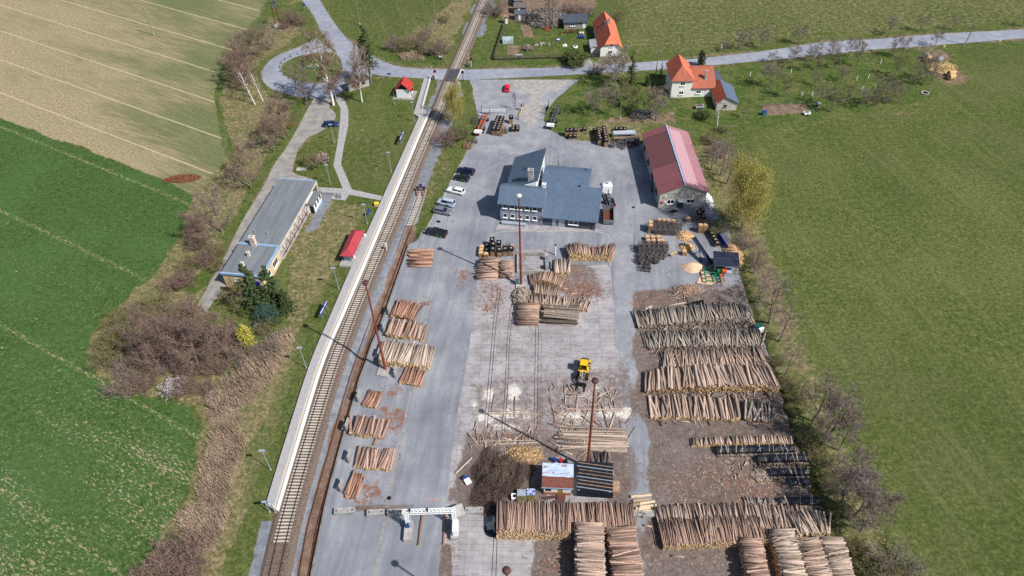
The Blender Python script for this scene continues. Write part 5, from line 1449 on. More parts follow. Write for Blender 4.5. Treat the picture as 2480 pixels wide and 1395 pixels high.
def reeds():
 rng = random.Random(77)
 mb = MB()
 zones = [([(500, 985), (560, 920), (640, 850), (705, 800), (715, 830), (660, 930), (600, 985), (540, 1010)], 4200, 2.0), ([(515, 1060), (560, 1040), (600, 1060), (590, 1120), (545, 1230), (500, 1290), (480, 1250), (490, 1150)], 2400, 1.5), ([(440, 1260), (520, 1220), (560, 1240), (520, 1340), (470, 1330)], 1800, 1.8), ([(500, 1000), (560, 990), (600, 1010), (560, 1050), (520, 1050)], 700, .9), ([(975, 95), (1060, 45), (1110, 5), (1120, 20), (1070, 70), (1010, 110)], 1500, 1.4), ([(965, 135), (1020, 130), (1032, 146), (975, 148)], 500, 1.3), ([(665, 60), (740, 60), (735, 75), (680, 80)], 300, 1.0)]
 for poly, n, h in zones:
  P = np.array(poly, float)
  k = 0
  while k < n:
   x, y = rng.uniform(P[:, 0].min(), P[:, 0].max()), rng.uniform(P[:, 1].min(), P[:, 1].max())
   ins = False
   for (ax, ay), (bx, by) in zip(poly, poly[1:] + poly[:1]):
    if (ay > y) != (by > y) and x < (bx - ax) * (y - ay) / (by - ay) + ax: ins = not ins
   k += .5
   if not ins: continue
   a = G(x, y)
   hh = h * rng.uniform(.55, 1.15)
   b = a + Vector((-.55 + rng.uniform(-.5, .5), .35 + rng.uniform(-.5, .5), 1)) * hh * .75
   strip(mb, a, b, .026, .018, rng)
   strip(mb, b - (b - a) * .15, b + (b - a) * .12, .04, .02, rng)
 tag(mb.build('reeds', M_REED), 'pale dry reeds leaning along the ditch left of the platform', 'reeds', kind='stuff')
reeds()

# ================================================================== TIMBER
def log_mat(name, c1, c2, flake=None):
 t = NT(name)
 nz = t.noise(5, 5, .65, t.pos)
 col = t.ramp(nz, (.35, c1), (.65, c2))
 if flake: col = t.mix(t.sstep(t.noise(1.7, 4, .7, t.pos), .6, .66, 0, .9), col, flake)
 k = t.nd('ShaderNodeMapRange', {'Value': t.rand(), 'To Min': .42, 'To Max': 1.32}).outputs[0]
 col = t.mix(1.0, col, t.nd('ShaderNodeCombineColor', {0: k, 1: k, 2: k}).outputs[0], 'MULTIPLY')
 return t.done(col, .9, 0, .15)
FL = S(214, 150, 104, .88)
BARK = {'spruce': log_mat('spruce_bark', S(150, 122, 108, .9), S(188, 160, 144, .9), FL), 'red': log_mat('red_bark', S(156, 112, 94, .9), S(188, 150, 130, .9), FL),
  'pale': log_mat('weathered_log', S(168, 148, 134, .9), S(206, 186, 168, .9)), 'grey': log_mat('grey_bark', S(132, 122, 114, .9), S(188, 174, 158, .9)),
  'brown': log_mat('brown_bark', S(156, 132, 118, .9), S(198, 176, 160, .9), FL), 'dark': log_mat('beech_bark', S(116, 106, 96, .88), S(150, 138, 126, .88), S(204, 170, 136, .88)),
  'black': log_mat('dark_bark', S(66, 66, 70, .88), S(100, 98, 98, .88)), 'sawn': log_mat('sawn_wood', S(206, 178, 146, .88), S(230, 206, 176, .88))}
CUT = {'fresh': log_mat('fresh_cut', S(214, 172, 108, .9), S(236, 206, 150, .9)), 'old': log_mat('old_cut', S(150, 116, 78, .9), S(204, 168, 116, .9)), 'greycut': log_mat('grey_cut', S(126, 116, 106, .9), S(172, 158, 142, .9))}
BK, CK = list(BARK), list(CUT)
LOGS = []
lrng = random.Random(9)

def add_log(p, d, L, dia, bark, cut, label, group, top):
 LOGS.append((Vector(p), Vector(d).normalized(), L, dia, bark, cut, label, group, top))

def pile(a, b, L, H, d, bark, cut, label, away=None, prof=None, yaw=.035, fan=0.0, group=None, z0=.03, dvar=.3, keep=True, topyaw=None):
 """stack: logs lie across the line a-b (near ends on it, photo pixels), reaching L metres away from it"""
 A, B = G(*a), G(*b)
 u = (B - A); S_ = u.length; u.normalize()
 w = Vector((-u.y, u.x, 0))
 if w.y < 0 and away is None: w = -w
 if away is not None:
  c = G(*away) - A
  if w.dot(c) < 0: w = -w
 prof = prof or (lambda t: min(1, 7 * t + .35, 7 * (1 - t) + .35))
 k, z = 0, d * .5
 while z < H + d:
  s = d * .5 + (d * .5 if k % 2 else 0)
  while s < S_ - d * .3:
   t = s / S_
   h = H * prof(t)
   if z + d * .3 <= h or k == 0:
    top = z + d * 1.1 > h
    dd = d * lrng.uniform(1 - dvar, 1 + dvar)
    ll = L * lrng.uniform(.93, 1.04)
    y = lrng.gauss(0, yaw) * (2.4 if top else 1) + fan * (t - .5) + (lrng.uniform(-.28, .28) if top and L < 7 and lrng.random() < .1 else 0)
    dr = w * math.cos(y) + u * math.sin(y) + Vector((0, 0, lrng.gauss(0, .012) * (2 if top else 1)))
    q = A + u * (s + lrng.uniform(-.15, .15) * d) + w * lrng.uniform(-.2, .2) * min(L, 4) * (.4 if top else .25) + Vector((0, 0, z0 + z + lrng.uniform(-.1, .3 if top else .1) * d))
    if top or t < .1 or t > .9 or keep: add_log(q, dr, ll, dd, bark, cut, label, group or label, top)
   s += d * (lrng.uniform(.98, 1.22) if z + d * 1.1 > H * prof(min(s / S_, 1)) else .98)
  z += d * .84
  k += 1
 return A, u, w

hump = lambda t: .3 + .7 * math.sin(math.pi * min(max(t, 0), 1)) ** .8
# beside the loading ramp
pile((1046, 648), (1049, 606), 5.3, .75, .42, 'red', 'fresh', 'reddish log in the low crosswise stack nearest the pickup', away=(990, 640), prof=lambda t: 1, dvar=.15)
pile((943, 770), (1002, 778), 4.6, 1.35, .36, 'red', 'old', 'reddish log in the uppermost lengthwise stack beside the loading ramp', prof=hump)
pile((936, 818), (1034, 828), 4.5, 1.35, .50, 'spruce', 'fresh', 'thick brown log in the second stack below the reddish one', prof=lambda t: 1 - .55 * t)
pile((920, 886), (1042, 896), 5.2, 2.35, .27, 'pale', 'fresh', 'pale peeled log in the tall stack behind the rusty mast', prof=lambda t: .95 - .55 * t)
pile((965, 930), (1022, 938), 3.9, 1.15, .36, 'red', 'fresh', 'orange-brown log in the stack just below the rusty mast', prof=hump)
pile((876, 984), (912, 990), 3.6, .75, .25, 'red', 'fresh', 'thin red log in the small stack beside the ramp', prof=lambda t: 1)
pile((849, 1055), (932, 1066), 4.0, 1.25, .46, 'spruce', 'fresh', 'thick flaking log in the stack with one log lying in front', prof=lambda t: .95 - .3 * t)
pile((856, 1134), (944, 1144), 4.1, 1.15, .45, 'spruce', 'fresh', 'thick brown log in the stack with a single log lying apart', prof=lambda t: .95 - .2 * t)
pile((834, 1205), (866, 1210), 4.6, .95, .34, 'red', 'old', 'long reddish log in the lowest stack beside the ramp', prof=lambda t: .95 - .2 * t)
for (a, b, dia, key, lab) in (((905, 1078), (914, 1058), .55, 'spruce', 'short thick log lying in front of a ramp stack'), ((944, 1140), (955, 1088), .42, 'spruce', 'single brown log lying apart on the asphalt'),
                              ((1013, 1322), (1023, 1243), .34, 'red', 'orange squared log laid along the lane before the gantry'), ((1074, 1320), (1079, 1236), .3, 'red', 'orange squared log laid at the edge of the slabs by the cabinet'), ((866, 1231), (934, 1233), .3, 'red', 'long orange pole lying behind the concrete blocks'), ((930, 1232), (978, 1237), .26, 'spruce', 'dark pole lying beside the white gantry leg'),
                              ((1103, 1147), (1143, 1108), .34, 'grey', 'grey squared beam lying by the brush heap')):
 A, B = G(*a, .2), G(*b, .2)
 add_log(A, B - A, (B - A).length, dia, key, 'fresh', lab, None, 2)
# around the middle mast
pile((1205, 679), (1207, 634), 4.4, 1.35, .38, 'spruce', 'old', 'log in the neat crosswise stack beside the covered crates', away=(1160, 660), prof=lambda t: 1, dvar=.2)
pile((1243, 676), (1243, 637), 3.0, 1.2, .27, 'spruce', 'old', 'log in the narrow crosswise stack between the crates and the mast', away=(1212, 660), prof=lambda t: .9, yaw=.06)
pile((1340, 668), (1382, 669), 4.4, 1.35, .36, 'pale', 'fresh', 'pale log in the short tidy stack below the sandy box', prof=lambda t: 1, dvar=.2)
pile((1376, 632), (1482, 634), 3.4, 2.7, .26, 'spruce', 'fresh', 'thin log in the fanned stack at the corner of the office lot', prof=lambda t: .35 + .65 * max(abs(math.sin(t * 4.4 + .5)), .4), fan=.5)
pile((1284, 692), (1358, 700), 3.0, 2.0, .23, 'spruce', 'old', 'thin log in the humped stack beside the mast foot', prof=hump, fan=.25)
pile((1292, 720), (1350, 724), 2.9, 1.7, .23, 'brown', 'old', 'thin log in the row just above the split wood jumble', prof=lambda t: .9 - .5 * t, fan=.15)
pile((1284, 745), (1424, 756), 3.0, 1.6, .25, 'brown', 'old', 'short log in the long row above the grey trunks', prof=lambda t: .85 - .45 * t * t, fan=.4, yaw=.08)
pile((1303, 791), (1304, 744), 4.3, 1.45, .22, 'spruce', 'old', 'thin log in the crosswise stack next to the grey trunks', away=(1256, 770), prof=lambda t: 1, yaw=.03)
pile((1397, 792), (1403, 744), 7.4, 1.3, .42, 'dark', 'fresh', 'grey beech trunk in the wide crosswise stack', away=(1310, 770), prof=lambda t: .9, yaw=.04, dvar=.2)
# long poles in the middle of the slabs
pile((1519, 1098), (1516, 1040), 12.2, .6, .27, 'pale', 'old', 'long pale pole in the wide loose layer beside the near mast', away=(1340, 1060), prof=lambda t: 1, yaw=.03)
pile((1312, 1086), (1310, 1064), 11.6, .4, .3, 'grey', 'old', 'long grey pole in the thin layer above the brush heap', away=(1140, 1070), prof=lambda t: 1, yaw=.03)
for a, b, dia, key in (((1147, 1001), (1305, 1003), .3, 'grey'), ((1370, 990), (1514, 994), .3, 'brown'), ((1368, 1016), (1520, 1015), .14, 'brown'), ((1191, 997), (1197, 955), .22, 'brown'), ((1246, 1008), (1247, 961), .22, 'brown'), ((1395, 996), (1399, 955), .24, 'brown'), ((1448, 998), (1450, 950), .22, 'brown'), ((1190, 975), (1213, 975), .16, 'brown'), ((1236, 993), (1272, 994), .16, 'brown'), ((1182, 996), (1240, 996), .14, 'brown'), ((1375, 982), (1450, 980), .16, 'brown'), ((1350, 961), (1420, 960), .14, 'pale'), ((1370, 955), (1425, 966), .16, 'pale'), ((1372, 963), (1400, 952), .14, 'pale')):
 A, B = G(*a, .14), G(*b, .14)
 add_log(A, B - A, (B - A).length, dia, key, 'old', 'single pole lying on the bark-strewn slabs below the loader', 'poles scattered on the slabs', 2)
pile((1437, 1150), (1474, 1152), 4.6, .55, .36, 'black', 'greycut', 'blackened log lying lengthwise behind the tarped shed', prof=lambda t: 1, yaw=.05)
# near big stacks
pile((1203, 1306), (1382, 1308), 5.0, 3.3, .205, 'spruce', 'fresh', 'thin spruce log in the long high stack below the rusty hut', prof=lambda t: .92 + .08 * math.sin(t * 9), yaw=.02, dvar=.4)
pile((1384, 1296), (1538, 1294), 4.7, 2.2, .22, 'spruce', 'fresh', 'thin spruce log at the lower end of the long stack below the hut', prof=lambda t: .95 - .15 * t, yaw=.03, dvar=.4)
pile((1464, 1450), (1457, 1288), 4.2, 3.3, .26, 'brown', 'old', 'pale log in the crosswise stack beside the deep shadow', away=(1390, 1380), prof=lambda t: 1, yaw=.02, dvar=.35)
pile((1560, 1450), (1532, 1292), 4.4, 3.1, .23, 'spruce', 'old', 'brown log in the crosswise stack by the asphalt lane', away=(1468, 1380), prof=lambda t: 1, yaw=.025, dvar=.35)
# right-hand rows
pile((1545, 797), (1828, 788), 4.6, 2.2, .29, 'grey', 'greycut', 'weathered grey log in the uppermost long row by the dark loader shovel', prof=lambda t: .35 + .65 * min(1, t * 1.7) * (1 if t < .85 else (1 - t) / .15 * .8 + .2), yaw=.05)
pile((1568, 848), (1846, 846), 4.3, 1.5, .27, 'grey', 'greycut', 'dark grey thin log in the second long row from the sawdust area', prof=lambda t: .55 + .4 * min(1, t * 3), yaw=.09)
pile((1604, 902), (1858, 892), 4.6, 1.4, .24, 'brown', 'fresh', 'brown log in the third long row between two thicker rows', prof=lambda t: .85, yaw=.06, fan=-.3)
pile((1560, 954), (1885, 950), 5.1, 2.5, .38, 'brown', 'old', 'thick log in the highest row of the weathered stacks', prof=lambda t: .42 + .55 * min(1, t * 2.2) * (1 if t < .93 else .6), yaw=.04, fan=-.25, dvar=.4)
pile((1574, 1014), (1790, 1020), 4.9, 1.05, .40, 'brown', 'fresh', 'thick log in the low row below the highest one', prof=lambda t: .55 + .4 * t, yaw=.04, dvar=.4)
pile((1800, 1020), (1882, 1026), 4.2, 1.0, .34, 'grey', 'old', 'dark log tumbled at the ditch end of the low row', prof=lambda t: .9 - .4 * t, yaw=.09, fan=-.3)
pile((1674, 1083), (1920, 1083), 1.5, 1.45, .40, 'brown', 'fresh', 'short thick log in the row above the first black tarp', prof=lambda t: .5 + .5 * min(1, t * 2), yaw=.04, dvar=.4)
pile((1814, 1234), (1872, 1236), 1.9, .8, .28, 'grey', 'greycut', 'short grey log in the little stack beside the last tarp', prof=lambda t: .9, yaw=.12)
pile((1596, 1290), (1950, 1286), 4.0, 2.15, .25, 'brown', 'fresh', 'log in the far half of the wide yellow-ended stack', prof=lambda t: .55 + .4 * math.sin(math.pi * min(1, t * 1.1)), yaw=.04, dvar=.35)
pile((1604, 1332), (1905, 1322), 4.2, 2.4, .19, 'spruce', 'fresh', 'thin log in the near half of the wide yellow-ended stack', prof=lambda t: .62 + .3 * math.sin(math.pi * t), yaw=.035, dvar=.4)
pile((1925, 1310), (2010, 1296), 4.0, 2.1, .3, 'pale', 'fresh', 'pale short log at the ditch end of the wide stack', prof=lambda t: .95 - .4 * t, yaw=.09)
for a, b, aw, k, lab in (((1868, 1470), (1834, 1322), (1790, 1400), 'spruce', 'log in the crosswise stack next to the shadowed gap'), ((1960, 1470), (1912, 1300), (1880, 1390), 'pale', 'pale log in the broad second crosswise stack'), ((2022, 1470), (1972, 1316), (1950, 1390), 'brown', 'grey-brown log in the third crosswise stack'), ((2078, 1470), (2026, 1316), (2000, 1390), 'pale', 'pale log in the crosswise stack nearest the ditch')):
 pile(a, b, 3.1 if k == 'spruce' else 3.55, 3.0, .25, k, 'fresh', lab, away=aw, prof=lambda t: .92, yaw=.05, dvar=.4)
for a, b, dia in (((2032, 1338), (2046, 1318), .16), ((2046, 1345), (2036, 1310), .2), ((1626, 1346), (1658, 1349), .36), ((1558, 1272), (1582, 1276), .36), ((1664, 700), (1690, 715), .3), ((1690, 712), (1706, 703), .26), ((1610, 742), (1660, 733), .36), ((1640, 748), (1672, 740), .3), ((1600, 756), (1650, 752), .24), ((1556, 752), (1578, 744), .3), ((1560, 748), (1580, 740), .26)):
 A, B = G(*a, .16), G(*b, .16)
 add_log(A, B - A, (B - A).length, dia, 'pale', 'fresh', 'loose pale log lying on the brown earth of the yard', 'loose logs on the earth', 2)
# sawn beams beside the tarped shed
for k, (a, b) in enumerate((((1528, 1203), (1578, 1199)), ((1533, 1214), (1572, 1209)), ((1545, 1220), (1586, 1214)), ((1518, 1224), (1548, 1220)), ((1550, 1228), (1590, 1224)), ((1540, 1232), (1580, 1230)), ((1530, 1238), (1590, 1238)))):
 A, B = G(*a, .3), G(*b, .3)
 add_log(A, B - A, (B - A).length, .5, 'sawn', 'fresh', 'thick pale half-log dropped beside the tarped shed', 'half-logs beside the tarped shed', 2)

def loose(n, x0, x1, y0, y1, bark, L0, L1):
 for k in range(n):
  a = lrng.gauss(1.57, .6) if lrng.random() < .6 else lrng.uniform(0, 3.14)
  add_log(G(lrng.uniform(x0, x1), lrng.uniform(y0, y1), lrng.uniform(.1, .25)), (math.cos(a), math.sin(a), lrng.uniform(-.02, .06)), lrng.uniform(L0, L1), lrng.uniform(.1, .24), lrng.choice(bark), lrng.choice(CK), 'loose log', None, 0)
for q in ((50, 1570, 1830, 790, 808, ('grey', 'brown', 'black'), 1, 3.4), (50, 1575, 1840, 842, 860, ('grey', 'brown', 'black'), 1, 3.4), (40, 1600, 1850, 896, 908, ('brown', 'spruce'), 1, 3.2), (60, 1580, 1880, 950, 972, ('brown', 'black', 'grey'), 1, 3), (40, 1580, 1880, 1012, 1034, ('brown', 'black'), .6, 2), (50, 1740, 1960, 1105, 1170, ('pale', 'grey'), .4, 1.4), (40, 1140, 1300, 1040, 1100, ('pale', 'brown'), .6, 3), (36, 1340, 1520, 1020, 1110, ('pale', 'brown'), 2, 6), (40, 1330, 1500, 940, 1010, ('brown', 'pale'), .4, 2), (30, 1280, 1430, 695, 765, ('brown', 'spruce'), .8, 2.2), (24, 1620, 1700, 700, 750, ('pale', 'grey'), 1, 3)): loose(*q)

def build_logs():
 # measure on the photo: biggest first
 def size(g):
  p, d, L, dia, *_ , top = g
  m = p + d * L * .5
  dep = (m - Vector((0, 0, CAM_H))).dot(FW)
  return (L * dia / dep ** 2) * (1.0 if top else .02)
 order = sorted(range(len(LOGS)), key=lambda i: -size(LOGS[i]))
 vis = order[:299]
 keep = set(vis)
 def shape(rng, n=10):
  mb = MB()
  rings, cc = [], Vector((0, 0, 0))
  ph = [rng.uniform(.9, 1.08) for _ in range(n)]
  for k in range(5):
   y = k / 4
   off = Vector((math.sin(y * 3.1) * rng.uniform(-.14, .14), 0, math.sin(y * 3.1) * rng.uniform(-.1, .1)))
   r = .5 * (1.06 - .14 * y)
   rings.append([Vector((math.cos(6.283 * j / n) * r * ph[j], y, math.sin(6.283 * j / n) * r * ph[j])) + off for j in range(n)])
  vs = [p for r in rings for p in r]
  mb.add(vs, [(i * n + j, (i + 1) * n + j, (i + 1) * n + (j + 1) % n, i * n + (j + 1) % n) for i in range(4) for j in range(n)], 0, True)
  mb.add(rings[0], [tuple(range(n))], 1)
  mb.add(rings[-1], [tuple(range(n - 1, -1, -1))], 1)
  return mb
 rng = random.Random(4)
 meshes = {}
 rest = MB()
 for i, g in enumerate(LOGS):
  p, d, L, dia, bark, cut, label, group, top = g
  x = d.cross(Vector((0, 0, 1))).normalized()
  z = x.cross(d).normalized()
  if i in keep:
   key = (bark, cut, i % 4)
   if key not in meshes: meshes[key] = shape(rng).mesh('log', [BARK[bark], CUT[cut]])
   o = bpy.data.objects.new('log', meshes[key])
   COL.objects.link(o)
   M = Matrix.Identity(4)
   a = rng.uniform(0, 6.28)
   x2, z2 = x * math.cos(a) + z * math.sin(a), z * math.cos(a) - x * math.sin(a)
   for r in range(3):
    M[r][0], M[r][1], M[r][2], M[r][3] = x2[r] * dia, d[r] * L, z2[r] * dia, p[r]
   o.matrix_world = M
   tag(o, label, 'log', group)
  else:
   n = 7
   a = [p + (x * math.cos(6.283 * j / n) + z * math.sin(6.283 * j / n)) * dia * .5 for j in range(n)]
   b = [q + d * L + Vector((0, 0, 0)) for q in a]
   o_ = len(rest.v)
   rest.v.extend([tuple(q) for q in a + b])
   for j in range(n):
    rest.f.append((o_ + j, o_ + n + j, o_ + n + (j + 1) % n, o_ + (j + 1) % n)); rest.m.append(BK.index(bark)); rest.sm.append(True)
   for f in (tuple(o_ + j for j in range(n)), tuple(o_ + n + j for j in range(n - 1, -1, -1))):
    rest.f.append(f); rest.m.append(len(BK) + CK.index(cut)); rest.sm.append(False)
 tag(rest.build('logs', [BARK[k] for k in BK] + [CUT[k] for k in CK]), 'remaining smaller and covered logs of the timber stacks', 'logs', kind='stuff')
 print('LOGS', len(LOGS))
build_logs()

# ------------------------------------------------------------------ firewood heaps, sawdust, brush, litter
M_SPLIT = mat('split_firewood', S(224, 190, 140, .88), S(180, 140, 104, .88), 3, rnd=.35)
M_SPLITG = mat('grey_firewood', S(172, 156, 140, .88), S(128, 114, 104, .88), 3, rnd=.35)
def heap(name, label, cat, px, py, rx, ry, h, n, size, m, seed, skew=0.0):
 rng = random.Random(seed)
 c = G(px, py)
 mb = MB()
 for k in range(n):
  a, r = rng.uniform(0, 6.283), math.sqrt(rng.random())
  z = h * (1 - r ** 1.6) * rng.uniform(.45, 1.0)
  q = (r * rx * math.cos(a) + skew * r * math.sin(a), r * ry * math.sin(a), .1 + z)
  mb.cbox(q, (size * rng.uniform(.7, 1.3), size * .38 * rng.uniform(.7, 1.2), size * .32), rng.uniform(0, 3.14), 0, (rng.uniform(-.7, .7), rng.uniform(-.7, .7)))
 prof = [(1.0, 0), (.9, h * .2), (.6, h * .62), (.3, h * .86), (.05, h * .93)]
 vs = [Vector((math.cos(6.283 * k / 14) * r * rx * .97, math.sin(6.283 * k / 14) * r * ry * .97, z)) for r, z in prof for k in range(14)]
 mb.add(vs, [(j * 14 + k, j * 14 + (k + 1) % 14, (j + 1) * 14 + (k + 1) % 14, (j + 1) * 14 + k) for j in range(4) for k in range(14)], 0)
 o = mb.build(name, m, None, c)
 return tag(o, label, cat, None, 'stuff')
heap('firewood_heap', 'heap of freshly split pale firewood under the conveyor head', 'firewood', 1660, 573, 1.9, 1.7, 1.1, 330, .42, M_SPLIT, 1)
heap('firewood_heap', 'smaller heap of split firewood beside a crate', 'firewood', 1664, 600, 1.7, 1.4, .9, 220, .42, M_SPLIT, 2)
heap('firewood_heap', 'long slope of split firewood behind the solar-roofed splitter shed', 'firewood', 1775, 618, 2.2, 4.0, 1.6, 520, .42, M_SPLIT, 3)
heap('firewood_heap', 'jumbled heap of split grey roundwood beside the mast foot', 'firewood', 1266, 722, 2.2, 3.0, 1.7, 420, .8, M_SPLITG, 4)
heap('firewood_heap', 'fan of yellow bark and slabwood chips beside the brush heap', 'wood scraps', 1270, 1104, 3.2, 2.0, .7, 380, .6, mat('scrap_wood', S(196, 164, 120, .88), S(134, 106, 84, .88), 2, rnd=.35), 5)
heap('firewood_heap', 'thin pile of grey sticks and bark on the earth below the splitter', 'wood scraps', 1668, 703, 2.4, 1.4, .7, 260, .6, mat('scrap_sticks', S(178, 150, 124, .88), S(128, 104, 88, .88), 2, rnd=.3), 6)
heap('firewood_heap', 'grey firewood spilled beside the tarp rows', 'firewood', 1845, 1150, 1.8, 1.2, .4, 160, .5, M_SPLITG, 7)
heap('firewood_heap', 'grey firewood scraps beside the last tarp row', 'firewood', 1880, 1228, 2.0, 1.0, .6, 160, .6, M_SPLITG, 8)
heap('manure_heap', 'rusty brown manure heap at the corner of the stubble field', 'manure heap', 441, 434, 4.6, 1.6, 1.1, 300, .6, mat('manure', S(134, 84, 58, .88), S(96, 62, 46, .88), 2, rnd=.25), 9, 1.0)
heap('junk_heap', 'big grey heap of branches and timber behind the wooden cabin', 'junk heap', 1320, 45, 7.5, 7.0, 2.6, 600, 1.7, mat('junk_timber', S(136, 128, 120, .86), S(86, 80, 74, .86), 2, rnd=.4), 10)
heap('junk_heap', 'scrap heap of planks and drums below the farmhouse garden', 'junk heap', 1558, 278, 4.2, 2.2, .8, 130, .9, mat('junk_mixed', S(128, 120, 112, .86), S(72, 68, 66, .86), 2, rnd=.45), 11)
heap('junk_heap', 'white plastic and timber scraps beside the workshop wall', 'scrap', 1716, 488, .8, 3.0, .8, 90, .7, M_WHITE, 12)

def sawdust():
 mb = MB()
 rng = random.Random(2)
 c = G(1676, 648)
 n = 26
 prof = [(1, 0), (.82, .38), (.55, .85), (.28, 1.15), (.06, 1.28)]
 vs = []
 for r, z in prof:
  for k in range(n):
   a = 6.283 * k / n
   rr = r * (1 + .1 * math.sin(3 * a) + .06 * math.sin(7 * a + 1))
   vs.append((rr * 2.5 * math.cos(a) + .5 * r * max(0, math.cos(a)), rr * 1.65 * math.sin(a) - .35 * r * max(0, math.cos(a)), z))
 mb.add(vs, [(j * n + k, j * n + (k + 1) % n, (j + 1) * n + (k + 1) % n, (j + 1) * n + k) for j in range(4) for k in range(n)] + [tuple(4 * n + k for k in range(n))], 0, True)
 mb.prism([(c2.x - c.x, c2.y - c.y) for c2 in [G(*q) for q in ((1690, 652), (1712, 662), (1738, 684), (1722, 690), (1688, 686), (1692, 676), (1700, 664))]][::-1], .0, .1)
 o = mb.build('sawdust_heap', mat('sawdust', S(226, 194, 160, .88), S(206, 172, 140, .88), 3, bstr=.4), None, c)
 tag(o, 'smooth pale heap of sawdust beside the green log deck', 'sawdust', None, 'stuff')
sawdust()

def brush():
 rng = random.Random(8)
 mb = MB()
 c = G(1205, 1160)
 for k in range(7500):
  a, r = rng.uniform(0, 6.283), math.sqrt(rng.random())
  q = 1 + .2 * math.sin(3 * a + 1) + .13 * math.sin(7 * a)
  z = (2.0 + .5 * math.sin(a * 2)) * (1 - r ** 1.5) * rng.uniform(.25, 1) * (1 + .3 * math.sin(r * 9 + a * 3))
  p = Vector((r * q * 4.7 * math.cos(a) + .9 * r * math.sin(a), r * q * 5.4 * math.sin(a), z + .05))
  d = (Vector((-.55, -1.0, .1)) + rdir(rng) * .75).normalized()
  L = rng.uniform(.8, 2.4)
  w = rng.uniform(.012, .028)
  strip(mb, p - d * L * .5, p + d * L * .5, w, w * .5, rng, 0 if rng.random() < .72 else 1)
 o = mb.build('brush_heap', [mat('brushwood', S(112, 94, 84, .8), S(78, 64, 58, .8), 1, rnd=.35), mat('brush_light', S(150, 130, 116, .85), S(104, 88, 76, .85), 1, rnd=.3)], None, c)
 tag(o, 'big dark heap of brushwood and twigs next to the rusty hut', 'brush heap', None, 'stuff')
brush()

def litter():
 """bark flakes and chips lying about the yard"""
 rng = random.Random(31)
 mb = MB()
 zones = [((1190, 715), 45, 70, 420, .26), ((1410, 702), 55, 28, 520, .26), ((1390, 655), 40, 35, 200, .24), ((1030, 735), 20, 14, 50, .26), ((1014, 752), 8, 26, 36, .25), ((1120, 675), 30, 26, 60, .26), ((1036, 860), 6, 30, 40, .24), ((960, 945), 36, 18, 80, .2), ((955, 1040), 30, 60, 120, .2), ((900, 1200), 40, 24, 90, .2), ((1250, 780), 80, 60, 160, .22), ((1320, 900), 180, 110, 520, .2), ((1330, 1020), 190, 70, 1300, .22), ((1440, 960), 80, 60, 400, .22), ((1220, 1060), 90, 40, 500, .24), ((1330, 1130), 190, 60, 700, .24), ((1640, 1000), 90, 20, 160, .2), ((1760, 1150), 170, 80, 1500, .24), ((1640, 1190), 70, 60, 260, .22), ((1850, 1180), 80, 60, 700, .28), ((1740, 1360), 160, 30, 300, .22), ((1600, 725), 70, 20, 260, .3), ((1560, 820), 30, 90, 260, .22), ((1340, 1370), 50, 40, 260, .22), ((1090, 1340), 20, 60, 80, .2), ((1720, 690), 40, 14, 260, .3), ((1620, 620), 60, 60, 60, .2), ((1590, 1320), 30, 70, 90, .2)]
 for (x, y), rx, ry, n, s in zones:
  for k in range(n):
   px, py = rng.gauss(x, rx * .5), rng.gauss(y, ry * .5)
   p = G(px, py, .045 + rng.random() * .03)
   a = rng.uniform(0, 6.283)
   L, w = s * rng.uniform(.2, 1.1), s * rng.uniform(.08, .3)
   u, v = Vector((math.cos(a), math.sin(a), rng.uniform(-.1, .1))) * L, Vector((-math.sin(a), math.cos(a), rng.uniform(-.1, .1))) * w
   m = 0 if rng.random() < .62 else (1 if rng.random() < .7 else 2)
   if (px < 1100 or py < 760) and px < 1480: m = 0
   mb.add([p - u - v, p + u - v, p + u + v, p - u + v], [(0, 1, 2, 3)], m)
 tag(mb.build('bark_litter', [mat('bark_flakes', S(150, 104, 86, .88), S(112, 78, 66, .88), 2, rnd=.35), mat('wood_chips', S(192, 170, 146, .88), S(154, 134, 114, .88), 2, rnd=.35), mat('grey_chips', S(118, 108, 104, .88), S(86, 78, 76, .88), 2, rnd=.3)]), 'bark flakes and wood chips strewn over the timber yard', 'litter', kind='stuff')
litter()

# ================================================================== MASTS, LAMPS, POLES
M_MAST = mat('rusted_mast', S(150, 72, 54, .88), S(106, 52, 44, .88), 1.5, .8)
M_POLEW = mat('grey_pole', S(150, 142, 134, .86), S(112, 104, 98, .86), 1.5)
def mast(b, h, label, head, door=True):
 r = thing('floodlight_mast', label, 'floodlight mast', b)
 mb = MB()
 mb.cyl((0, 0, 0), (0, 0, h), .27, .13, 12)
 for z in (h * .25, h * .5, h * .75): mb.cyl((0, 0, z), (0, 0, z + .18), .3 - .17 * z / h, n=12)
 mb.build('pole', M_MAST, r)
 mb = MB()
 mb.lathe((0, 0, h - .15), [(.2, -.05), (.48, 0), (.55, .2), (.5, .42), (.28, .54), (.05, .58)], 16)
 hd = mb.build('lamp_head', head, r)
 mb = MB(); mb.cyl((0, 0, h - .24), (0, 0, h - .2), .42, n=16); mb.build('lens', M_LAMP, hd)
 mb = MB(); mb.cyl((0, 0, 0), (0, 0, .25), .5, n=12); mb.build('base', M_CONCD, r)
 return r
M_HEADD = mat('brown_lamp_head', S(96, 62, 60, .88), S(74, 50, 50, .88), 2, .6)
mast(G(934, 896), 23.6, 'tall rusty mast rising behind the pale log stack', M_HEADD)
mast(G(1422.7, 1135), 24.2, 'tall dark rusty mast near the loader with a brown head', M_HEADD)
mast(G(1262, 690), 24.0, 'tall red mast in front of the office with a white-topped head', mat('white_lamp_head', S(226, 220, 214, .88), S(196, 190, 186, .88), 2, .5))
mast((-1.9, 39.3, 0), 23.9, 'mast whose round brown head shows over the slabs at the bottom edge', M_HEADD)
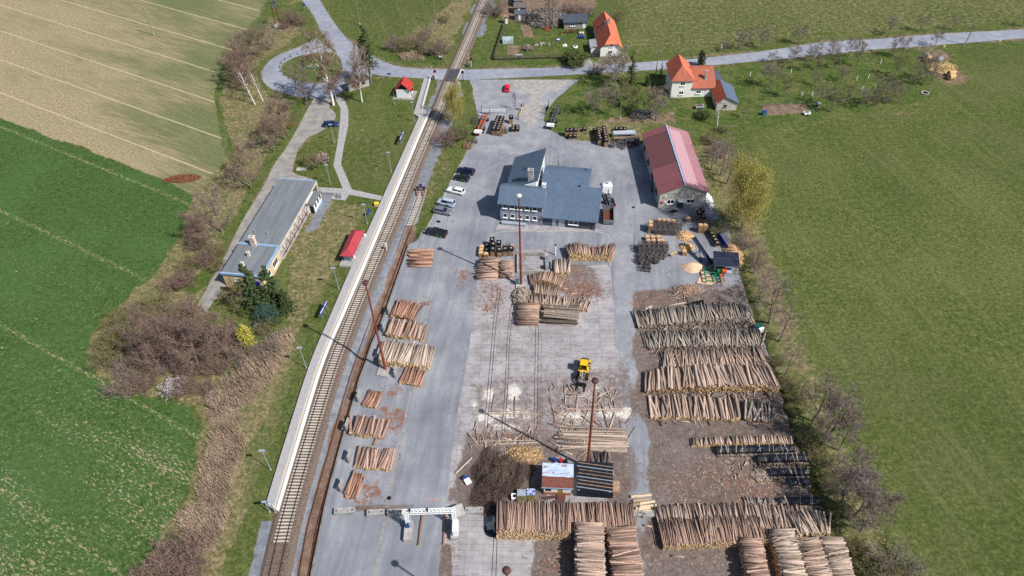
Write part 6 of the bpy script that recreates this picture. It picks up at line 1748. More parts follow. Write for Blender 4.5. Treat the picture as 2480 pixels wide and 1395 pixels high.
mb = MB(); q = [G(*p) for p in ((921, 886), (944, 893), (955, 905), (938, 916), (912, 910))]; o_ = q[0]
mb.prism([(v.x - o_.x, v.y - o_.y) for v in q][::-1], 0, .35)
tag(mb.build('mast_plinth', M_CONC, None, o_), 'pale concrete plinth slab at the foot of the rusty mast', 'plinth')
mb = MB(); mb.box(-1.1, -.6, 0, 1.1, .7, .3)
tag(mb.build('mast_plinth', M_CONC, None, G(1262, 694)), 'concrete plinth under the red mast in front of the office', 'plinth')
mb = MB(); mb.box(-.35, -.25, .1, .35, .25, 1.35); mb.box(-.4, -.3, 1.35, .4, .3, 1.45, 1); mb.box(-.3, -.2, 0, .3, .2, .1, 1)
tag(mb.build('switch_cabinet', [mat('teal_cabinet', S(70, 122, 118, .88), S(58, 104, 102, .88), 1.5), M_GREY], None, G(1252, 689)), 'small teal electrical cabinet beside the red mast', 'cabinet')

def lamp(px, py, top, label, group=None, z=0.0):
 b = G(px, py, z)
 h = height(px, py, top)
 r = thing('platform_lamp', label, 'lamp post', b, 0, group)
 mb = MB(); mb.cyl((0, 0, 0), (0, 0, h), .085, .06, 8); mb.build('pole', M_GALV, r)
 mb = MB(); mb.cyl((0, 0, 0), (0, 0, .35), .16, n=8); mb.build('foot', M_CONC, r)
 mb = MB(); mb.box(-.5, -.2, h, .5, .2, h + .14); l = mb.build('lamp_head', M_GALV, r)
 mb = MB(); mb.box(-.42, -.16, h - .03, .42, .16, h); mb.build('lens', M_LAMP, l)
 return r
lg = 'platform lamps'
lamp(656, 1138, 1092, 'slim platform lamp beside the green verge near the platform end', lg)
lamp(742, 891, 843, 'slim platform lamp beside the reeds with a small box on its pole', lg)
lamp(820.6, 700, 650, 'slim platform lamp below the crimson shelter', lg)
lamp(890, 543, 496, 'slim platform lamp above the crimson shelter', lg)
lamp(948, 417, 370, 'slim platform lamp on the lawn edge across from the parked cars', lg)
lamp(1004, 295, 248, 'slim platform lamp at the head of the platform', lg)
lamp(801, 447, 400, 'slim lamp on the lawn between the station and the path', lg)
lamp(810, 346, 302, 'slim lamp on the lawn beside the blue car', lg)
lamp(654, 1241, 1216, 'short lamp at the very end of the platform', lg)
lamp(668, 1242, 1215, 'short lamp with a blue head at the platform end rail', lg)
lamp(815, 246, 205, 'slim lamp at the start of the pale path', lg)

def pole(px, py, top, label, kind='wood', arms=1, group=None, r0=.15, lean=None):
 b = G(px, py)
 h = height(px, py, top)
 r = thing('utility_pole', label, 'utility pole', b, 0, group)
 mb = MB(); mb.cyl((0, 0, 0), ((lean or 0) * h, 0, h), r0, r0 * .65, 9); mb.build('pole', M_POLEW, r)
 mb = MB(); mb.cyl((0, 0, 0), (0, 0, 1.2), r0 * 1.25, n=9); mb.build('footing', M_CONC, r)
 for k in range(arms):
  mb = MB(); z = h - .3 - k * .5; x = (lean or 0) * z; mb.beam((x - .7, 0, z), (x + .7, 0, z), .09); a = mb.build('crossarm', M_GREY, r)
  for s in (-.6, .6):
   mb = MB(); mb.cyl((x + s, 0, z + .05), (x + s, 0, z + .22), .06, n=6); mb.build('insulator', M_WHITE, a)
 return r
pole(872, 62, -2, 'concrete pole on the pasture above the tall pine')
pole(1055, 58, -12, 'wooden pole on the bank beside the upper railway')
pole(1588, 182, 124, 'pole beside the road next to the farmhouse')
pole(1501, 288, 228, 'pale pole on the earth above the crates')
pole(1970, 143, 88, 'pole between the orchard and the upper road', lean=.05)
pole(2337, 108, 53, 'concrete pole on the road verge beyond the straw bales', lean=.05)
pole(1330, 62, -40, 'tall bare pole standing over the junk heap', arms=0)
pole(373, 86, 20, 'lone pole with a lamp in the middle of the stubble field', lean=-.03)
pole(899, 206, 160, 'short dark pole with a white box beside the bus shelter', arms=0)
pole(812, 196, 168, 'white pole beside the big birch', arms=0)
pole(957, 255, 222, 'grey pole by the signal house lawn', arms=0, r0=.07)
# double wooden pole with transformer
b = G(675, 66)
tp = thing('transformer_pole', 'rusty twin-legged transformer pole at the edge of the stubble field', 'transformer pole', b, R(20))
h = height(675, 66, 4)
for s in (-.9, .9):
 mb = MB(); mb.cyl((s, 0, 0), (s * .6, 0, h), .2, .15, 8); mb.build('leg', M_RUST, tp)
for k in range(4):
 mb = MB(); mb.beam((-.9 + k * .06, 0, 1.5 + k * h * .2), (.9 - k * .06, 0, 1.5 + (k + .8) * h * .2), .1); mb.build('brace', M_RUST, tp)
mb = MB(); mb.beam((-1.6, 0, h), (1.6, 0, h), .16); mb.beam((-1.5, .5, h - .6), (1.5, .5, h - .6), .14); mb.build('crossarm', M_GREY, tp)
mb = MB(); mb.box(-.6, -.5, h - 2.0, .6, .5, h - .7); mb.build('transformer', M_GREY, tp)
mb = MB(); mb.box(-1.3, -.4, 0, 1.3, .4, 1.2); mb.build('plinth', M_CONC, tp)

# ================================================================== VEHICLES
M_TYRE = mat('tyre_rubber', S(42, 42, 45, .9), S(32, 32, 35, .9), 2, .9)
M_RIM = mat('alloy_rim', S(190, 194, 200, .9), S(150, 154, 160, .9), 2, .35, .5)
M_CARGL = mat('car_glass', S(30, 36, 46, .8), S(22, 27, 36, .8), 1, .06, 0, .6)
M_HEADL = mat('headlight_glass', S(222, 226, 232, .9), S(196, 202, 210, .9), 1, .1)
M_TAILL = mat('tail_light', S(170, 26, 34, .9), S(140, 20, 28, .9), 1, .2)
M_GREENLOGO = mat('green_emblem', S(48, 176, 74, .9), S(36, 150, 60, .9), 1, .4)
def paint(name, r, g, b): 
 c = S(r, g, b, .9)
 return mat(name, c, tuple(v * .92 for v in c[:3]) + (1,), 1, .25, .0, .55)

def wheel(parent, x, y, r, w, rim=None):
 s = 1 if y > 0 else -1
 mb = MB(); mb.cyl((x, y - s * w, r), (x, y, r), r, n=14); t = mb.build('wheel', M_TYRE, parent)
 mb = MB(); mb.cyl((x, y, r), (x, y + s * .015, r), r * .62, n=12); mb.build('rim', rim or M_RIM, t)
 return t

def car(name, label, px, py, fx, fy, body, L=4.5, W=1.8, kind='hatch', logo=False, cat='car', rim=None):
 """px,py = ground centre; fx,fy = photo pixel the nose points towards"""
 c = G(px, py); f = G(fx, fy)
 yaw = math.atan2(f.y - c.y, f.x - c.x)
 r = thing(name, label, cat, (c.x, c.y, .03), yaw)
 h = L / 2
 K = {'hatch': dict(hood=.62, top=1.46, belt=.92, a=.16, b=.02, c=-.40, d=-.47, deck=None), 'estate': dict(hood=.66, top=1.46, belt=.94, a=.17, b=.03, c=-.41, d=-.485, deck=None),
         'sedan': dict(hood=.64, top=1.43, belt=.94, a=.17, b=.04, c=-.22, d=-.36, deck=.98), 'van': dict(hood=.78, top=1.82, belt=1.05, a=.24, b=.13, c=-.46, d=-.49, deck=None),
         'pickup': dict(hood=.82, top=1.76, belt=1.12, a=.19, b=.08, c=-.06, d=-.12, deck=1.1)}[kind]
 w, bz = W / 2, K['belt']
 def ring(x, wz, zb, zt, sh=.10):
  return [Vector(p) for p in ((x, -wz * .92, zb), (x, -wz, zb + .22), (x, -wz, zt - .16), (x, -wz + sh, zt), (x, wz - sh, zt), (x, wz, zt - .16), (x, wz, zb + .22), (x, wz * .92, zb))]
 hz = K['hood'] + .26
 st = [(-h, .86, .34, bz - .12), (-h + .12, .97, .26, bz), (-h * .55, 1, .22, bz + .01), (0, 1, .2, bz), (L * K['a'], 1, .2, bz - .02), (h * .78, .97, .22, hz - .03), (h - .14, .9, .26, hz - .12), (h, .78, .34, hz - .3)]
 mb = MB(); mb.loft([ring(x, w * k, zb, zt) for x, k, zb, zt in st]); mb.build('body', body, r)
 ax, bx, cx, dx = L * K['a'] + .18, L * K['b'], L * K['c'], L * K['d']
 tz = K['top']
 wb, wt = w - .12, w - .32
 lo = [(ax, wb * .92), (dx, wb * .95)]
 vs = [(ax, -wb * .94, bz - .06), (ax, wb * .94, bz - .06), (dx, wb * .94, bz - .06), (dx, -wb * .94, bz - .06), (bx, -wt, tz - .06), (bx, wt, tz - .06), (cx, wt, tz - .06), (cx, -wt, tz - .06)]
 mb = MB(); mb.add(vs, [(3, 2, 1, 0), (4, 5, 6, 7), (0, 1, 5, 4), (1, 2, 6, 5), (2, 3, 7, 6), (3, 0, 4, 7)]); mb.build('window', M_CARGL, r)
 mb = MB()
 mb.loft([[Vector((x, -wt * k, tz - .07)), Vector((x, -wt * k * .8, tz + dz)), Vector((x, wt * k * .8, tz + dz)), Vector((x, wt * k, tz - .07))] for x, k, dz in ((bx + .06, .96, -.04), (bx - .25, 1.04, .0), ((bx + cx) / 2, 1.06, .02), (cx + .2, 1.04, 0), (cx - .04, .96, -.04))])
 for s in (-1, 1):
  mb.beam((ax, s * wb * .93, bz - .03), (bx, s * wt, tz - .05), .07)
  mb.beam((dx, s * wb * .93, bz - .03), (cx, s * wt, tz - .05), .16 if kind != 'sedan' else .08)
  m_ = (bx + cx) / 2 + .1
  mb.beam((m_, s * (wb - .01), bz - .04), (m_ - .05, s * (wt + .015), tz - .05), .07)
  if kind == 'van': mb.beam((cx + 1.2, s * (wb - .005), bz + .18), (cx + .1, s * (wb - .02), bz + .18), .05, .5)
 mb.build('roof', body, r)
 if kind == 'pickup':
  mb = MB(); mb.box(-h + .12, -w + .16, bz - .36, dx - .08, w - .16, bz + .016); 
  mb2 = MB()
  mb.build('load_bed', M_BLACK, r)
  for s in (-1, 1):
   mb2.box(-h + .05, s * (w - .08) - .06, bz - .1, dx, s * (w - .08) + .06, bz + .14)
  mb2.box(-h + .02, -w + .1, bz - .2, -h + .12, w - .1, bz + .14); mb2.build('bed_rail', body, r)
 wr = .33 if kind not in ('pickup', 'van') else .37
 for x in (L * .31, -L * .29):
  for s in (-1, 1): wheel(r, x, s * (w + .005), wr, .2, rim)
 for s in (-1, 1):
  mb = MB(); mb.cbox((h - .1, s * w * .66, hz - .26), (.2, .38, .16)); mb.build('headlight', M_HEADL, r)
  mb = MB(); mb.cbox((-h + .06, s * w * .76, bz - .2), (.14, .3, .22)); mb.build('tail_light', M_TAILL, r)
  mb = MB(); mb.cbox((L * K['a'] - .1, s * (w + .09), bz + .02), (.14, .2, .14)); mb.build('mirror', body, r)
 if logo:
  for s in (-1, 1):
   mb = MB()
   rr = random.Random(3)
   n = 22
   y = s * (w + .012)
   cx_l, cz = -L * .13, .62
   pts = [(cx_l + .42 * math.cos(6.283 * k / n) * (1 + .12 * rr.uniform(-1, 1)), cz + .28 * math.sin(6.283 * k / n) * (1 + .12 * rr.uniform(-1, 1))) for k in range(n)]
   vs = [(x, y, z) for x, z in pts]
   mb.add(vs, [tuple(range(n)) if s < 0 else tuple(range(n - 1, -1, -1))])
   for (x0, x1, z0, z1) in ((-.9, -.1, .38, .5),) if kind == 'pickup' else ((-1.35, -.1, .34, .62),):
    mb.add([(x0, y + s * .002, z0), (x1, y + s * .002, z0), (x1, y + s * .002, z1), (x0, y + s * .002, z1)], [(0, 1, 2, 3), (3, 2, 1, 0)])
   e = mb.build('emblem', M_GREENLOGO, r)
   mb = MB()
   for k in range(9):
    a0, a1 = 1.2 + k * .45, 1.2 + (k + 1) * .45
    mb.beam((cx_l + .22 * math.cos(a0), y + s * .01, cz + .16 * math.sin(a0)), (cx_l + .22 * math.cos(a1), y + s * .01, cz + .16 * math.sin(a1)), .045)
   mb.build('swirl', M_BLACK, e)
 return r

car('parked_car', 'dark navy estate car at the top of the parking row', 1128, 419, 1100, 414, paint('navy_paint', 22, 30, 58), 4.8, 1.85, 'estate')
car('parked_car', 'black hatchback parked just below the navy estate', 1118, 435.5, 1090, 430, paint('black_car_paint', 34, 36, 42), 4.2, 1.8, 'hatch', True)
car('parked_car', 'white estate car in the parking row', 1104, 466, 1078, 460, paint('white_car_paint', 236, 238, 242), 4.7, 1.85, 'estate')
car('parked_van', 'silver van with a green emblem on its side', 1081, 496, 1056, 490, paint('silver_paint', 176, 188, 208), 4.5, 1.85, 'van', True, 'van')
car('parked_car', 'grey estate car parked nose out beside the silver van', 1073.5, 516, 1100, 521, paint('grey_car_paint', 112, 116, 126), 4.7, 1.85, 'estate')
car('pickup_truck', 'black pickup truck with a green emblem on its door', 1057, 568, 1030, 562, paint('pickup_paint', 38, 40, 46), 5.3, 1.9, 'pickup', True, 'pickup truck')
car('parked_car', 'dark blue hatchback alone on the lane by the pale path', 803, 305, 840, 303, paint('deep_blue_paint', 34, 52, 94), 4.5, 1.8, 'hatch')
car('parked_car', 'small bright red car on the gravel by the road', 1228, 217, 1228, 190, paint('bright_red_paint', 222, 24, 46), 3.9, 1.7, 'hatch')

# hook-lift lorry and its tipper body
p0, p1 = G(1466, 463), G(1484, 522)
d = p1 - p0
lr = thing('hooklift_truck', 'white-cabbed hook lift lorry without its body beside the office', 'lorry', (p0.x, p0.y, .03), math.atan2(-d.y, -d.x))
mb = MB()
def cabring(x, w, z0, z1): return [Vector(p) for p in ((x, -w, z0), (x, -w, z1 - .2), (x, -w + .2, z1), (x, w - .2, z1), (x, w, z1 - .2), (x, w, z0))]
mb.loft([cabring(-2.1, 1.2, .7, 3.0), (cabring(-1.9, 1.25, .6, 3.15)), cabring(-.3, 1.25, .6, 3.1), cabring(.05, 1.22, .6, 2.1), cabring(.1, 1.1, .6, 1.4)]); mb.build('cab', paint('lorry_white', 238, 240, 242), lr)
mb = MB(); mb.add([(-.24, -1.1, 2.95), (-.24, 1.1, 2.95), (.09, 1.1, 2.1), (.09, -1.1, 2.1)], [(3, 2, 1, 0), (0, 1, 2, 3)]); mb.build('windscreen', M_CARGL, lr)
mb = MB(); mb.box(-1.2, -.3, 3.1, -.85, .3, 3.18); mb.build('roof_hatch', M_BLACK, lr)
mb = MB(); mb.box(-7.4, -.5, .7, -2.1, -.3, 1.0); mb.box(-7.4, .3, .7, -2.1, .5, 1.0)
for x in (-2.6, -3.8, -5.2, -6.6, -7.3): mb.box(x - .1, -.301, .75, x + .1, .301, .98)
mb.build('chassis', M_BLACK, lr)
mb = MB(); mb.beam((-7.0, -.22, 1.15), (-3.1, -.22, 1.25), .16); mb.beam((-7.0, .22, 1.15), (-3.1, .22, 1.25), .16); mb.beam((-3.1, 0, 1.2), (-2.9, 0, 2.6), .2); mb.beam((-2.9, 0, 2.6), (-3.4, 0, 2.7), .14); mb.build('hook_arm', M_GREY, lr)
for x in (-1.0, -4.9, -6.3):
 for s in (-1, 1): wheel(lr, x, s * 1.22, .5, .32, M_GREY)
for s in (-1, 1):
 mb = MB(); mb.box(-5.5, s * .75 - .35, 1.05, -4.3, s * .75 + .35, 1.1); mb.build('mudguard', M_BLACK, lr)
 mb = MB(); mb.cbox((-7.42, s * .8, .85), (.08, .4, .18)); mb.build('tail_light', M_ORANGE, lr)
 mb = MB(); mb.cbox((.02, s * 1.35, 2.2), (.12, .2, .5)); mb.build('mirror', M_BLACK, lr)
q0, q1, q2 = G(1461, 545), G(1494, 546), G(1484, 507)
tb = thing('tipper_body', 'open steel tipper container with a rusty floor behind the lorry', 'container', (q0.x, q0.y, .03), math.atan2(q1.y - q0.y, q1.x - q0.x))
mb = MB(); mb.box(0, 0, .25, 2.4, 5.2, .4, 1)
mb.build('floor', [M_RUST, M_RUST], tb)
M_TIP = mat('tipper_steel', S(128, 138, 148, .88), S(100, 96, 96, .88), 1.2, .7)
for nm, bx_ in (('side_wall', (0, .06, .4, .06, 5.2, 1.5)), ('side_wall', (2.34, .06, .4, 2.4, 5.2, 1.5)), ('tail_gate', (0, 0, .4, 2.4, .06, 1.5)), ('head_wall', (.06, 5.14, .4, 2.34, 5.2, 1.7))):
 mb = MB(); mb.box(*bx_); mb.build(nm, M_TIP, tb)
for k in range(5):
 for x in (-.06, 2.4):
  mb = MB(); mb.box(x, .3 + k * 1.1, .3, x + .06, .42 + k * 1.1, 1.45); mb.build('rib', M_TIP, tb)
for x in (.6, 1.6):
 mb = MB(); mb.box(x, .2, .0, x + .2, 5.0, .25); mb.build('skid', M_BLACK, tb)

# wheel loader
c = G(1413, 903); f = G(1402, 965)
LDS = .9
ld = thing('wheel_loader', 'yellow wheel loader with a log grapple on the slabs', 'wheel loader', (c.x, c.y, .03), math.atan2(f.y - c.y, f.x - c.x))
M_LDY = paint('loader_yellow', 246, 190, 38)
mb = MB()
def lring(x, w, z0, z1): return [Vector(p) for p in ((x, -w, z0), (x, -w, z1 - .15), (x, -w + .15, z1), (x, w - .15, z1), (x, w, z1 - .15), (x, w, z0))]
mb.loft([lring(-2.7, .75, .9, 1.7), lring(-2.4, .85, .8, 1.95), lring(-.8, .85, .8, 2.05)]); mb.build('engine_hood', mat('loader_grey', S(74, 78, 90, .88), S(56, 60, 70, .88), 2, .5), ld)
mb = MB(); mb.box(-2.6, -1.2, 1.35, -1.0, -.86, 1.5); mb.box(-2.6, .86, 1.35, -1.0, 1.2, 1.5); mb.box(-.8, -1.1, .9, .55, 1.1, 1.3); mb.box(-2.75, -1.0, .75, -2.55, 1.0, 1.2); mb.build('rear_frame', M_LDY, ld)
mb = MB(); mb.add([(-.85, -.72, 1.3), (.5, -.72, 1.3), (.5, .72, 1.3), (-.85, .72, 1.3), (-.75, -.66, 3.1), (.35, -.66, 3.1), (.35, .66, 3.1), (-.75, .66, 3.1)], [(3, 2, 1, 0), (4, 5, 6, 7), (0, 1, 5, 4), (1, 2, 6, 5), (2, 3, 7, 6), (3, 0, 4, 7)]); cb = mb.build('cab', M_CARGL, ld)
mb = MB(); mb.box(-.95, -.8, 3.1, .6, .8, 3.3); mb.build('cab_roof', M_LDY, cb)
mb = MB()
for x in (-.8, .42):
 for y in (-.7, .7): mb.beam((x, y, 1.3), (x * .9, y * .94, 3.1), .09)
mb.build('pillar', M_LDY, cb)
mb = MB(); mb.box(.55, -.5, .8, 2.2, .5, 1.6); mb.beam((.9, -.55, 1.5), (1.4, -.55, 2.2), .3); mb.beam((.9, .55, 1.5), (1.4, .55, 2.2), .3); mb.build('front_frame', M_LDY, ld)
for s in (-.5, .5):
 mb = MB(); mb.beam((1.1, s, 2.0), (2.9, s, 1.9), .2, .34); mb.beam((2.9, s, 1.9), (3.7, s, .8), .2, .3); mb.build('lift_arm', M_GREY, ld)
mb = MB(); mb.beam((1.3, 0, 1.9), (3.2, 0, 1.5), .16); mb.build('tilt_ram', M_GALV, ld)
mb = MB(); mb.box(3.7, -1.1, .3, 3.9, 1.1, 1.3)
for s in (-.85, .85): mb.beam((3.85, s, .22), (5.2, s, .18), .2, .14); mb.beam((3.8, s * .7, 1.3), (4.4, s * .7, 1.9), .16); mb.beam((4.4, s * .7, 1.9), (5.1, s * .7, 1.0), .14)
mb.build('log_fork', M_BLACK, ld)
for x in (1.5, -1.5):
 for s in (-1, 1): wheel(ld, x, s * 1.28, .78, .58, M_LDY)
mb = MB(); mb.cyl((-1.6, .45, 2.0), (-1.6, .45, 2.7), .08, n=8); mb.build('exhaust', M_BLACK, ld)
ld.scale = (LDS, LDS, LDS)

# timber trailers
def trailer(label, a, b, col):
 A, B = G(*a), G(*b)
 d = B - A
 L = d.length
 r = thing('timber_trailer', label, 'trailer', (A.x, A.y, .03), math.atan2(d.y, d.x))
 mb = MB(); mb.box(0, -.55, .85, L, -.35, 1.1); mb.box(0, .35, .85, L, .55, 1.1)
 for k in range(6): mb.box(.3 + k * (L - .8) / 5, -.351, .88, .5 + k * (L - .8) / 5, .351, 1.08)
 mb.build('chassis', col, r)
 for x in (.5, L * .36, L * .66, L - .5):
  mb = MB(); mb.beam((x, -1.2, 1.2), (x, 1.2, 1.2), .2); mb.beam((x, -1.15, 1.2), (x, -1.2, 2.9), .12); mb.beam((x, 1.15, 1.2), (x, 1.2, 2.9), .12); mb.build('bunk', M_GREY, r)
 for x in (L * .2, L * .35, L * .78):
  for s in (-1, 1): wheel(r, x, s * 1.2, .48, .34, M_GREY)
 mb = MB(); mb.box(.1, -1.1, 1.11, 1.6, 1.1, 1.3); mb.build('head_board', M_WHITE, r)
 return r
trailer('timber trailer with white and orange frames parked by the white barrier', (1157, 332), (1178, 282), M_ORANGE)
trailer('bare grey timber trailer parked on the verge of the entrance lane', (1332, 316), (1352, 264), M_GREY)

# ================================================================== CRATES
M_CRW = mat('crate_wood', S(172, 142, 112, .88), S(128, 104, 84, .88), 2, rnd=.25)
M_CRG = mat('grey_crate_wood', S(126, 116, 112, .88), S(88, 82, 84, .88), 2, rnd=.25)
M_FILL = mat('stacked_firewood', S(216, 168, 110, .88), S(142, 100, 70, .88), 7, rnd=.2, lo=.42, hi=.58)
M_FOIL = mat('black_foil', S(34, 38, 48, .9), S(22, 25, 32, .9), 3, .35, 0, .5, bstr=.5, rnd=.2)
M_TOP = mat('log_ends_top', S(236, 212, 172, .88), S(196, 150, 110, .88), 6, lo=.42, hi=.58)
def crate_meshes():
 fr = MB()
 s, H = .5, 1.05
 for y in (-.42, 0, .42): fr.box(-s, y - .05, 0, s, y + .05, .09)
 for x in (-.4, -.13, .13, .4): fr.box(x - .08, -s, .09, x + .08, s, .12)
 for x in (-s + .04, s - .04):
  for y in (-s + .04, s - .04): fr.box(x - .04, y - .04, .12, x + .04, y + .04, H)
 for z in (.38, .68, .98):
  for y in (-s, s): fr.box(-s, y - .02, z - .05, s, y + .02, z + .05)
  for x in (-s, s): fr.box(x - .02, -s + .021, z - .05, x + .02, s - .021, z + .05)
 fi = MB(); fi.box(-.44, -.44, .125, .44, .44, 1.0, 0)
 rng = random.Random(6)
 for k in range(26): fi.cbox((rng.uniform(-.36, .36), rng.uniform(-.36, .36), 1.0 + rng.uniform(0, .08)), (.34, .13, .12), rng.uniform(0, 3.1), 1, (rng.uniform(-.3, .3), 0))
 co = MB()
 co.box(-.54, -.54, .92, .54, .54, 1.12)
 for k in range(3): co.cbox((rng.uniform(-.3, .3), rng.uniform(-.3, .3), 1.13), (.5, .3, .06), rng.uniform(0, 3))
 for (a, b) in (((-.55, -.55), (.55, -.55)), ((.55, -.55), (.55, .55)), ((.55, .55), (-.55, .55)), ((-.55, .55), (-.55, -.55))):
  co.beam((a[0], a[1], .74), (b[0], b[1], .74), .025, .44)
 return fr, fi, co
fr_, fi_, co_ = crate_meshes()
ME_F, ME_FG, ME_I, ME_C = fr_.mesh('crate_frame', M_CRW), fr_.mesh('crate_frame_grey', M_CRG), fi_.mesh('crate_firewood', [M_FILL, M_TOP]), co_.mesh('crate_cover', M_FOIL)
crng = random.Random(12)
def crate(p, rz, full, cover, label, group, grey=False, tilt=None, s=1.0):
 r = thing('firewood_crate' if full else 'empty_crate', label, 'crate', p, rz, group)
 if tilt: r.rotation_euler = (tilt[0], tilt[1], rz)
 r.scale = (s, s, s)
 for nm, me, on in (('frame', ME_FG if grey else ME_F, True), ('firewood', ME_I, full), ('cover', ME_C, cover)):
  if on:
   o = bpy.data.objects.new(nm, me); COL.objects.link(o); o.parent = r
 return r
def crates(px, py, nx, ny, rz, full, cover, label, levels=1, grey=False, gap=1.12, miss=0.0):
 b = G(px, py, .03)
 u, v = Vector((math.cos(rz), math.sin(rz), 0)), Vector((-math.sin(rz), math.cos(rz), 0))
 for i in range(nx):
  for j in range(ny):
   if crng.random() < miss: continue
   for k in range(levels):
    top = k == levels - 1
    crate(b + u * (i * gap) + v * (j * gap) + Vector((crng.uniform(-.05, .05), crng.uniform(-.05, .05), k * 1.13)), rz + crng.uniform(-.05, .05), full, cover and top, label, label, grey)
crates(1197, 326, 2, 6, R(-12), True, True, 'black-covered firewood crate in the double row beside the white-framed trailer', 2)
crates(1213, 328, 1, 2, R(-8), False, False, 'empty broken crate at the lower end of the double crate row', 1)
crates(1224, 322, 1, 2, R(20), False, False, 'empty grey crate tipped beside the double crate row', 1, True)
crates(1238, 298, 1, 1, R(-5), True, True, 'black-covered crate stack standing alone beside the yellow barrier', 2)
crates(1373, 330, 3, 1, 0, True, True, 'black-covered firewood crate in the small block on the grass below the fruit trees', 2)
crates(1381, 336, 2, 1, 0, True, True, 'front crate of the small block on the grass below the fruit trees', 1)
crates(1415, 318, 1, 1, 0, True, True, 'lone black-covered crate on the grass', 1)
crates(1440, 321, 1, 1, 0, True, True, 'low covered crate between the lone one and the long rows', 1)
crates(1452, 350, 1, 5, 0, True, True, 'black-covered crate in the darker of the two long crate rows', 2)
crates(1467, 354, 1, 6, 0, True, True, 'covered crate in the long row next to the grey machinery', 2)
crates(1483, 356, 1, 1, 0, False, False, 'empty grey crate at the end of the long row', 2, True)
crates(1128, 358, 2, 2, R(-20), False, False, 'broken empty crate on the ground beside the brown shrub', 1)
for px, py in ((1502, 342), (1512, 352), (1522, 346), (1528, 356), (1508, 360), (1540, 345)):
 crate(G(px, py, .03), crng.uniform(-.4, .4), False, False, 'empty grey crate among the grey machinery by the workshop', 'empty crates by the workshop', True)
for px, py, n, m_, lv, cv, lab in ((1492, 318, 3, 1, 1, True, 'covered crate in the short row behind the pale steel rack'), (1532, 352, 2, 2, 2, False, 'empty dark crate stacked against the workshop corner'), (1150, 300, 1, 3, 1, False, 'empty crate in the row beside the yellowish tree'), (1243, 318, 2, 2, 1, True, 'dark covered crate on the gravel by the yellow gate'), (1142, 345, 2, 1, 1, False, 'broken crate beside the white-framed trailer')):
 crates(px, py, n, m_, R(-6), cv, cv, lab, lv, not cv)
# beside the mast
crates(1165, 620, 1, 3, R(-5), True, False, 'open crate of split wood in the column beside the neat log stack', 1)
for i, (px, py, cv, lv) in enumerate(((1180, 612, 1, 1), (1194, 618, 1, 2), (1195, 606, 1, 2), (1210, 620, 1, 2), (1224, 618, 1, 2), (1209, 603, 1, 2), (1181, 600, 1, 1), (1238, 617, 1, 2), (1192, 596, 1, 2), (1178, 622, 0, 1))):
 crates(px, py, 1, 1, R(-5), True, bool(cv), 'black-covered crate in the block behind the neat log stacks', lv)
crates(1241, 605, 1, 1, R(-5), True, False, 'open crate at the back of the block by the mast', 1)
crates(1230, 600, 1, 1, R(-5), False, False, 'empty grey crate behind the covered block by the mast', 1, True)
# big crate park
crates(1596, 540, 2, 1, R(-8), True, False, 'full crate at the top of the crate park below the workshop', 1)
crates(1618, 542, 2, 1, R(-8), True, False, 'crate of dark wood at the top of the crate park', 1)
crates(1586, 552, 6, 1, R(-8), False, False, 'empty grey crate in the upper rows of the crate park', 2, True)
crates(1574, 562, 1, 2, R(-8), True, False, 'crate of pale wood at the corner of the upper crate rows', 2)
crates(1590, 566, 5, 1, R(-8), False, False, 'empty grey crate in the second row of the crate park', 2, True)
crates(1569, 590, 3, 2, R(-2), True, False, 'full crate with bright cut ends in the middle of the crate park', 1, gap=1.25)
crates(1605, 590, 1, 1, R(-2), True, False, 'full crate at the inner edge of the bright block', 1)
crates(1550, 612, 6, 2, R(-4), False, False, 'empty grey crate in the dense middle of the crate park', 2, True)
for k in range(26):
 px, py = crng.uniform(1545, 1612), crng.uniform(616, 640)
 if px > 1590 and py > 634: continue
 crate(G(px, py, .03 + crng.choice((0, .0, .5))), crng.uniform(-.7, .7), False, False, 'empty grey crate thrown on the tangled pile of the crate park', 'tangled empty crates', True, (crng.uniform(-.4, .4), crng.uniform(-.4, .4)))
crates(1557, 655, 2, 2, R(-12), False, False, 'empty grey crate at the lowest tip of the crate park', 1, True)
crates(1656, 616, 1, 1, R(-6), True, False, 'single crate beside the small firewood heap', 1)
crates(1666, 536, 1, 1, R(-20), True, False, 'brown crate of firewood in the shade of the willow', 1)
crates(1694, 562, 2, 1, R(-4), True, False, 'crate of firewood beside the conveyor under the willow', 2)
for k, (px, py) in enumerate(((1690, 530), (1697, 524), (1700, 540))):
 crates(px, py, 1, 1, R(-4), True, True, 'dark covered crate in the shadow of the willow', 2)
crates(1735, 595, 1, 5, R(10), True, True, 'covered crate in the row with blue sheeting along the bank', 1)
mb = MB(); mb.cbox((0, 0, .75), (.12, 6.0, 1.3), R(12))
tag(mb.build('blue_tarpaulin', M_BLUE, None, G(1748, 588)), 'blue sheeting along the row of crates on the bank', 'tarpaulin')

# grey machinery and racks by the workshop
def rack(px, py, w, l, h, rz, m, label):
 r = thing('steel_rack', label, 'rack', G(px, py, .03), rz)
 mb = MB()
 for x in (0, w):
  for y in (0, l / 2, l): mb.beam((x, y, 0), (x, y, h), .1)
 mb.build('upright', m, r)
 mb = MB()
 for z in (.3, h):
  for x in (0, w): mb.beam((x, 0, z), (x, l, z), .09)
  for k in range(5): mb.beam((0, l * k / 4, z), (w, l * k / 4, z), .07)
 mb.build('shelf', m, r)
 return r
rack(1485, 336, 6.2, 2.0, 1.1, R(2), M_GALV, 'long pale steel rack covered with sheets above the empty crates')
mb = MB(); mb.box(0, 0, 1.18, 5.8, 1.6, 1.32); tag(mb.build('sheet_bundle', mat('silver_sheet', S(196, 202, 210, .88), S(160, 166, 176, .88), 2, .4), None, G(1486, 335, .03)), 'silver wrapped bundle lying on the long steel rack', 'bundle')
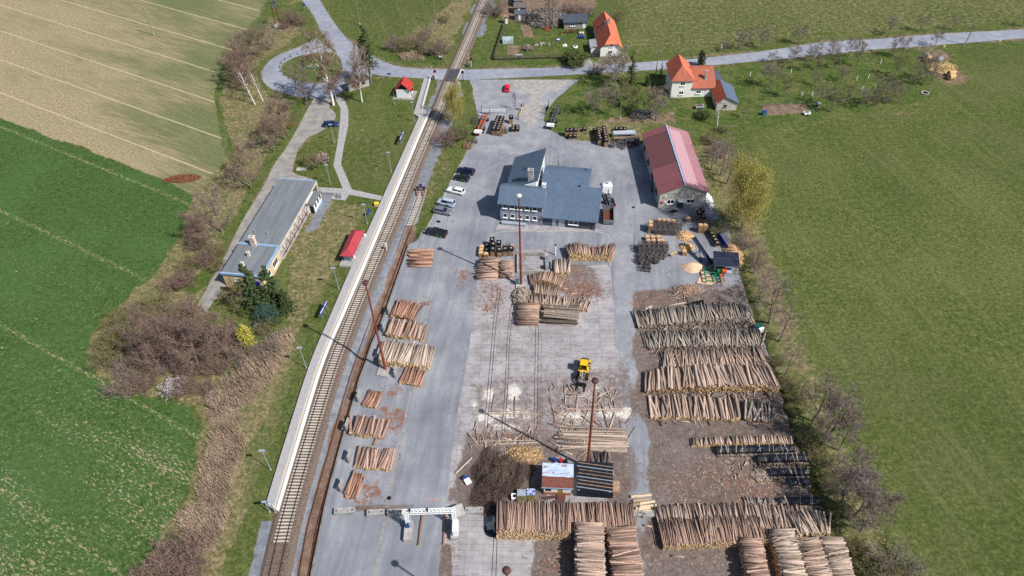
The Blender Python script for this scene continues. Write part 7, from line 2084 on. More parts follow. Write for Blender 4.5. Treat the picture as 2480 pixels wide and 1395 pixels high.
mb = MB(); mb.box(0, 0, 0, 6.4, 1.0, .9); mb.box(.2, .1, .9, 6.2, .9, 1.0, 1); tag(mb.build('pallet_bundle', [M_FOIL, M_CRW], None, G(1485, 344, .03)), 'long black-wrapped bundle in front of the pale steel rack', 'bundle')
rack(1497, 358, 2.0, 1.4, 1.4, R(10), M_GREY, 'small grey steel frame at the end of the crate rows')
rack(1515, 356, 1.8, 1.5, 2.0, R(-5), M_GREY, 'tall grey steel frame among the scrap by the workshop')
for k in range(5):
 A, B = G(1524 + k * 2, 333 + k * 3, .5), G(1545 + k * 2, 338 + k * 3, .3)
 mb = MB(); mb.beam(A, B, .16); tag(mb.build('steel_bar', M_GALV), 'pale steel bar leaning by the scrap near the workshop', 'steel bar', 'steel bars by the workshop')

# concrete end stands of the log stacks
M_CB = mat('block_concrete', S(176, 174, 170, .87), S(136, 136, 134, .87), 1.3)
ME_ST = MB()
ME_ST.prism([(-.12, -.9), (.12, -.9), (.12, .9), (-.12, .9)], 0, 2.0)
ME_ST.add([(-.12, -.5, 0), (-.12, .5, 0), (-1.15, .5, 0), (-1.15, -.5, 0), (-.12, -.25, 1.5), (-.12, .25, 1.5), (-1.15, .5, .3), (-1.15, -.5, .3)], [(0, 1, 2, 3), (4, 7, 6, 5), (0, 3, 7, 4), (2, 1, 5, 6), (3, 2, 6, 7), (1, 0, 4, 5)])
ME_ST = ME_ST.mesh('stand', M_CB)
sg = 'concrete end stands of the log stacks'
for px, py, rz, lab in ((945, 757, -8, 'beside the uppermost lengthwise stack'), (933, 800, -8, 'beside the second lengthwise stack'), (921, 862, -8, 'beside the pale log stack'), (960, 908, -8, 'between the rusty mast and the stack below it'), (872, 966, -12, 'beside the small thin red stack'), (844, 1036, -8, 'beside the stack with a log lying in front'), (849, 1112, -8, 'beside the stack with a log lying apart'), (830, 1182, -10, 'beside the lowest ramp stack'), (1334, 646, 0, 'beside the short tidy stack'), (1196, 1276, 2, 'at the end of the long high stack')):
 o = bpy.data.objects.new('concrete_stand', ME_ST); COL.objects.link(o)
 o.location = G(px, py, .03); o.rotation_euler[2] = R(rz)
 tag(o, 'grey concrete end stand ' + lab, 'concrete stand', sg)
for px, py, lx, ly, rz, lab in ((836, 1241, 3.4, 1.0, 1, 'long concrete block nearest the ramp'), (911, 1245, 2.9, 1.0, 1, 'concrete block behind the gantry pole'), (958, 1245, 2.6, 1.0, 1, 'concrete block half hidden by the white gantry'), (1149, 1240, 3.0, 1.0, 0, 'mossy concrete block below the brush heap'), (1532, 1248, 3.2, .9, 0, 'concrete block beside the half-logs'), (1577, 1249, 3.0, .9, 0, 'concrete block before the wide yellow-ended stack')):
 mb = MB(); mb.box(-lx / 2, -ly / 2, 0, lx / 2, ly / 2, .75); mb.box(-lx / 2 + .3, -.12, .75, -lx / 2 + .5, .12, .86, 1); mb.box(lx / 2 - .5, -.12, .75, lx / 2 - .3, .12, .86, 1)
 tag(mb.build('concrete_block', [M_CB, M_RUST], None, G(px, py, .03), R(rz)), lab + ' lying on the yard', 'concrete block')
mb = MB(); mb.cbox((0, 0, .85), (1.7, 1.9, 1.7), R(20), 0, (.1, .05)); mb.cbox((.05, .05, 1.72), (1.5, .9, .1), R(20), 0, (.1, .05))
tag(mb.build('tipped_block', M_CONC, None, G(1112, 1247, .0)), 'big pale concrete block standing askew at the gantry end', 'concrete block')

# measuring gantry
def truss(mb, p0, p1, w, n):
 p0, p1 = Vector(p0), Vector(p1)
 d = (p1 - p0).normalized()
 up = Vector((0, 0, 1)) if abs(d.z) < .8 else Vector((0, 1, 0))
 a = d.cross(up).normalized() * w / 2
 b = a.cross(d).normalized() * w / 2
 cs = [-a - b, a - b, a + b, -a + b]
 for c in cs: mb.beam(p0 + c, p1 + c, .1)
 for k in range(n):
  q0, q1 = p0.lerp(p1, k / n), p0.lerp(p1, (k + 1) / n)
  for j in range(4):
   mb.beam(q0 + cs[j], q1 + cs[(j + 1) % 4], .055)
   mb.beam(q0 + cs[j], q0 + cs[(j + 1) % 4], .055)
g0, g1 = G(991, 1282, .03), G(1103, 1278, .03)
gt = thing('log_scanner_gantry', 'white lattice gantry that spans the asphalt lane over two logs', 'gantry', g0, math.atan2(g1.y - g0.y, g1.x - g0.x))
SP = (g1 - g0).length
HT = 4.6
for x in (0, SP):
 mb = MB(); truss(mb, (x, .4, 1.0), (x, .4, HT), .55, 5); mb.build('column', M_WHITE, gt)
 mb = MB(); mb.box(x - .65, -2.2, 0, x + .65, 1.1, .95); mb.build('plinth', M_CONC, gt)
mb = MB(); truss(mb, (-.5, .4, HT + .25), (SP + .4, .4, HT + .25), .6, 14); mb.build('beam', M_WHITE, gt)
mb = MB(); mb.box(SP - .25, -1.9, .95, SP + .62, .0, 2.6); mb.build('cabinet', M_WHITE, gt)
mb = MB(); mb.box(.2, -.2, .95, .55, .1, 2.4); mb.beam((.4, .2, 2.4), (.55, .6, 3.2), .12); mb.build('scanner_head', M_GALV, gt)
mb = MB(); mb.box(-.3, -.3, 1.0, .1, .2, 1.7); mb.build('junction_box', M_BLUE, gt)
for x in (.6, SP * .45):
 mb = MB(); mb.box(x, .1, HT + .55, x + .2, .7, HT + .9); mb.cyl((x + .1, .4, HT - .5), (x + .1, .4, HT), .06, n=6); mb.build('sensor', M_BLACK, gt)

# rusty hut
hc, hd = G(1317, 1197, .03), G(1385, 1200, .03)
hu = thing('yard_hut', 'white hut with a peeling pale blue and rusty brown roof', 'hut', hc, math.atan2(hd.y - hc.y, hd.x - hc.x))
mb = MB(); mb.box(0, 0, 0, 4.5, 3.6, 2.75); mb.build('wall', M_HW, hu)
mb = MB(); mb.box(-.02, -.04, 0, 4.52, -.003, .8); mb.build('plinth', mat('tan_plinth', S(178, 128, 100, .88), S(150, 106, 84, .88), 1), hu)
t_ = NT('peeling_roof')
p_ = t_.xyz(t_.obj)
rust = t_.ramp(t_.noise(2, 4, .6, t_.obj), (.4, S(130, 78, 66, .88)), (.6, S(112, 66, 58, .88)))
blue = t_.ramp(t_.noise(1, 4, .6, t_.obj), (.4, S(190, 206, 228, .88)), (.6, S(172, 188, 214, .88)))
pk = t_.noise(.9, 4, .7, t_.mapv(t_.obj, (.6, 2.2, 1)), .6)
up_ = t_.mix(t_.sstep(pk, .56, .6), blue, t_.ramp(t_.noise(4, 3, .6, t_.obj), (.4, S(170, 84, 44, .88)), (.6, S(130, 62, 40, .88))))
rm = t_.done(t_.mix(t_.sstep(t_.math('ADD', p_[1], t_.math('MULTIPLY', t_.noise(1.4, 3, .6, t_.obj), .3)), 1.75, 1.8), rust, up_), .6, 0, .3)
mb = MB(); mb.prism([(-.35, -.35), (4.85, -.35), (4.85, 4.0), (-.35, 4.0)], lambda x, y: 2.66 + (y + .35) * .12, lambda x, y: 2.78 + (y + .35) * .12); mb.build('roof', rm, hu)
mb = MB(); mb.box(-.4, -.42, 2.6, 4.9, -.352, 2.8); mb.build('fascia', M_LBL, hu)
window(hu, (.75, 0, 1.75), (0, -1), .95, 1.15, M_BRN, 0, False)
door(hu, (2.75, 0, .2), (0, -1), .75, 1.9, mat('ochre_door', S(176, 146, 66, .88), S(150, 122, 56, .88), 1))
mb = MB(); mb.box(2.2, -1.4, 0, 3.6, -.05, .35); mb.build('steps', M_BRN, hu)
railing('railing', 'brown slatted railing in front of the white hut', [hc + Vector((.3, -1.1, 0)), hc + Vector((2.2, -.8, 0))], 1.0, M_BRN, .3, 3)
for k, (px, py, m) in enumerate(((1342, 1117, M_BLUE), (1358, 1119, M_RED), (1370, 1121, M_BLACK))):
 mb = MB(); mb.cyl((0, 0, 0), (0, 0, .9), .32, n=12); mb.cyl((0, 0, .9), (0, 0, .94), .28, n=12); mb.cyl((0, 0, .42), (0, 0, .48), .34, n=12)
 tag(mb.build('oil_drum', m, None, G(px, py, .03)), ('blue', 'red', 'black')[k] + ' drum standing behind the peeling hut roof', 'drum')
# tarped timber shed beside it
ts0, ts1 = G(1398, 1200, .03), G(1487, 1206, .03)
ts = thing('tarped_shed', 'timber stack under a black tarpaulin held down by pale battens', 'tarped stack', ts0, math.atan2(ts1.y - ts0.y, ts1.x - ts0.x))
mb = MB(); mb.prism([(.3, .6), (5.4, .6), (5.4, 4.6), (.3, 4.6)], .1, lambda x, y: 1.55 + y * .14); mb.build('timber', M_CRG, ts)
def zt_(x, y): return 1.75 + y * .16 + .05 * math.sin(x * 4)
mb = MB()
nx, ny = 16, 10
vs = [(-.1 + 5.9 * i / nx, .1 + 5.0 * j / ny, 1.72 + (.1 + 5 * j / ny) * .15 + .06 * math.sin(i * 1.9) * math.cos(j * 1.3)) for j in range(ny + 1) for i in range(nx + 1)]
mb.add(vs, [(j * (nx + 1) + i, j * (nx + 1) + i + 1, (j + 1) * (nx + 1) + i + 1, (j + 1) * (nx + 1) + i) for j in range(ny) for i in range(nx)], 0, True)
mb.add([(-.1, .1, 1.72), (5.8, .1, 1.72), (5.9, -.4, .6), (-.1, -.4, .6)], [(3, 2, 1, 0)]); mb.build('tarpaulin', M_FOIL, ts)
for k in range(8):
 mb = MB(); y0 = .3 + k * .6; mb.beam((-.2 + .15 * (k % 3), y0 + .25, 1.86 + y0 * .15), (5.8, y0 - .25, 1.84 + y0 * .15), .12, .07); mb.build('batten', M_CRW if k % 3 else M_GALV, ts)
for x in (.2, 5.3):
 mb = MB(); mb.beam((x, .1, 0), (x, .1, 1.7), .14); mb.build('post', M_WHITE, ts)
mb = MB(); mb.box(0, 0, 0, 1.1, 1.9, 1.1); mb.box(-.05, -.05, 1.1, 1.15, 1.95, 1.2)
tag(mb.build('plank_stack', M_CRW, None, G(1484, 1199, .03), R(-3)), 'pale stack of short planks at the end of the tarped timber', 'plank stack')
mb = MB(); mb.cyl((0, -.5, .45), (0, 1.3, .45), .42, n=14, cap=1); tag(mb.build('stump', [BARK['pale'], CUT['old']], None, G(1480, 1150, .03)), 'thick pale stump lying beside the blackened logs', 'stump')
# little concrete bins and mossy boxes by the hut
for k, (px, py, lab) in enumerate(((1263, 1212, 'grey box with moss in front beside the brush heap'), (1286, 1210, 'box covered by a blue and white sheet beside the hut'))):
 r = thing('mossy_box', lab, 'box', G(px, py, .03), R(-2))
 mb = MB(); mb.box(-.75, -.9, 0, .75, 1.4, 1.1); mb.build('body', M_CONCD, r)
 mb = MB(); mb.box(-.7, .2, 1.1, .7, 1.38, 1.18); mb.build('lid', M_GALV if k == 0 else mat('blue_white_sheet', S(190, 200, 226, .88), S(60, 84, 160, .88), 3, lo=.46, hi=.54), r)
 mb = MB(); mb.box(-.68, -.86, 1.1, .68, .15, 1.16); mb.build('moss', mat('moss', S(112, 104, 58, .88), S(84, 80, 44, .88), 3), r)
mb = MB(); mb.box(-.5, -.5, 0, .5, .5, .8); mb.cyl((0, 0, .8), (0, 0, .83), .3, n=12, mi=1); tag(mb.build('well_ring', [M_WHITE, M_BLACK], None, G(1246, 1207, .03)), 'white square well head beside the mossy box', 'well head')
r = thing('armchair', 'broken blue and white seat dumped beside the brush heap', 'seat', G(1133, 1168, .03), R(30))
mb = MB(); mb.box(-.5, -.5, .1, .5, .5, .5); mb.build('seat', M_WHITE, r)
mb = MB(); mb.box(-.5, .5, .1, .5, .7, 1.1); mb.build('backrest', M_BLUE, r)
mb = MB(); mb.cyl((0, 0, 0), (0, 0, .05), 1.3, n=24); tag(mb.build('dark_sheet', M_FOIL, None, G(1192, 1283, .035)), 'dark round sheet lying at the foot of the long stack', 'sheet')

# splitter shed with solar roof, conveyor and log deck
s0, s1 = G(1728, 662, .03), G(1776, 668, .03)
sp = thing('splitter_shed', 'open shed with a dark panelled roof over the wood splitter', 'shed', s0, R(-9))
M_SOL = mat('solar_panel', S(48, 56, 72, .85), S(36, 42, 56, .85), .5, .25, 0, .5)
M_SOLF = M_WHITE
zr2 = lambda x, y: 2.75 + y * .12
for x in (.1, 4.5):
 for y in (.1, 3.1):
  mb = MB(); mb.beam((x, y, 0), (x, y, zr2(x, y)), .16); mb.build('post', M_CRW, sp)
mb = MB(); mb.prism([(-.4, -.5), (5.0, -.5), (5.0, 3.6), (-.4, 3.6)], lambda x, y: zr2(x, y), lambda x, y: zr2(x, y) + .12); mb.build('roof', M_GREY, sp)
for y0, y1 in ((-.44, 1.5), (1.62, 3.54)):
 mb = MB(); mb.prism([(-.34, y0), (4.94, y0), (4.94, y1), (-.34, y1)], lambda x, y: zr2(x, y) + .121, lambda x, y: zr2(x, y) + .17); mb.build('solar_panel', M_SOL, sp)
mb = MB(); mb.box(.5, 2.9, 0, 4.4, 3.05, 2.6); mb.build('back_wall', M_CRG, sp)
r = thing('log_splitter', 'green and orange firewood machine under the panelled roof', 'wood splitter', G(1735, 668, .03), R(-9))
mb = MB(); mb.box(0, 0, .3, 1.8, 1.2, 1.3); mb.build('body', mat('machine_green', S(40, 128, 84, .88), S(34, 108, 70, .88), 2, .5), r)
mb = MB(); mb.box(1.0, -.3, 1.3, 1.9, .5, 1.7); mb.build('hopper', M_ORANGE, r)
mb = MB(); mb.box(-.5, .1, .5, 0, .9, 1.0); mb.build('motor', M_BLACK, r)
mb = MB(); mb.box(0, 0, 0, 1.5, 1.6, 1.1); mb.box(-.05, -.05, 1.1, 1.55, 1.65, 1.16); tag(mb.build('ibc_tank', mat('pale_grey_sheet', S(176, 180, 190, .88), S(150, 154, 166, .88), 1), None, G(1753, 670, .03), R(-6)), 'pale grey covered box in front of the splitter shed', 'box')
cv0, cv1 = G(1724, 640, 1.2), G(1680, 575, 3.2)
d = cv1 - cv0
cvr = thing('conveyor', 'dark blue belt conveyor rising from the shed to the firewood heap', 'conveyor', (cv0.x, cv0.y, 0), math.atan2(d.y, d.x))
LC, z0c, z1c = math.hypot(d.x, d.y), 1.2, 3.2
mb = MB(); mb.beam((0, 0, z0c), (LC, 0, z1c), .75, .14); mb.build('belt', M_BLACK, cvr)
for s in (-.42, .42):
 mb = MB(); mb.beam((0, s, z0c + .05), (LC, s, z1c + .05), .09, .3); mb.build('side_rail', mat('conveyor_blue', S(52, 84, 132, .88), S(44, 70, 112, .88), 2, .5), cvr)
for s in (-.7, .7):
 mb = MB(); mb.beam((LC * .35, s, 0), (LC * .62, s * .6, 2.45), .12); mb.beam((LC * .72, s, 0), (LC * .55, s * .6, 2.3), .12); mb.build('leg', M_BLUE, cvr)
for s in (-1, 1): wheel(cvr, LC * .38, s * .9, .35, .2, M_BLUE)
lk = thing('log_deck', 'green steel log feeding deck with orange rollers', 'log deck', G(1709, 687, .03), R(-3))
M_GRN = mat('deck_green', S(28, 132, 92, .88), S(24, 110, 78, .88), 2, .5)
for x in (0, 2.3):
 mb = MB(); mb.beam((x, 0, .9), (x, 3.8, .9), .2); mb.build('side_beam', M_GRN, lk)
for y in (.1, 1.3, 2.5, 3.7):
 mb = MB(); mb.beam((.1, y, .9), (2.2, y, .9), .16); mb.beam((0, y, 0), (0, y, .8), .14); mb.beam((2.3, y, 0), (2.3, y, .8), .14); mb.build('cross_beam', M_GRN, lk)
for x in (3.1, 3.9):
 mb = MB(); mb.beam((x, -.1, .8), (x, 4.4, .8), .16); mb.build('feed_rail', M_GRN, lk)
for k in range(5):
 mb = MB(); mb.cyl((3.2, .2 + k * .85, .86), (3.8, .2 + k * .85, .86), .2, n=10); mb.build('roller', M_ORANGE, lk)
r = thing('person', 'person in dark clothes working beside the splitter shed', 'person', G(1713, 646, .03), R(100))
# standing figure: one skinned body
def person_mesh(pose):
 V = [(0, 0, .95), (0, 0, 1.2), (0, 0, 1.42), (0, 0, 1.53), (.02, 0, 1.66), (.0, 0, 1.77)]
 E = [(0, 1), (1, 2), (2, 3), (3, 4), (4, 5)]
 Rr = [.15, .145, .16, .06, .105, .085]
 def chain(root, pts, rad):
  last = root
  for p, q in zip(pts, rad):
   V.append(p); Rr.append(q); E.append((last, len(V) - 1)); last = len(V) - 1
 f = pose
 for s in (-1, 1):
  chain(2, [(0, s * .2, 1.4), (f * .1, s * .26, 1.12), (.22 + f * .1, s * .2, .95), (.3 + f * .1, s * .17, .93)], [.07, .055, .042, .04])
  chain(0, [(0, s * .1, .88), (.03 + .1 * s * f, s * .11, .5), (.12 * s * f, s * .11, .08), (.14 + .12 * s * f, s * .12, .04)], [.1, .07, .05, .045])
 me = bpy.data.meshes.new('person_body')
 me.from_pydata(V, E, [])
 return me, Rr
def person(root, cloth, skin, hairc, pose):
 me, Rr = person_mesh(pose)
 o = bpy.data.objects.new('body', me); COL.objects.link(o); o.parent = root
 sk = o.modifiers.new('skin', 'SKIN')
 me.skin_vertices.new() if not me.skin_vertices else None
 for v, q in zip(me.skin_vertices[0].data, Rr): v.radius = (q, q)
 me.skin_vertices[0].data[0].use_root = True
 o.modifiers.new('sub', 'SUBSURF').levels = 1
 o.modifiers['sub'].render_levels = 2
 t = NT('person_' + cloth.name)
 z = t.xyz(t.obj)[2]
 col = t.mix(t.math('GREATER_THAN', z, 1.5), t.mix(t.math('GREATER_THAN', z, .93), S(48, 52, 66, .9), cloth.diffuse_color[:]), S(206, 158, 132, .9))
 me.materials.append(t.done(col, .9))
 mb = MB(); mb.lathe((0, 0, 1.68), [(.118, 0), (.125, .06), (.1, .13), (.03, .16)], 10); mb.build('cap', hairc, root)
 for s in (-1, 1):
  mb = MB()
  hx, hy, hz = .33 + pose * .1, s * .165, .92
  mb.cbox((hx, hy, hz), (.09, .05, .08))
  for k in range(4): mb.beam((hx + .03, hy + (k - 1.5) * .018, hz - .01), (hx + .1 - abs(k - 1.4) * .008, hy + (k - 1.5) * .018, hz - .05), .016)
  mb.beam((hx, hy - s * .03, hz), (hx + .05, hy - s * .06, hz - .02), .018)
  mb.build('hand', mat('skin', S(206, 158, 132, .9), S(196, 146, 120, .9), 2), root)
cl = bpy.data.materials.new('dark_jacket'); cl.diffuse_color = S(52, 58, 84, .9)
person(r, cl, None, M_BLACK, 0.4)
r = thing('person', 'person in a green jacket beside the sawdust and the shed', 'person', G(1716, 657, .03), R(160))
cl = bpy.data.materials.new('green_jacket'); cl.diffuse_color = S(56, 132, 66, .9)
person(r, cl, None, M_BLACK, -.3)
r = thing('sawhorse', 'yellow wooden sawhorse alone on the asphalt between crates and sawdust', 'sawhorse', G(1630, 618, .03), R(30))
for y in (-.25, 0, .25):
 mb = MB(); mb.beam((-.9, y, .6), (.9, y, .6), .14); mb.build('beam', M_CRW if y else M_YEL, r)
for x in (-.7, .7):
 mb = MB(); mb.beam((x, -.4, 0), (x, .1, .6), .1); mb.beam((x, .4, 0), (x, -.1, .6), .1); mb.build('leg', M_CRW, r)
# loader shovel lying beyond the grey row
r = thing('loader_shovel', 'dark steel loader shovel lying above the uppermost grey row', 'loader shovel', G(1672, 744, .03), R(12))
mb = MB(); mb.prism([(0, 0), (2.8, 0), (2.8, .25), (0, .25)], 0, 1.3); mb.build('back_plate', M_BLACK, r)
mb = MB(); mb.prism([(0, -1.2), (2.8, -1.2), (2.8, 0), (0, 0)], 0, .12); mb.build('blade', M_GALV, r)
for x in (0, 2.68):
 mb = MB(); mb.prism([(x, -1.1), (x + .12, -1.1), (x + .12, -.01), (x, -.01)], .125, lambda a, b: .3 + (b + 1.2) * .8); mb.build('side_plate', M_BLACK, r)
# tarped firewood rows along the ditch
def tarp_row(a, b, w, h, label, seed):
 A, B = G(*a, .03), G(*b, .03)
 d = B - A; L = d.length
 r = thing('tarped_firewood', label, 'tarped firewood', A, math.atan2(d.y, d.x))
 rng = random.Random(seed)
 n = max(6, int(L / .5))
 mb = MB()
 pr = [(-.05, h * .45), (.02, h * .96), (w * .5, h * 1.08), (w, h * .96), (w + .06, h * .4)]
 vs = [(L * i / n, y + rng.uniform(-.05, .05), z + rng.uniform(-.06, .06)) for i in range(n + 1) for y, z in pr]
 mb.add(vs, [(i * 5 + k, (i + 1) * 5 + k, (i + 1) * 5 + k + 1, i * 5 + k + 1) for i in range(n) for k in range(4)], 0, False)
 mb.build('tarpaulin', M_FOIL, r)
 mb = MB(); mb.box(.05, .05, 0, L - .05, w - .05, h * .9)
 for k in range(int(L * 16)): mb.cbox((rng.uniform(0, L), rng.uniform(-.28, .02), rng.uniform(.1, h * .45)), (.13, .4, .12), rng.uniform(-.4, .4))
 mb.build('firewood', M_SPLITG, r)
 for k in range(int(L / 1.1)):
  x = rng.uniform(.2, L - .2)
  mb = MB(); mb.beam((x, -.15, h * .98), (x + rng.uniform(-.5, .5), w + .1, h * 1.1), rng.uniform(.09, .16), .08); mb.build('batten', M_SPLITG, r)
 return r
tarp_row((1738, 1104), (1922, 1100), 1.3, 1.2, 'firewood under a long black tarp just below the short thick logs', 1)
tarp_row((1838, 1126), (1955, 1122), 1.3, 1.2, 'firewood under the black tarp second from the short thick logs', 2)
tarp_row((1866, 1158), (1958, 1156), 1.2, 1.2, 'firewood under the crumpled black tarp in the middle of the ditch side', 3)
tarp_row((1916, 1180), (1960, 1178), 1.2, .9, 'small firewood pile under a short black tarp by the ditch', 4)
tarp_row((1890, 1228), (1986, 1228), 1.2, 1.2, 'firewood under the lowest black tarp above the wide stack', 5)
# beehive-like white and green box by the rows
r = thing('small_cabin', 'tiny green and white cabin at the ditch end of the long grey rows', 'cabin', G(1838, 802, .0), R(25))
mb = MB(); mb.box(-.6, -.6, 0, .6, .6, 1.3); mb.build('body', M_WHITE, r)
mb = MB(); mb.box(-.75, -.2, 1.3, .75, .85, 1.42); mb.build('roof', mat('green_sheet', S(30, 104, 92, .88), S(24, 88, 78, .88), 1), r)
# weighbridge-like sandy box beside the mast
r = thing('sand_bay', 'walled concrete bay with sandy floor beside the red mast', 'storage bay', G(1252, 662, .03), R(-2))
mb = MB(); mb.box(0, 0, 0, 6.2, .25, .6); mb.build('front_wall', M_CONC, r)
mb = MB(); mb.box(0, 5.6, 0, 6.2, 5.85, .7); mb.build('back_wall', M_CONCD, r)
mb = MB(); mb.box(-.01, .251, 0, .24, 5.599, .6); mb.build('side_wall', M_CONC, r)
for k in range(2):
 mb = MB(); mb.box(6.3, .6 + k * 3.0, 0, 7.0, 1.5 + k * 3, 1.5); tag(mb.build('concrete_block', M_CB, None, G(1252, 662, .03)), ('grey upright block at the lower corner of the sandy bay', 'grey upright block at the upper corner of the sandy bay')[k], 'concrete block')
r = thing('yard_post', 'short white post with a dark top beside the sandy bay', 'post', G(1345, 618, .03))
mb = MB(); mb.cyl((0, 0, 0), (0, 0, 2.8), .14, n=8); mb.build('post', M_WHITE, r)
mb = MB(); mb.cyl((0, 0, 2.8), (0, 0, 3.2), .16, n=8); mb.build('cap', M_BLACK, r)

# pale drain strips and embedded rails in the yard
def thin(name, px, w, z, m, label=None, cat=None):
 L = smooth(px, 4)
 mb = MB()
 P = [G(p.x, p.y, z) for p in L]
 for a, b in zip(P, P[1:]):
  n = Vector((-(b - a).y, (b - a).x, 0)).normalized() * w / 2
  mb.quad(a - n, a + n, b + n, b - n)
 o = mb.build(name, m)
 return tag(o, label, cat, None, 'structure')
M_STRIP = mat('drain_concrete', S(166, 158, 152, .86), S(130, 122, 118, .86), .9)
thin('drain_strip', [(1104, 452), (1088, 510), (1075.6, 580), (1052, 683), (1030.6, 781.6), (995, 948), (970.7, 1066), (940, 1219), (906, 1395), (890, 1480)], .34, .036, M_STRIP)
thin('kerb_line', [(1122, 392), (1104, 416), (1080, 470), (1050, 522), (1022, 582)], .22, .06, M_CONC)
thin('kerb_line', [(1176, 592), (1205, 563), (1310, 560), (1470, 567), (1478, 645)], .25, .04, M_CONC)
for px in ([(1206, 700), (1196, 775), (1181, 947), (1170, 1060)], [(1212, 700), (1202, 775), (1188, 947), (1177, 1060)], [(1246, 700), (1230, 800), (1222.7, 950), (1214, 1060)], [(1252, 700), (1236, 800), (1229, 950), (1220, 1060)], [(1299, 745), (1297, 798), (1293.5, 1036), (1293, 1100)], [(1306, 745), (1304, 798), (1301, 1036), (1300, 1100)], [(1196, 1300), (1191, 1395), (1186, 1480)], [(1204, 1300), (1201, 1395), (1198, 1480)]):
 thin('embedded_rail', px, .11, .037, M_RAIL)
thin('mark_orange', [(1034, 1209), (1068, 1209)], .18, .037, mat('orange_mark', S(206, 152, 122, .88), S(180, 128, 104, .88), 4))
for px, py in ((1534, 502), (1063, 537), (942, 1206), (1060, 536)):
 mb = MB(); mb.cyl((0, 0, 0), (0, 0, .012), .38, n=16); tag(mb.build('manhole_cover', M_BLACK, None, G(px, py, .036)), 'dark round manhole cover in the asphalt', 'manhole cover', 'manhole covers')

# ================================================================== LEVEL CROSSING, SIGNS, BUS STOP, GARDEN
M_BANDS = NT('red_white_bands')
zz = M_BANDS.xyz(M_BANDS.obj)[2]
M_BANDS = M_BANDS.done(M_BANDS.mix(M_BANDS.math('GREATER_THAN', M_BANDS.math('FRACT', M_BANDS.math('DIVIDE', zz, 1.3)), .5), S(238, 238, 238, .9), S(206, 42, 44, .9)), .5)
def barrier(px, py, top, label):
 b = G(px, py)
 h = height(px, py, top)
 r = thing('crossing_barrier', label, 'crossing barrier', b)
 mb = MB(); mb.box(-.4, -.35, 0, .4, .35, 1.2); mb.build('drive_box', M_GREY, r)
 mb = MB(); mb.beam((.0, -.1, .9), (-.15, -.1, h), .13); mb.build('boom', M_BANDS, r)
 mb = MB(); mb.cyl((.6, 0, 0), (.6, 0, 3.0), .07, n=8); mb.build('post', M_WHITE, r)
 mb = MB(); mb.box(.2, -.12, 2.2, 1.0, .02, 3.0); l = mb.build('signal_board', M_BLACK, r)
 for s in (.4, .8):
  mb = MB(); mb.cyl((s, -.13, 2.5), (s, -.2, 2.5), .13, n=10); mb.build('light', M_TAILL, l)
 return r
barrier(1050, 192, 160, 'raised red and white barrier at the crossing beside the platform ramp')
barrier(1137, 162, 128, 'raised red and white barrier at the crossing beside the garden fence')
def signal(px, py, top, label):
 b = G(px, py)
 h = height(px, py, top)
 r = thing('crossing_signal', label, 'crossing signal', b)
 mb = MB(); mb.cyl((0, 0, 0), (0, 0, h), .08, n=8); mb.build('post', M_BLACK, r)
 mb = MB(); mb.box(-.4, -.2, h - .8, .4, -.05, h); m_ = mb.build('signal_board', M_BLACK, r)
 mb = MB()
 for s in (-1, 1): mb.beam((-.5, -.1, h + .15 - s * .3), (.5, -.1, h + .15 + s * .3), .12)
 mb.build('cross', M_WHITE, r)
 return r
signal(1122, 197, 171, 'dark crossing signal on the yard side of the road')
signal(1069, 159, 138, 'dark crossing signal on the bank side of the road')
for px, py, top, lab in ((1112, 214, 198, 'striped blue and white marker post just below the crossing'), (937, 607, 589, 'small black and white striped board beside the main track'), (1187, 22, 14, 'small orange marker beside the upper railway'), (2420, 103, 97, 'small yellow marker post on the road verge'), (2285, 118, 110, 'yellow marker post near the straw bales')):
 r = thing('marker_post', lab, 'marker post', G(px, py))
 h = height(px, py, top)
 m_ = M_ORANGE if 'orange' in lab else (M_YEL if 'yellow' in lab else M_WHITE)
 mb = MB(); mb.cyl((0, 0, 0), (0, 0, h), .1, n=8); mb.build('post', m_, r)
 mb = MB(); mb.box(-.35, -.06, h * .55, .35, .06, h)
 o = mb.build('board', m_, r)
 if m_ is M_WHITE:
  for k in range(3):
   mb = MB(); mb.box(-.36, -.07, h * (.6 + k * .14), .36, .07, h * (.65 + k * .14)); mb.build('band', M_BLUE if 'blue' in lab else M_BLACK, o)

def station_sign(px0, py0, px1, py1, zb, label, words):
 """board on legs; ends given at its lower edge"""
 A, B = G(px0, py0, zb), G(px1, py1, zb)
 d = B - A
 L = math.hypot(d.x, d.y)
 yaw = math.atan2(d.y, d.x)
 r = thing('station_sign', label, 'station sign', (A.x, A.y, 0), yaw)
 mb = MB(); mb.box(0, -.05, zb, L, .05, zb + .95); b = mb.build('board', mat('sign_blue', S(24, 46, 150, .9), S(20, 40, 132, .9), 1, .35), r)
 mb = MB()
 rg = random.Random(5)
 x = L * .06
 while x < L * .94:
  w = rg.uniform(.12, .3)
  if not L * .5 < x < L * .6: mb.box(x, -.062, zb + .3, x + w, -.051, zb + rg.choice((.62, .62, .72)))
  x += w + .08
 mb.build('lettering', M_WHITE, b)
 for k in range(3):
  mb = MB(); mb.beam((L * (k + .5) / 3, 0, 0), (L * (k + .5) / 3, 0, zb), .08); mb.build('leg', M_GALV, r)
 return r

station_sign(776, 765, 792, 733, 1.7, 'blue station name board on legs between the pines and the platform', '')
station_sign(968, 343, 978, 321, 1.7, 'blue station name board on legs on the upper platform lawn', '')
def simple(name, cat, label, px, py, rz, parts, group=None, z=0.0):
 """thing made of a few meshes: (part name, material, builder)"""
 r = thing(name, label, cat, G(px, py, z), R(rz), group)
 for nm, m, fn in parts:
  mb = MB(); fn(mb); mb.build(nm, m, r)
 return r
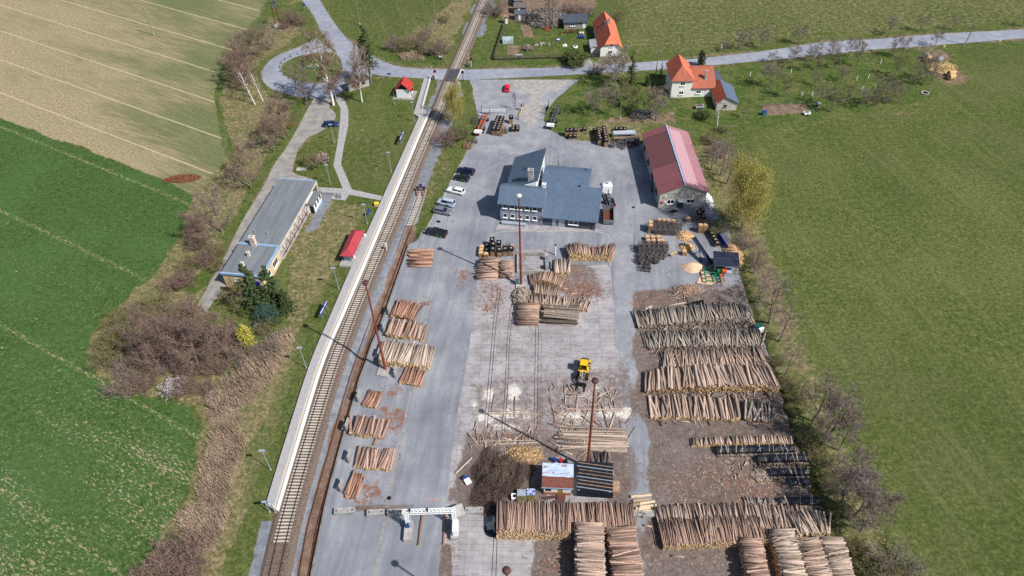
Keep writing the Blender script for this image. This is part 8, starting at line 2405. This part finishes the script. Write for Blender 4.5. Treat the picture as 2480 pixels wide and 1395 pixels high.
# fence, banner and garden of the upper house
def fence(name, label, pts, h, m, step=2.2):
 P = [G(*p) for p in pts]
 r = thing(name, label, 'fence', P[0])
 o = P[0]
 for a, b in zip(P, P[1:]):
  n = max(1, int((b - a).length / step))
  u = (b - a) / n
  mb = MB()
  k = int((b - a).length / .17)
  for i in range(k):
   q = a.lerp(b, i / k) - o
   mb.beam(q + Vector((0, 0, .06)), q + Vector((0, 0, h * (1 + .03 * math.sin(i * 2.3)))), .12, .04)
  mb.beam(a - o + Vector((0, 0, h * .3)), b - o + Vector((0, 0, h * .3)), .05, .08); mb.beam(a - o + Vector((0, 0, h * .8)), b - o + Vector((0, 0, h * .8)), .05, .08)
  mb.build('board_panel', m, r)
  for i in range(n + 1):
   mb = MB(); mb.beam(a + u * i - o, a + u * i - o + Vector((0, 0, h + .05)), .12); mb.build('post', M_POLEW, r)
 return r
M_FENCE = mat('weathered_boards', S(122, 108, 104, .86), S(84, 76, 76, .86), 2.2)
fence('garden_fence', 'weathered board fence round the garden of the terracotta-roofed house', [(1405, 140), (1196, 146), (1223, 62)], 1.7, M_FENCE)
fence('garden_fence', 'short board fence between the green shrub and the terracotta-roofed house', [(1417, 140), (1452, 138)], 1.6, M_FENCE)
simple('banner', 'banner', 'white banner with dark scribbled marks hung on the garden fence', 1248, 142.6, 0, [('sheet', M_WHITE, lambda b: b.box(0, -.16, .55, 2.2, -.1, 1.6)), ('print', M_BLUE, lambda b: (b.box(.5, -.17, 1.25, .95, -.161, 1.38), b.box(1.3, -.17, 1.2, 1.9, -.161, 1.36), b.box(.6, -.17, .95, .9, -.161, 1.0), b.box(1.5, -.17, .92, 1.8, -.161, .97), b.box(1.0, -.17, .56, 2.15, -.161, .66)))])
cab = thing('garden_cabin', 'grey wooden cabin with a dark flat-pitched roof in the garden', 'cabin', G(1366, 71), R(1))
mb = MB(); mb.box(0, 0, 0, 7.6, 4.2, 2.3); mb.build('wall', mat('grey_boards', S(164, 158, 156, .88), S(132, 126, 126, .88), 2, stretch=(3, 3, .3)), cab)
mb = MB(); mb.prism([(-.3, -.5), (8, -.5), (8, 4.6), (-.3, 4.6)], lambda x, y: 2.31 + (y + .5) * .12, lambda x, y: 2.45 + (y + .5) * .12); mb.build('roof', mat('dark_felt', S(78, 88, 98, .88), S(66, 74, 84, .88), .8), cab)
window(cab, (2.8, 0, 1.45), (0, -1), 1.5, .9, None, 1)
door(cab, (6.6, 0, .1), (0, -1), .95, 2.0, M_WHITE)
M_PALE = mat('white_sheet_roof', S(222, 220, 220, .88), S(188, 186, 186, .88), .8)
for px, py, w, l, h, m, rz, lab in ((1246, 18, 3.0, 6.0, 2.6, M_PALE, -3, 'pale-roofed shed at the top of the junk yard'), (1245, 34, 4.2, 3.4, 2.2, M_CRG, -3, 'dark wooden shed in the junk yard'), (1247, 50, 4.0, 2.6, 2.1, M_GREY, 0, 'low grey shed with a white door below the junk heap'), (1222, 58, 1.0, 1.2, 2.4, M_CRW, 0, 'narrow brown hut at the garden corner')):
 simple('garden_shed', 'shed', lab, px, py, rz, [('wall', M_CRG, lambda b, w=w, l=l, h=h: b.box(0, 0, 0, w, l, h)), ('roof', m, lambda b, w=w, l=l, h=h: b.prism([(-.2, -.2), (w + .2, -.2), (w + .2, l + .2), (-.2, l + .2)], lambda x, y: h + .01 + y * .05, lambda x, y: h + .13 + y * .05)), ('door', M_WHITE, lambda b, w=w: b.box(w * .3, -.06, .05, w * .3 + .8, -.003, 1.8))])
def arch(b):
 n = 8
 rings = [[(x, 1.3 - 1.3 * math.cos(math.pi * k / n), 1.9 * math.sin(math.pi * k / n) ** .8) for k in range(n + 1)] for x in (0, 1.1, 2.2, 3.3)]
 vs = [p for r in rings for p in r]
 b.add(vs, [(i * (n + 1) + k, i * (n + 1) + k + 1, (i + 1) * (n + 1) + k + 1, (i + 1) * (n + 1) + k) for i in range(3) for k in range(n)], 0, True)
 b.add(rings[0], [tuple(range(n, -1, -1))]); b.add(rings[-1], [tuple(range(n + 1))])
def ribs(b):
 for x in (0, 1.1, 2.2, 3.3):
  for k in range(8): b.beam((x, 1.3 - 1.31 * math.cos(math.pi * k / 8), 1.92 * math.sin(math.pi * k / 8) ** .8), (x, 1.3 - 1.31 * math.cos(math.pi * (k + 1) / 8), 1.92 * math.sin(math.pi * (k + 1) / 8) ** .8), .06)
simple('greenhouse', 'greenhouse', 'small arched see-through greenhouse on the garden lawn', 1218, 107, 0, [('cover', mat('greenhouse_film', S(170, 186, 196, .85), S(136, 146, 152, .85), .8, .25), arch), ('frame', M_WHITE, ribs)])
simple('paddling_pool', 'pool', 'blue and white paddling pool on the garden lawn', 1352, 97, 0, [('rim', M_BLUE, lambda b: b.lathe((0, 0, 0), [(.75, 0), (.8, .2), (.6, .25)], 16)), ('water', M_HEADL, lambda b: b.cyl((0, 0, .26), (0, 0, .27), .55, n=14))])
simple('round_tub', 'tub', 'white round tub on the lawn near the house porch', 1393, 115, 0, [('rim', M_WHITE, lambda b: b.lathe((0, 0, 0), [(.8, 0), (.8, .4), (.6, .42)], 16)), ('inside', M_GREY, lambda b: b.cyl((0, 0, .43), (0, 0, .44), .5, n=14))])
simple('sandpit', 'sandpit', 'small white and pink heap on the garden lawn', 1368, 111, 0, [('base', M_WHITE, lambda b: b.box(-.7, -.5, 0, .7, .5, .25)), ('mound', M_HW, lambda b: b.lathe((0, 0, .25), [(.4, 0), (.25, .4), (.05, .6)], 8))])
for k in range(3): simple('blue_barrel', 'barrel', 'blue barrel in the row beside the red-topped table', 1402 + k * 5, 93, 0, [('body', M_BLUE, lambda b: b.lathe((0, 0, 0), [(.28, 0), (.34, .3), (.34, .7), (.28, 1.0)], 12)), ('lid', M_BLUE, lambda b: b.cyl((0, 0, 1.0), (0, 0, 1.05), .25, n=12))], 'blue barrels in the garden')
simple('garden_table', 'table', 'white table with a red top piece behind the blue barrels', 1404, 86, 0, [('tabletop', M_WHITE, lambda b: b.box(0, 0, .75, 1.3, .9, .82)), ('red_cloth', M_RED, lambda b: b.box(.3, .2, .825, 1.0, .6, .86))] + [('leg', M_WHITE, lambda b, x=x, y=y: b.beam((x, y, 0), (x, y, .749), .08)) for x in (.1, 1.2) for y in (.1, .8)])
simple('garden_bench', 'bench', 'red-brown slatted bench in front of the wooden cabin', 1376, 82, 0, [('seat', M_BRN, lambda b: b.box(0, 0, .42, 2.0, .5, .5)), ('backrest', M_BRN, lambda b: b.box(0, .5, .5, 2.0, .58, 1.0))] + [('leg', M_BRN, lambda b, x=x: b.box(x, .05, 0, x + .1, .45, .419)) for x in (.1, 1.8)])
for px, py in ((1357, 84), (1370, 80), (1399, 79)): simple('orange_post', 'planter', 'orange-brown log planter before the cabin', px, py, 0, [('body', M_RUST, lambda b: b.cyl((0, 0, 0), (0, 0, 1.0), .25, n=10)), ('plants', M_GREENL, lambda b: b.lathe((0, 0, 1.0), [(.28, 0), (.3, .12), (.1, .25)], 8))], 'log planters before the cabin')
simple('red_pallet', 'pallet', 'red slatted pallet leaning at the junk heap', 1324, 77, 20, [('frame', M_RED, lambda b: [b.beam((0, k * .25, .1 + k * .25), (.9, k * .25, .1 + k * .25), .1) for k in range(6)]), ('stile', M_RED, lambda b: [b.beam((x, 0, 0), (x, 1.4, 1.4), .1) for x in (0, .9)])])
rg = random.Random(3)
mb = MB()
for k in range(60):
 a, q = rg.uniform(0, 6.28), math.sqrt(rg.random())
 mb.cbox((q * 3 * math.cos(a), q * 1.0 * math.sin(a), .15), (.5, .4, .4), a, k % 2, (a, q))
tag(mb.build('rockery', [M_CONC, M_GREENL], None, G(1314, 108)), 'oval rockery of stones and plants on the garden lawn', 'rockery', kind='stuff')
# bus stop
bp = thing('bus_shelter', 'grey concrete bus shelter with a dark roof under the birches', 'bus shelter', G(846, 222), R(28))
for nm, m, bx_ in (('back_wall', M_CONC, (0, 0, 0, 6.5, .2, 2.4)), ('side_wall', M_CONC, (0, .205, 0, .2, 2.6, 2.4)), ('side_wall', M_CONC, (6.3, .205, 0, 6.5, 2.6, 2.4)), ('roof', mat('shelter_roof', S(92, 84, 82, .88), S(72, 66, 66, .88), 1), (-.3, -.3, 2.41, 6.8, 3.0, 2.6)), ('bench', M_CRW, (.5, .25, .4, 6.0, .7, .5))):
 mb = MB(); mb.box(*bx_); mb.build(nm, m, bp)
for x in (1.0, 2.6, 4.2): window(bp, (x + .5, 0, 1.5), (0, -1), 1.1, .9, M_BRN, 0, False)
for k in range(10):
 a = 1.75 + k * .27
 px, py = 755 + 77 * math.cos(a), 166 - 37 * math.sin(a)
 simple('bollard', 'bollard', 'dark post on the rim of the grass island in the turning loop', px, py, 0, [('post', M_BLACK, lambda b: b.cyl((0, 0, 0), (0, 0, 1.0), .1, n=8)), ('cap', M_GREY, lambda b: b.cyl((0, 0, 1.0), (0, 0, 1.06), .12, n=8))], 'island posts')
mb = MB()
for k in range(120):
 a, q = rg.uniform(0, 6.28), math.sqrt(rg.random())
 mb.lathe((q * 1.9 * math.cos(a), q * 1.5 * math.sin(a), .05), [(.16, 0), (.2, .2), (.05, .36)], 5, rg.choice((0, 1, 2, 3)) if math.sin(a) > -.3 else rg.choice((2, 3)))
tag(mb.build('flower_bed', [M_RED, M_YEL, M_GREENL, mat('teal_flowers', S(70, 150, 146, .85), S(60, 124, 124, .85), 2)], None, G(758, 162)), 'bright red, yellow and teal flower bed on the grass island', 'flower bed', kind='stuff')
# bales
M_STRAW = mat('straw', S(214, 186, 128, .88), S(172, 140, 92, .88), 3, bstr=.3)
M_WRAP = mat('bale_wrap', S(150, 152, 148, .88), S(122, 124, 122, .88), 2)
for px, py, rz, m, lab in ((2240, 142, 60, M_WRAP, 'grey-wrapped round bale at the top of the straw heap'), (2247, 150, 60, M_STRAW, 'golden round bale in front of the grey-wrapped one'), (2272, 150, 20, M_WRAP, 'pale round bale lying beside the golden one'), (2301, 184, 15, M_STRAW, 'round straw bale at the lower end of the bare patch'), (2302, 192, 15, M_STRAW, 'front round straw bale with a pale face on the bare patch')):
 o = thing('straw_bale', lab, 'straw bale', G(px, py), R(rz))
 mb = MB(); mb.cyl((-.9, 0, .85), (.9, 0, .85), .85, n=18); mb.build('wrap', m, o)
 mb = MB(); mb.cyl((-.93, 0, .85), (-.901, 0, .85), .76, n=18); mb.cyl((.901, 0, .85), (.93, 0, .85), .76, n=18); mb.build('end_face', M_STRAW, o)
heap('straw_litter', 'loose straw scattered between the round bales', 'straw', 2280, 165, 4.5, 3.5, .3, 220, .8, M_STRAW, 44)
# gates of the yard
def gate(px0, py0, px1, py1, h, m, label, n):
 A, B = G(px0, py0), G(px1, py1)
 L = (B - A).length
 r = thing('barrier_gate', label, 'gate', A, math.atan2(B.y - A.y, B.x - A.x))
 for x in (-.15, L + .15):
  mb = MB(); mb.beam((x, 0, 0), (x, 0, h + 1.4), .16); mb.build('post', M_POLEW, r)
 mb = MB(); mb.beam((0, 0, .35), (L, 0, .35), .08); mb.beam((0, 0, h), (L, 0, h), .08)
 for k in range(n + 1): mb.beam((L * k / n, 0, .39), (L * k / n, 0, h - .04), .16, .06)
 mb.build('leaf', m, r)
 return r
gate(1168, 274, 1226, 275, 1.25, M_WHITE, 'white barred barrier gate behind the parked trailer', 22)
gate(1257, 290, 1268, 268, 1.2, M_YEL, 'yellow barred gate leaf standing open at the entrance lane', 12)
gate(1321, 276, 1328, 264, 1.6, M_BLACK, 'dark gate leaf folded back on the verge of the entrance lane', 5)
simple('gate_lamp', 'signal', 'red lamp on a white post beside the yellow gate', 1263, 268, 0, [('post', M_WHITE, lambda b: b.cyl((0, 0, 0), (0, 0, 1.3), .16, n=8)), ('lamp', M_RED, lambda b: b.cyl((0, 0, 1.3), (0, 0, 2.1), .26, n=10))])
for k in range(6): simple('kerb_stone', 'kerb stone', 'pale kerb stone in the row along the gravel parking', 1138 + k * 20, 201 + (k % 2), 0, [('body', M_CONCD, lambda b: b.box(0, 0, 0, 1.0, .3, .22)), ('face', M_CONC, lambda b: b.box(.05, -.02, .05, .95, -.002, .2))], 'kerb stones on the gravel')
# farm garden and orchard
simple('handcart', 'cart', 'small grey trailer cart on the farmhouse lawn', 1685, 266, 5, [('box', M_GALV, lambda b: b.box(0, 0, .45, 2.4, 1.2, .95)), ('load', M_BRN, lambda b: b.box(.3, .2, .955, 2.0, .9, 1.05)), ('wheel', M_TYRE, lambda b: b.cyl((1.2, -.15, .3), (1.2, -.02, .3), .3, n=12))])
simple('handcart', 'cart', 'little white cart at the corner of the vegetable bed', 1948, 281, 8, [('box', M_WHITE, lambda b: b.box(0, 0, .35, 1.8, 1.1, .8)), ('load', M_BLACK, lambda b: b.box(.3, .2, .805, 1.5, .9, .86)), ('wheel', M_TYRE, lambda b: b.cyl((.9, -.15, .28), (.9, -.02, .28), .28, n=12))])
simple('water_tank', 'tank', 'teal water tank at the end of the vegetable bed', 1850, 278, 0, [('body', mat('teal_plastic', S(56, 124, 146, .88), S(46, 104, 124, .88), 1), lambda b: b.box(-.5, -.5, 0, .5, .5, 1.1)), ('lid', M_BLUE, lambda b: b.box(-.55, -.55, 1.1, .55, .55, 1.2))])
simple('beehive', 'beehive', 'grey beehive under the orchard trees beside the vegetable bed', 1981, 258, 10, [('body', M_GREY, lambda b: b.box(-.4, -.4, .2, .4, .4, 1.0)), ('lid', M_GALV, lambda b: b.box(-.5, -.5, 1.0, .5, .5, 1.15)), ('leg', M_BRN, lambda b: b.box(-.35, -.35, 0, .35, .35, .199))])
mb = MB()
for k in range(14):
 a = 6.283 * k / 14
 mb.cbox((.95 * math.cos(a), .95 * math.sin(a), .15), (.4, .3, .3), a)
mb.cyl((0, 0, 0), (0, 0, .05), .8, n=14, mi=1)
tag(mb.build('fire_ring', [M_CONC, M_BLACK], None, G(2240, 226)), 'stone fire ring at the orchard corner', 'fire ring')
railing('bed_fence', 'green wire fence round the vegetable bed', [G(1838, 258), G(1960, 252), G(1966, 270)], 1.1, mat('green_wire', S(58, 110, 86, .88), S(46, 90, 70, .88), 2), 2.0, 2, .05, 'fence')
for px, py in ((1816, 184), (1915, 176), (2132, 154), (2074, 194), (2102, 190), (1941, 233), (1966, 231), (1995, 228), (2087, 220), (2117, 217), (2030, 226)):
 simple('tree_guard', 'tree guard', 'white tube guard of a young orchard tree', px, py, 0, [('tube', M_WHITE, lambda b: b.cyl((0, 0, 0), (0, 0, 1.3), .12, n=8)), ('twig', M_TWIG, lambda b: b.beam((0, 0, 1.3), (.1, .05, 2.1), .04))], 'tree guards in the orchard')
simple('road_sign', 'road sign', 'white road marker on the verge opposite the farmhouse', 1746, 124, 0, [('post', M_GALV, lambda b: b.cyl((0, 0, 0), (0, 0, 1.6), .05, n=6)), ('plate', M_WHITE, lambda b: b.box(-.2, -.05, 1.0, .2, .05, 2.2))])
simple('road_sign', 'road sign', 'blue road sign at the edge of the upper road bend', 739, 26, 0, [('post', M_GALV, lambda b: b.cyl((0, 0, 0), (0, 0, 2.6), .05, n=6)), ('plate', M_BLUE, lambda b: b.box(-.4, -.05, 1.8, .4, .05, 2.6))])
simple('road_sign', 'road sign', 'blue sign on the lawn above the signal house', 944, 190, 0, [('post', M_GALV, lambda b: b.cyl((0, 0, 0), (0, 0, 1.8), .05, n=6)), ('plate', M_BLUE, lambda b: b.box(-.5, -.05, 1.3, .5, .05, 1.8))])
simple('road_sign', 'road sign', 'red and white sign at the verge of the station lane', 709, 315, 0, [('post', M_GALV, lambda b: b.cyl((0, 0, 0), (0, 0, 1.8), .05, n=6)), ('plate', M_RED, lambda b: b.box(-.35, -.05, 1.2, .35, .05, 1.8))])
simple('info_board', 'notice board', 'blue notice board on two legs above the crimson shelter', 894, 524, 75, [('board', M_BLUE, lambda b: b.box(-.6, -.05, .9, .6, .05, 2.0)), ('leg', M_GALV, lambda b: b.beam((-.5, 0, 0), (-.5, 0, .899), .08)), ('leg', M_GALV, lambda b: b.beam((.5, 0, 0), (.5, 0, .899), .08))])
simple('grit_bin', 'grit bin', 'yellow grit bin where the path meets the platform', 913, 498, 0, [('body', M_YEL, lambda b: b.box(-.5, -.4, 0, .5, .4, .7)), ('lid', mat('bright_yellow', S(240, 204, 74, .9), S(226, 190, 64, .9), 1), lambda b: b.box(-.55, -.45, .7, .55, .45, .86))])
simple('stone_slab', 'slab', 'pale stone slab lying on the lawn below the round shrub', 731, 412, -3, [('top', M_CONC, lambda b: b.box(-1.3, -.7, .2, 1.3, .7, .4)), ('foot', M_CONCD, lambda b: b.box(-1.0, -.5, 0, 1.0, .5, .199))])
mb = MB(); mb.lathe((0, 0, 0), [(.8, 0), (.95, .3), (.6, .6), (.2, .7)], 9); tag(mb.build('boulder', M_CONCD, None, G(624, 789)), 'grey boulder below the yew', 'boulder')
def bike(px, py, rz, lab):
 r = thing('bicycle', lab, 'bicycle', G(px, py, .06), R(rz), 'bicycles by the station')
 for x in (-.5, .5):
  mb = MB()
  for k in range(14):
   a, b = 6.283 * k / 14, 6.283 * (k + 1) / 14
   mb.beam((x + .33 * math.cos(a), 0, .34 + .33 * math.sin(a)), (x + .33 * math.cos(b), 0, .34 + .33 * math.sin(b)), .05)
  mb.build('wheel', M_TYRE, r)
 mb = MB(); mb.beam((-.5, 0, .34), (-.15, 0, .85), .05); mb.beam((-.5, 0, .34), (0, 0, .32), .05); mb.beam((0, 0, .32), (-.15, 0, .85), .05); mb.beam((0, 0, .32), (.36, 0, .85), .05); mb.beam((-.13, 0, .8), (.36, 0, .85), .05); mb.beam((.36, 0, .95), (.5, 0, .34), .05); mb.build('frame', M_BLUE, r)
 mb = MB(); mb.beam((.36, -.28, 1.0), (.36, .28, 1.0), .05); mb.build('handlebar', M_BLACK, r)
 mb = MB(); mb.box(-.28, -.08, .88, -.02, .08, .94); mb.build('saddle', M_BLACK, r)
bike(817, 477, 95, 'blue bicycle parked on the pale paving beside the station'); bike(825, 478, 100, 'blue bicycle parked on the pale paving beside the station')
simple('bike_rack', 'bike rack', 'low bicycle rack on the pale paving', 811, 478, 0, [('bar', M_GALV, lambda b: [b.beam((0, k * .35, .06), (.0, k * .35, .6), .05) for k in range(4)]), ('base', M_GALV, lambda b: b.beam((0, 0, .1), (0, 1.1, .1), .06))])
simple('wheelbarrow', 'handcart', 'dark hand truck standing before the workshop door', 1628, 515, 10, [('tray', M_BLACK, lambda b: b.box(-.3, -.3, .3, .9, .3, .6)), ('wheel', M_TYRE, lambda b: b.cyl((1.1, -.1, .25), (1.1, .1, .25), .25, n=10)), ('handle', M_GREY, lambda b: b.beam((-.9, 0, .6), (-.3, 0, .5), .06))])
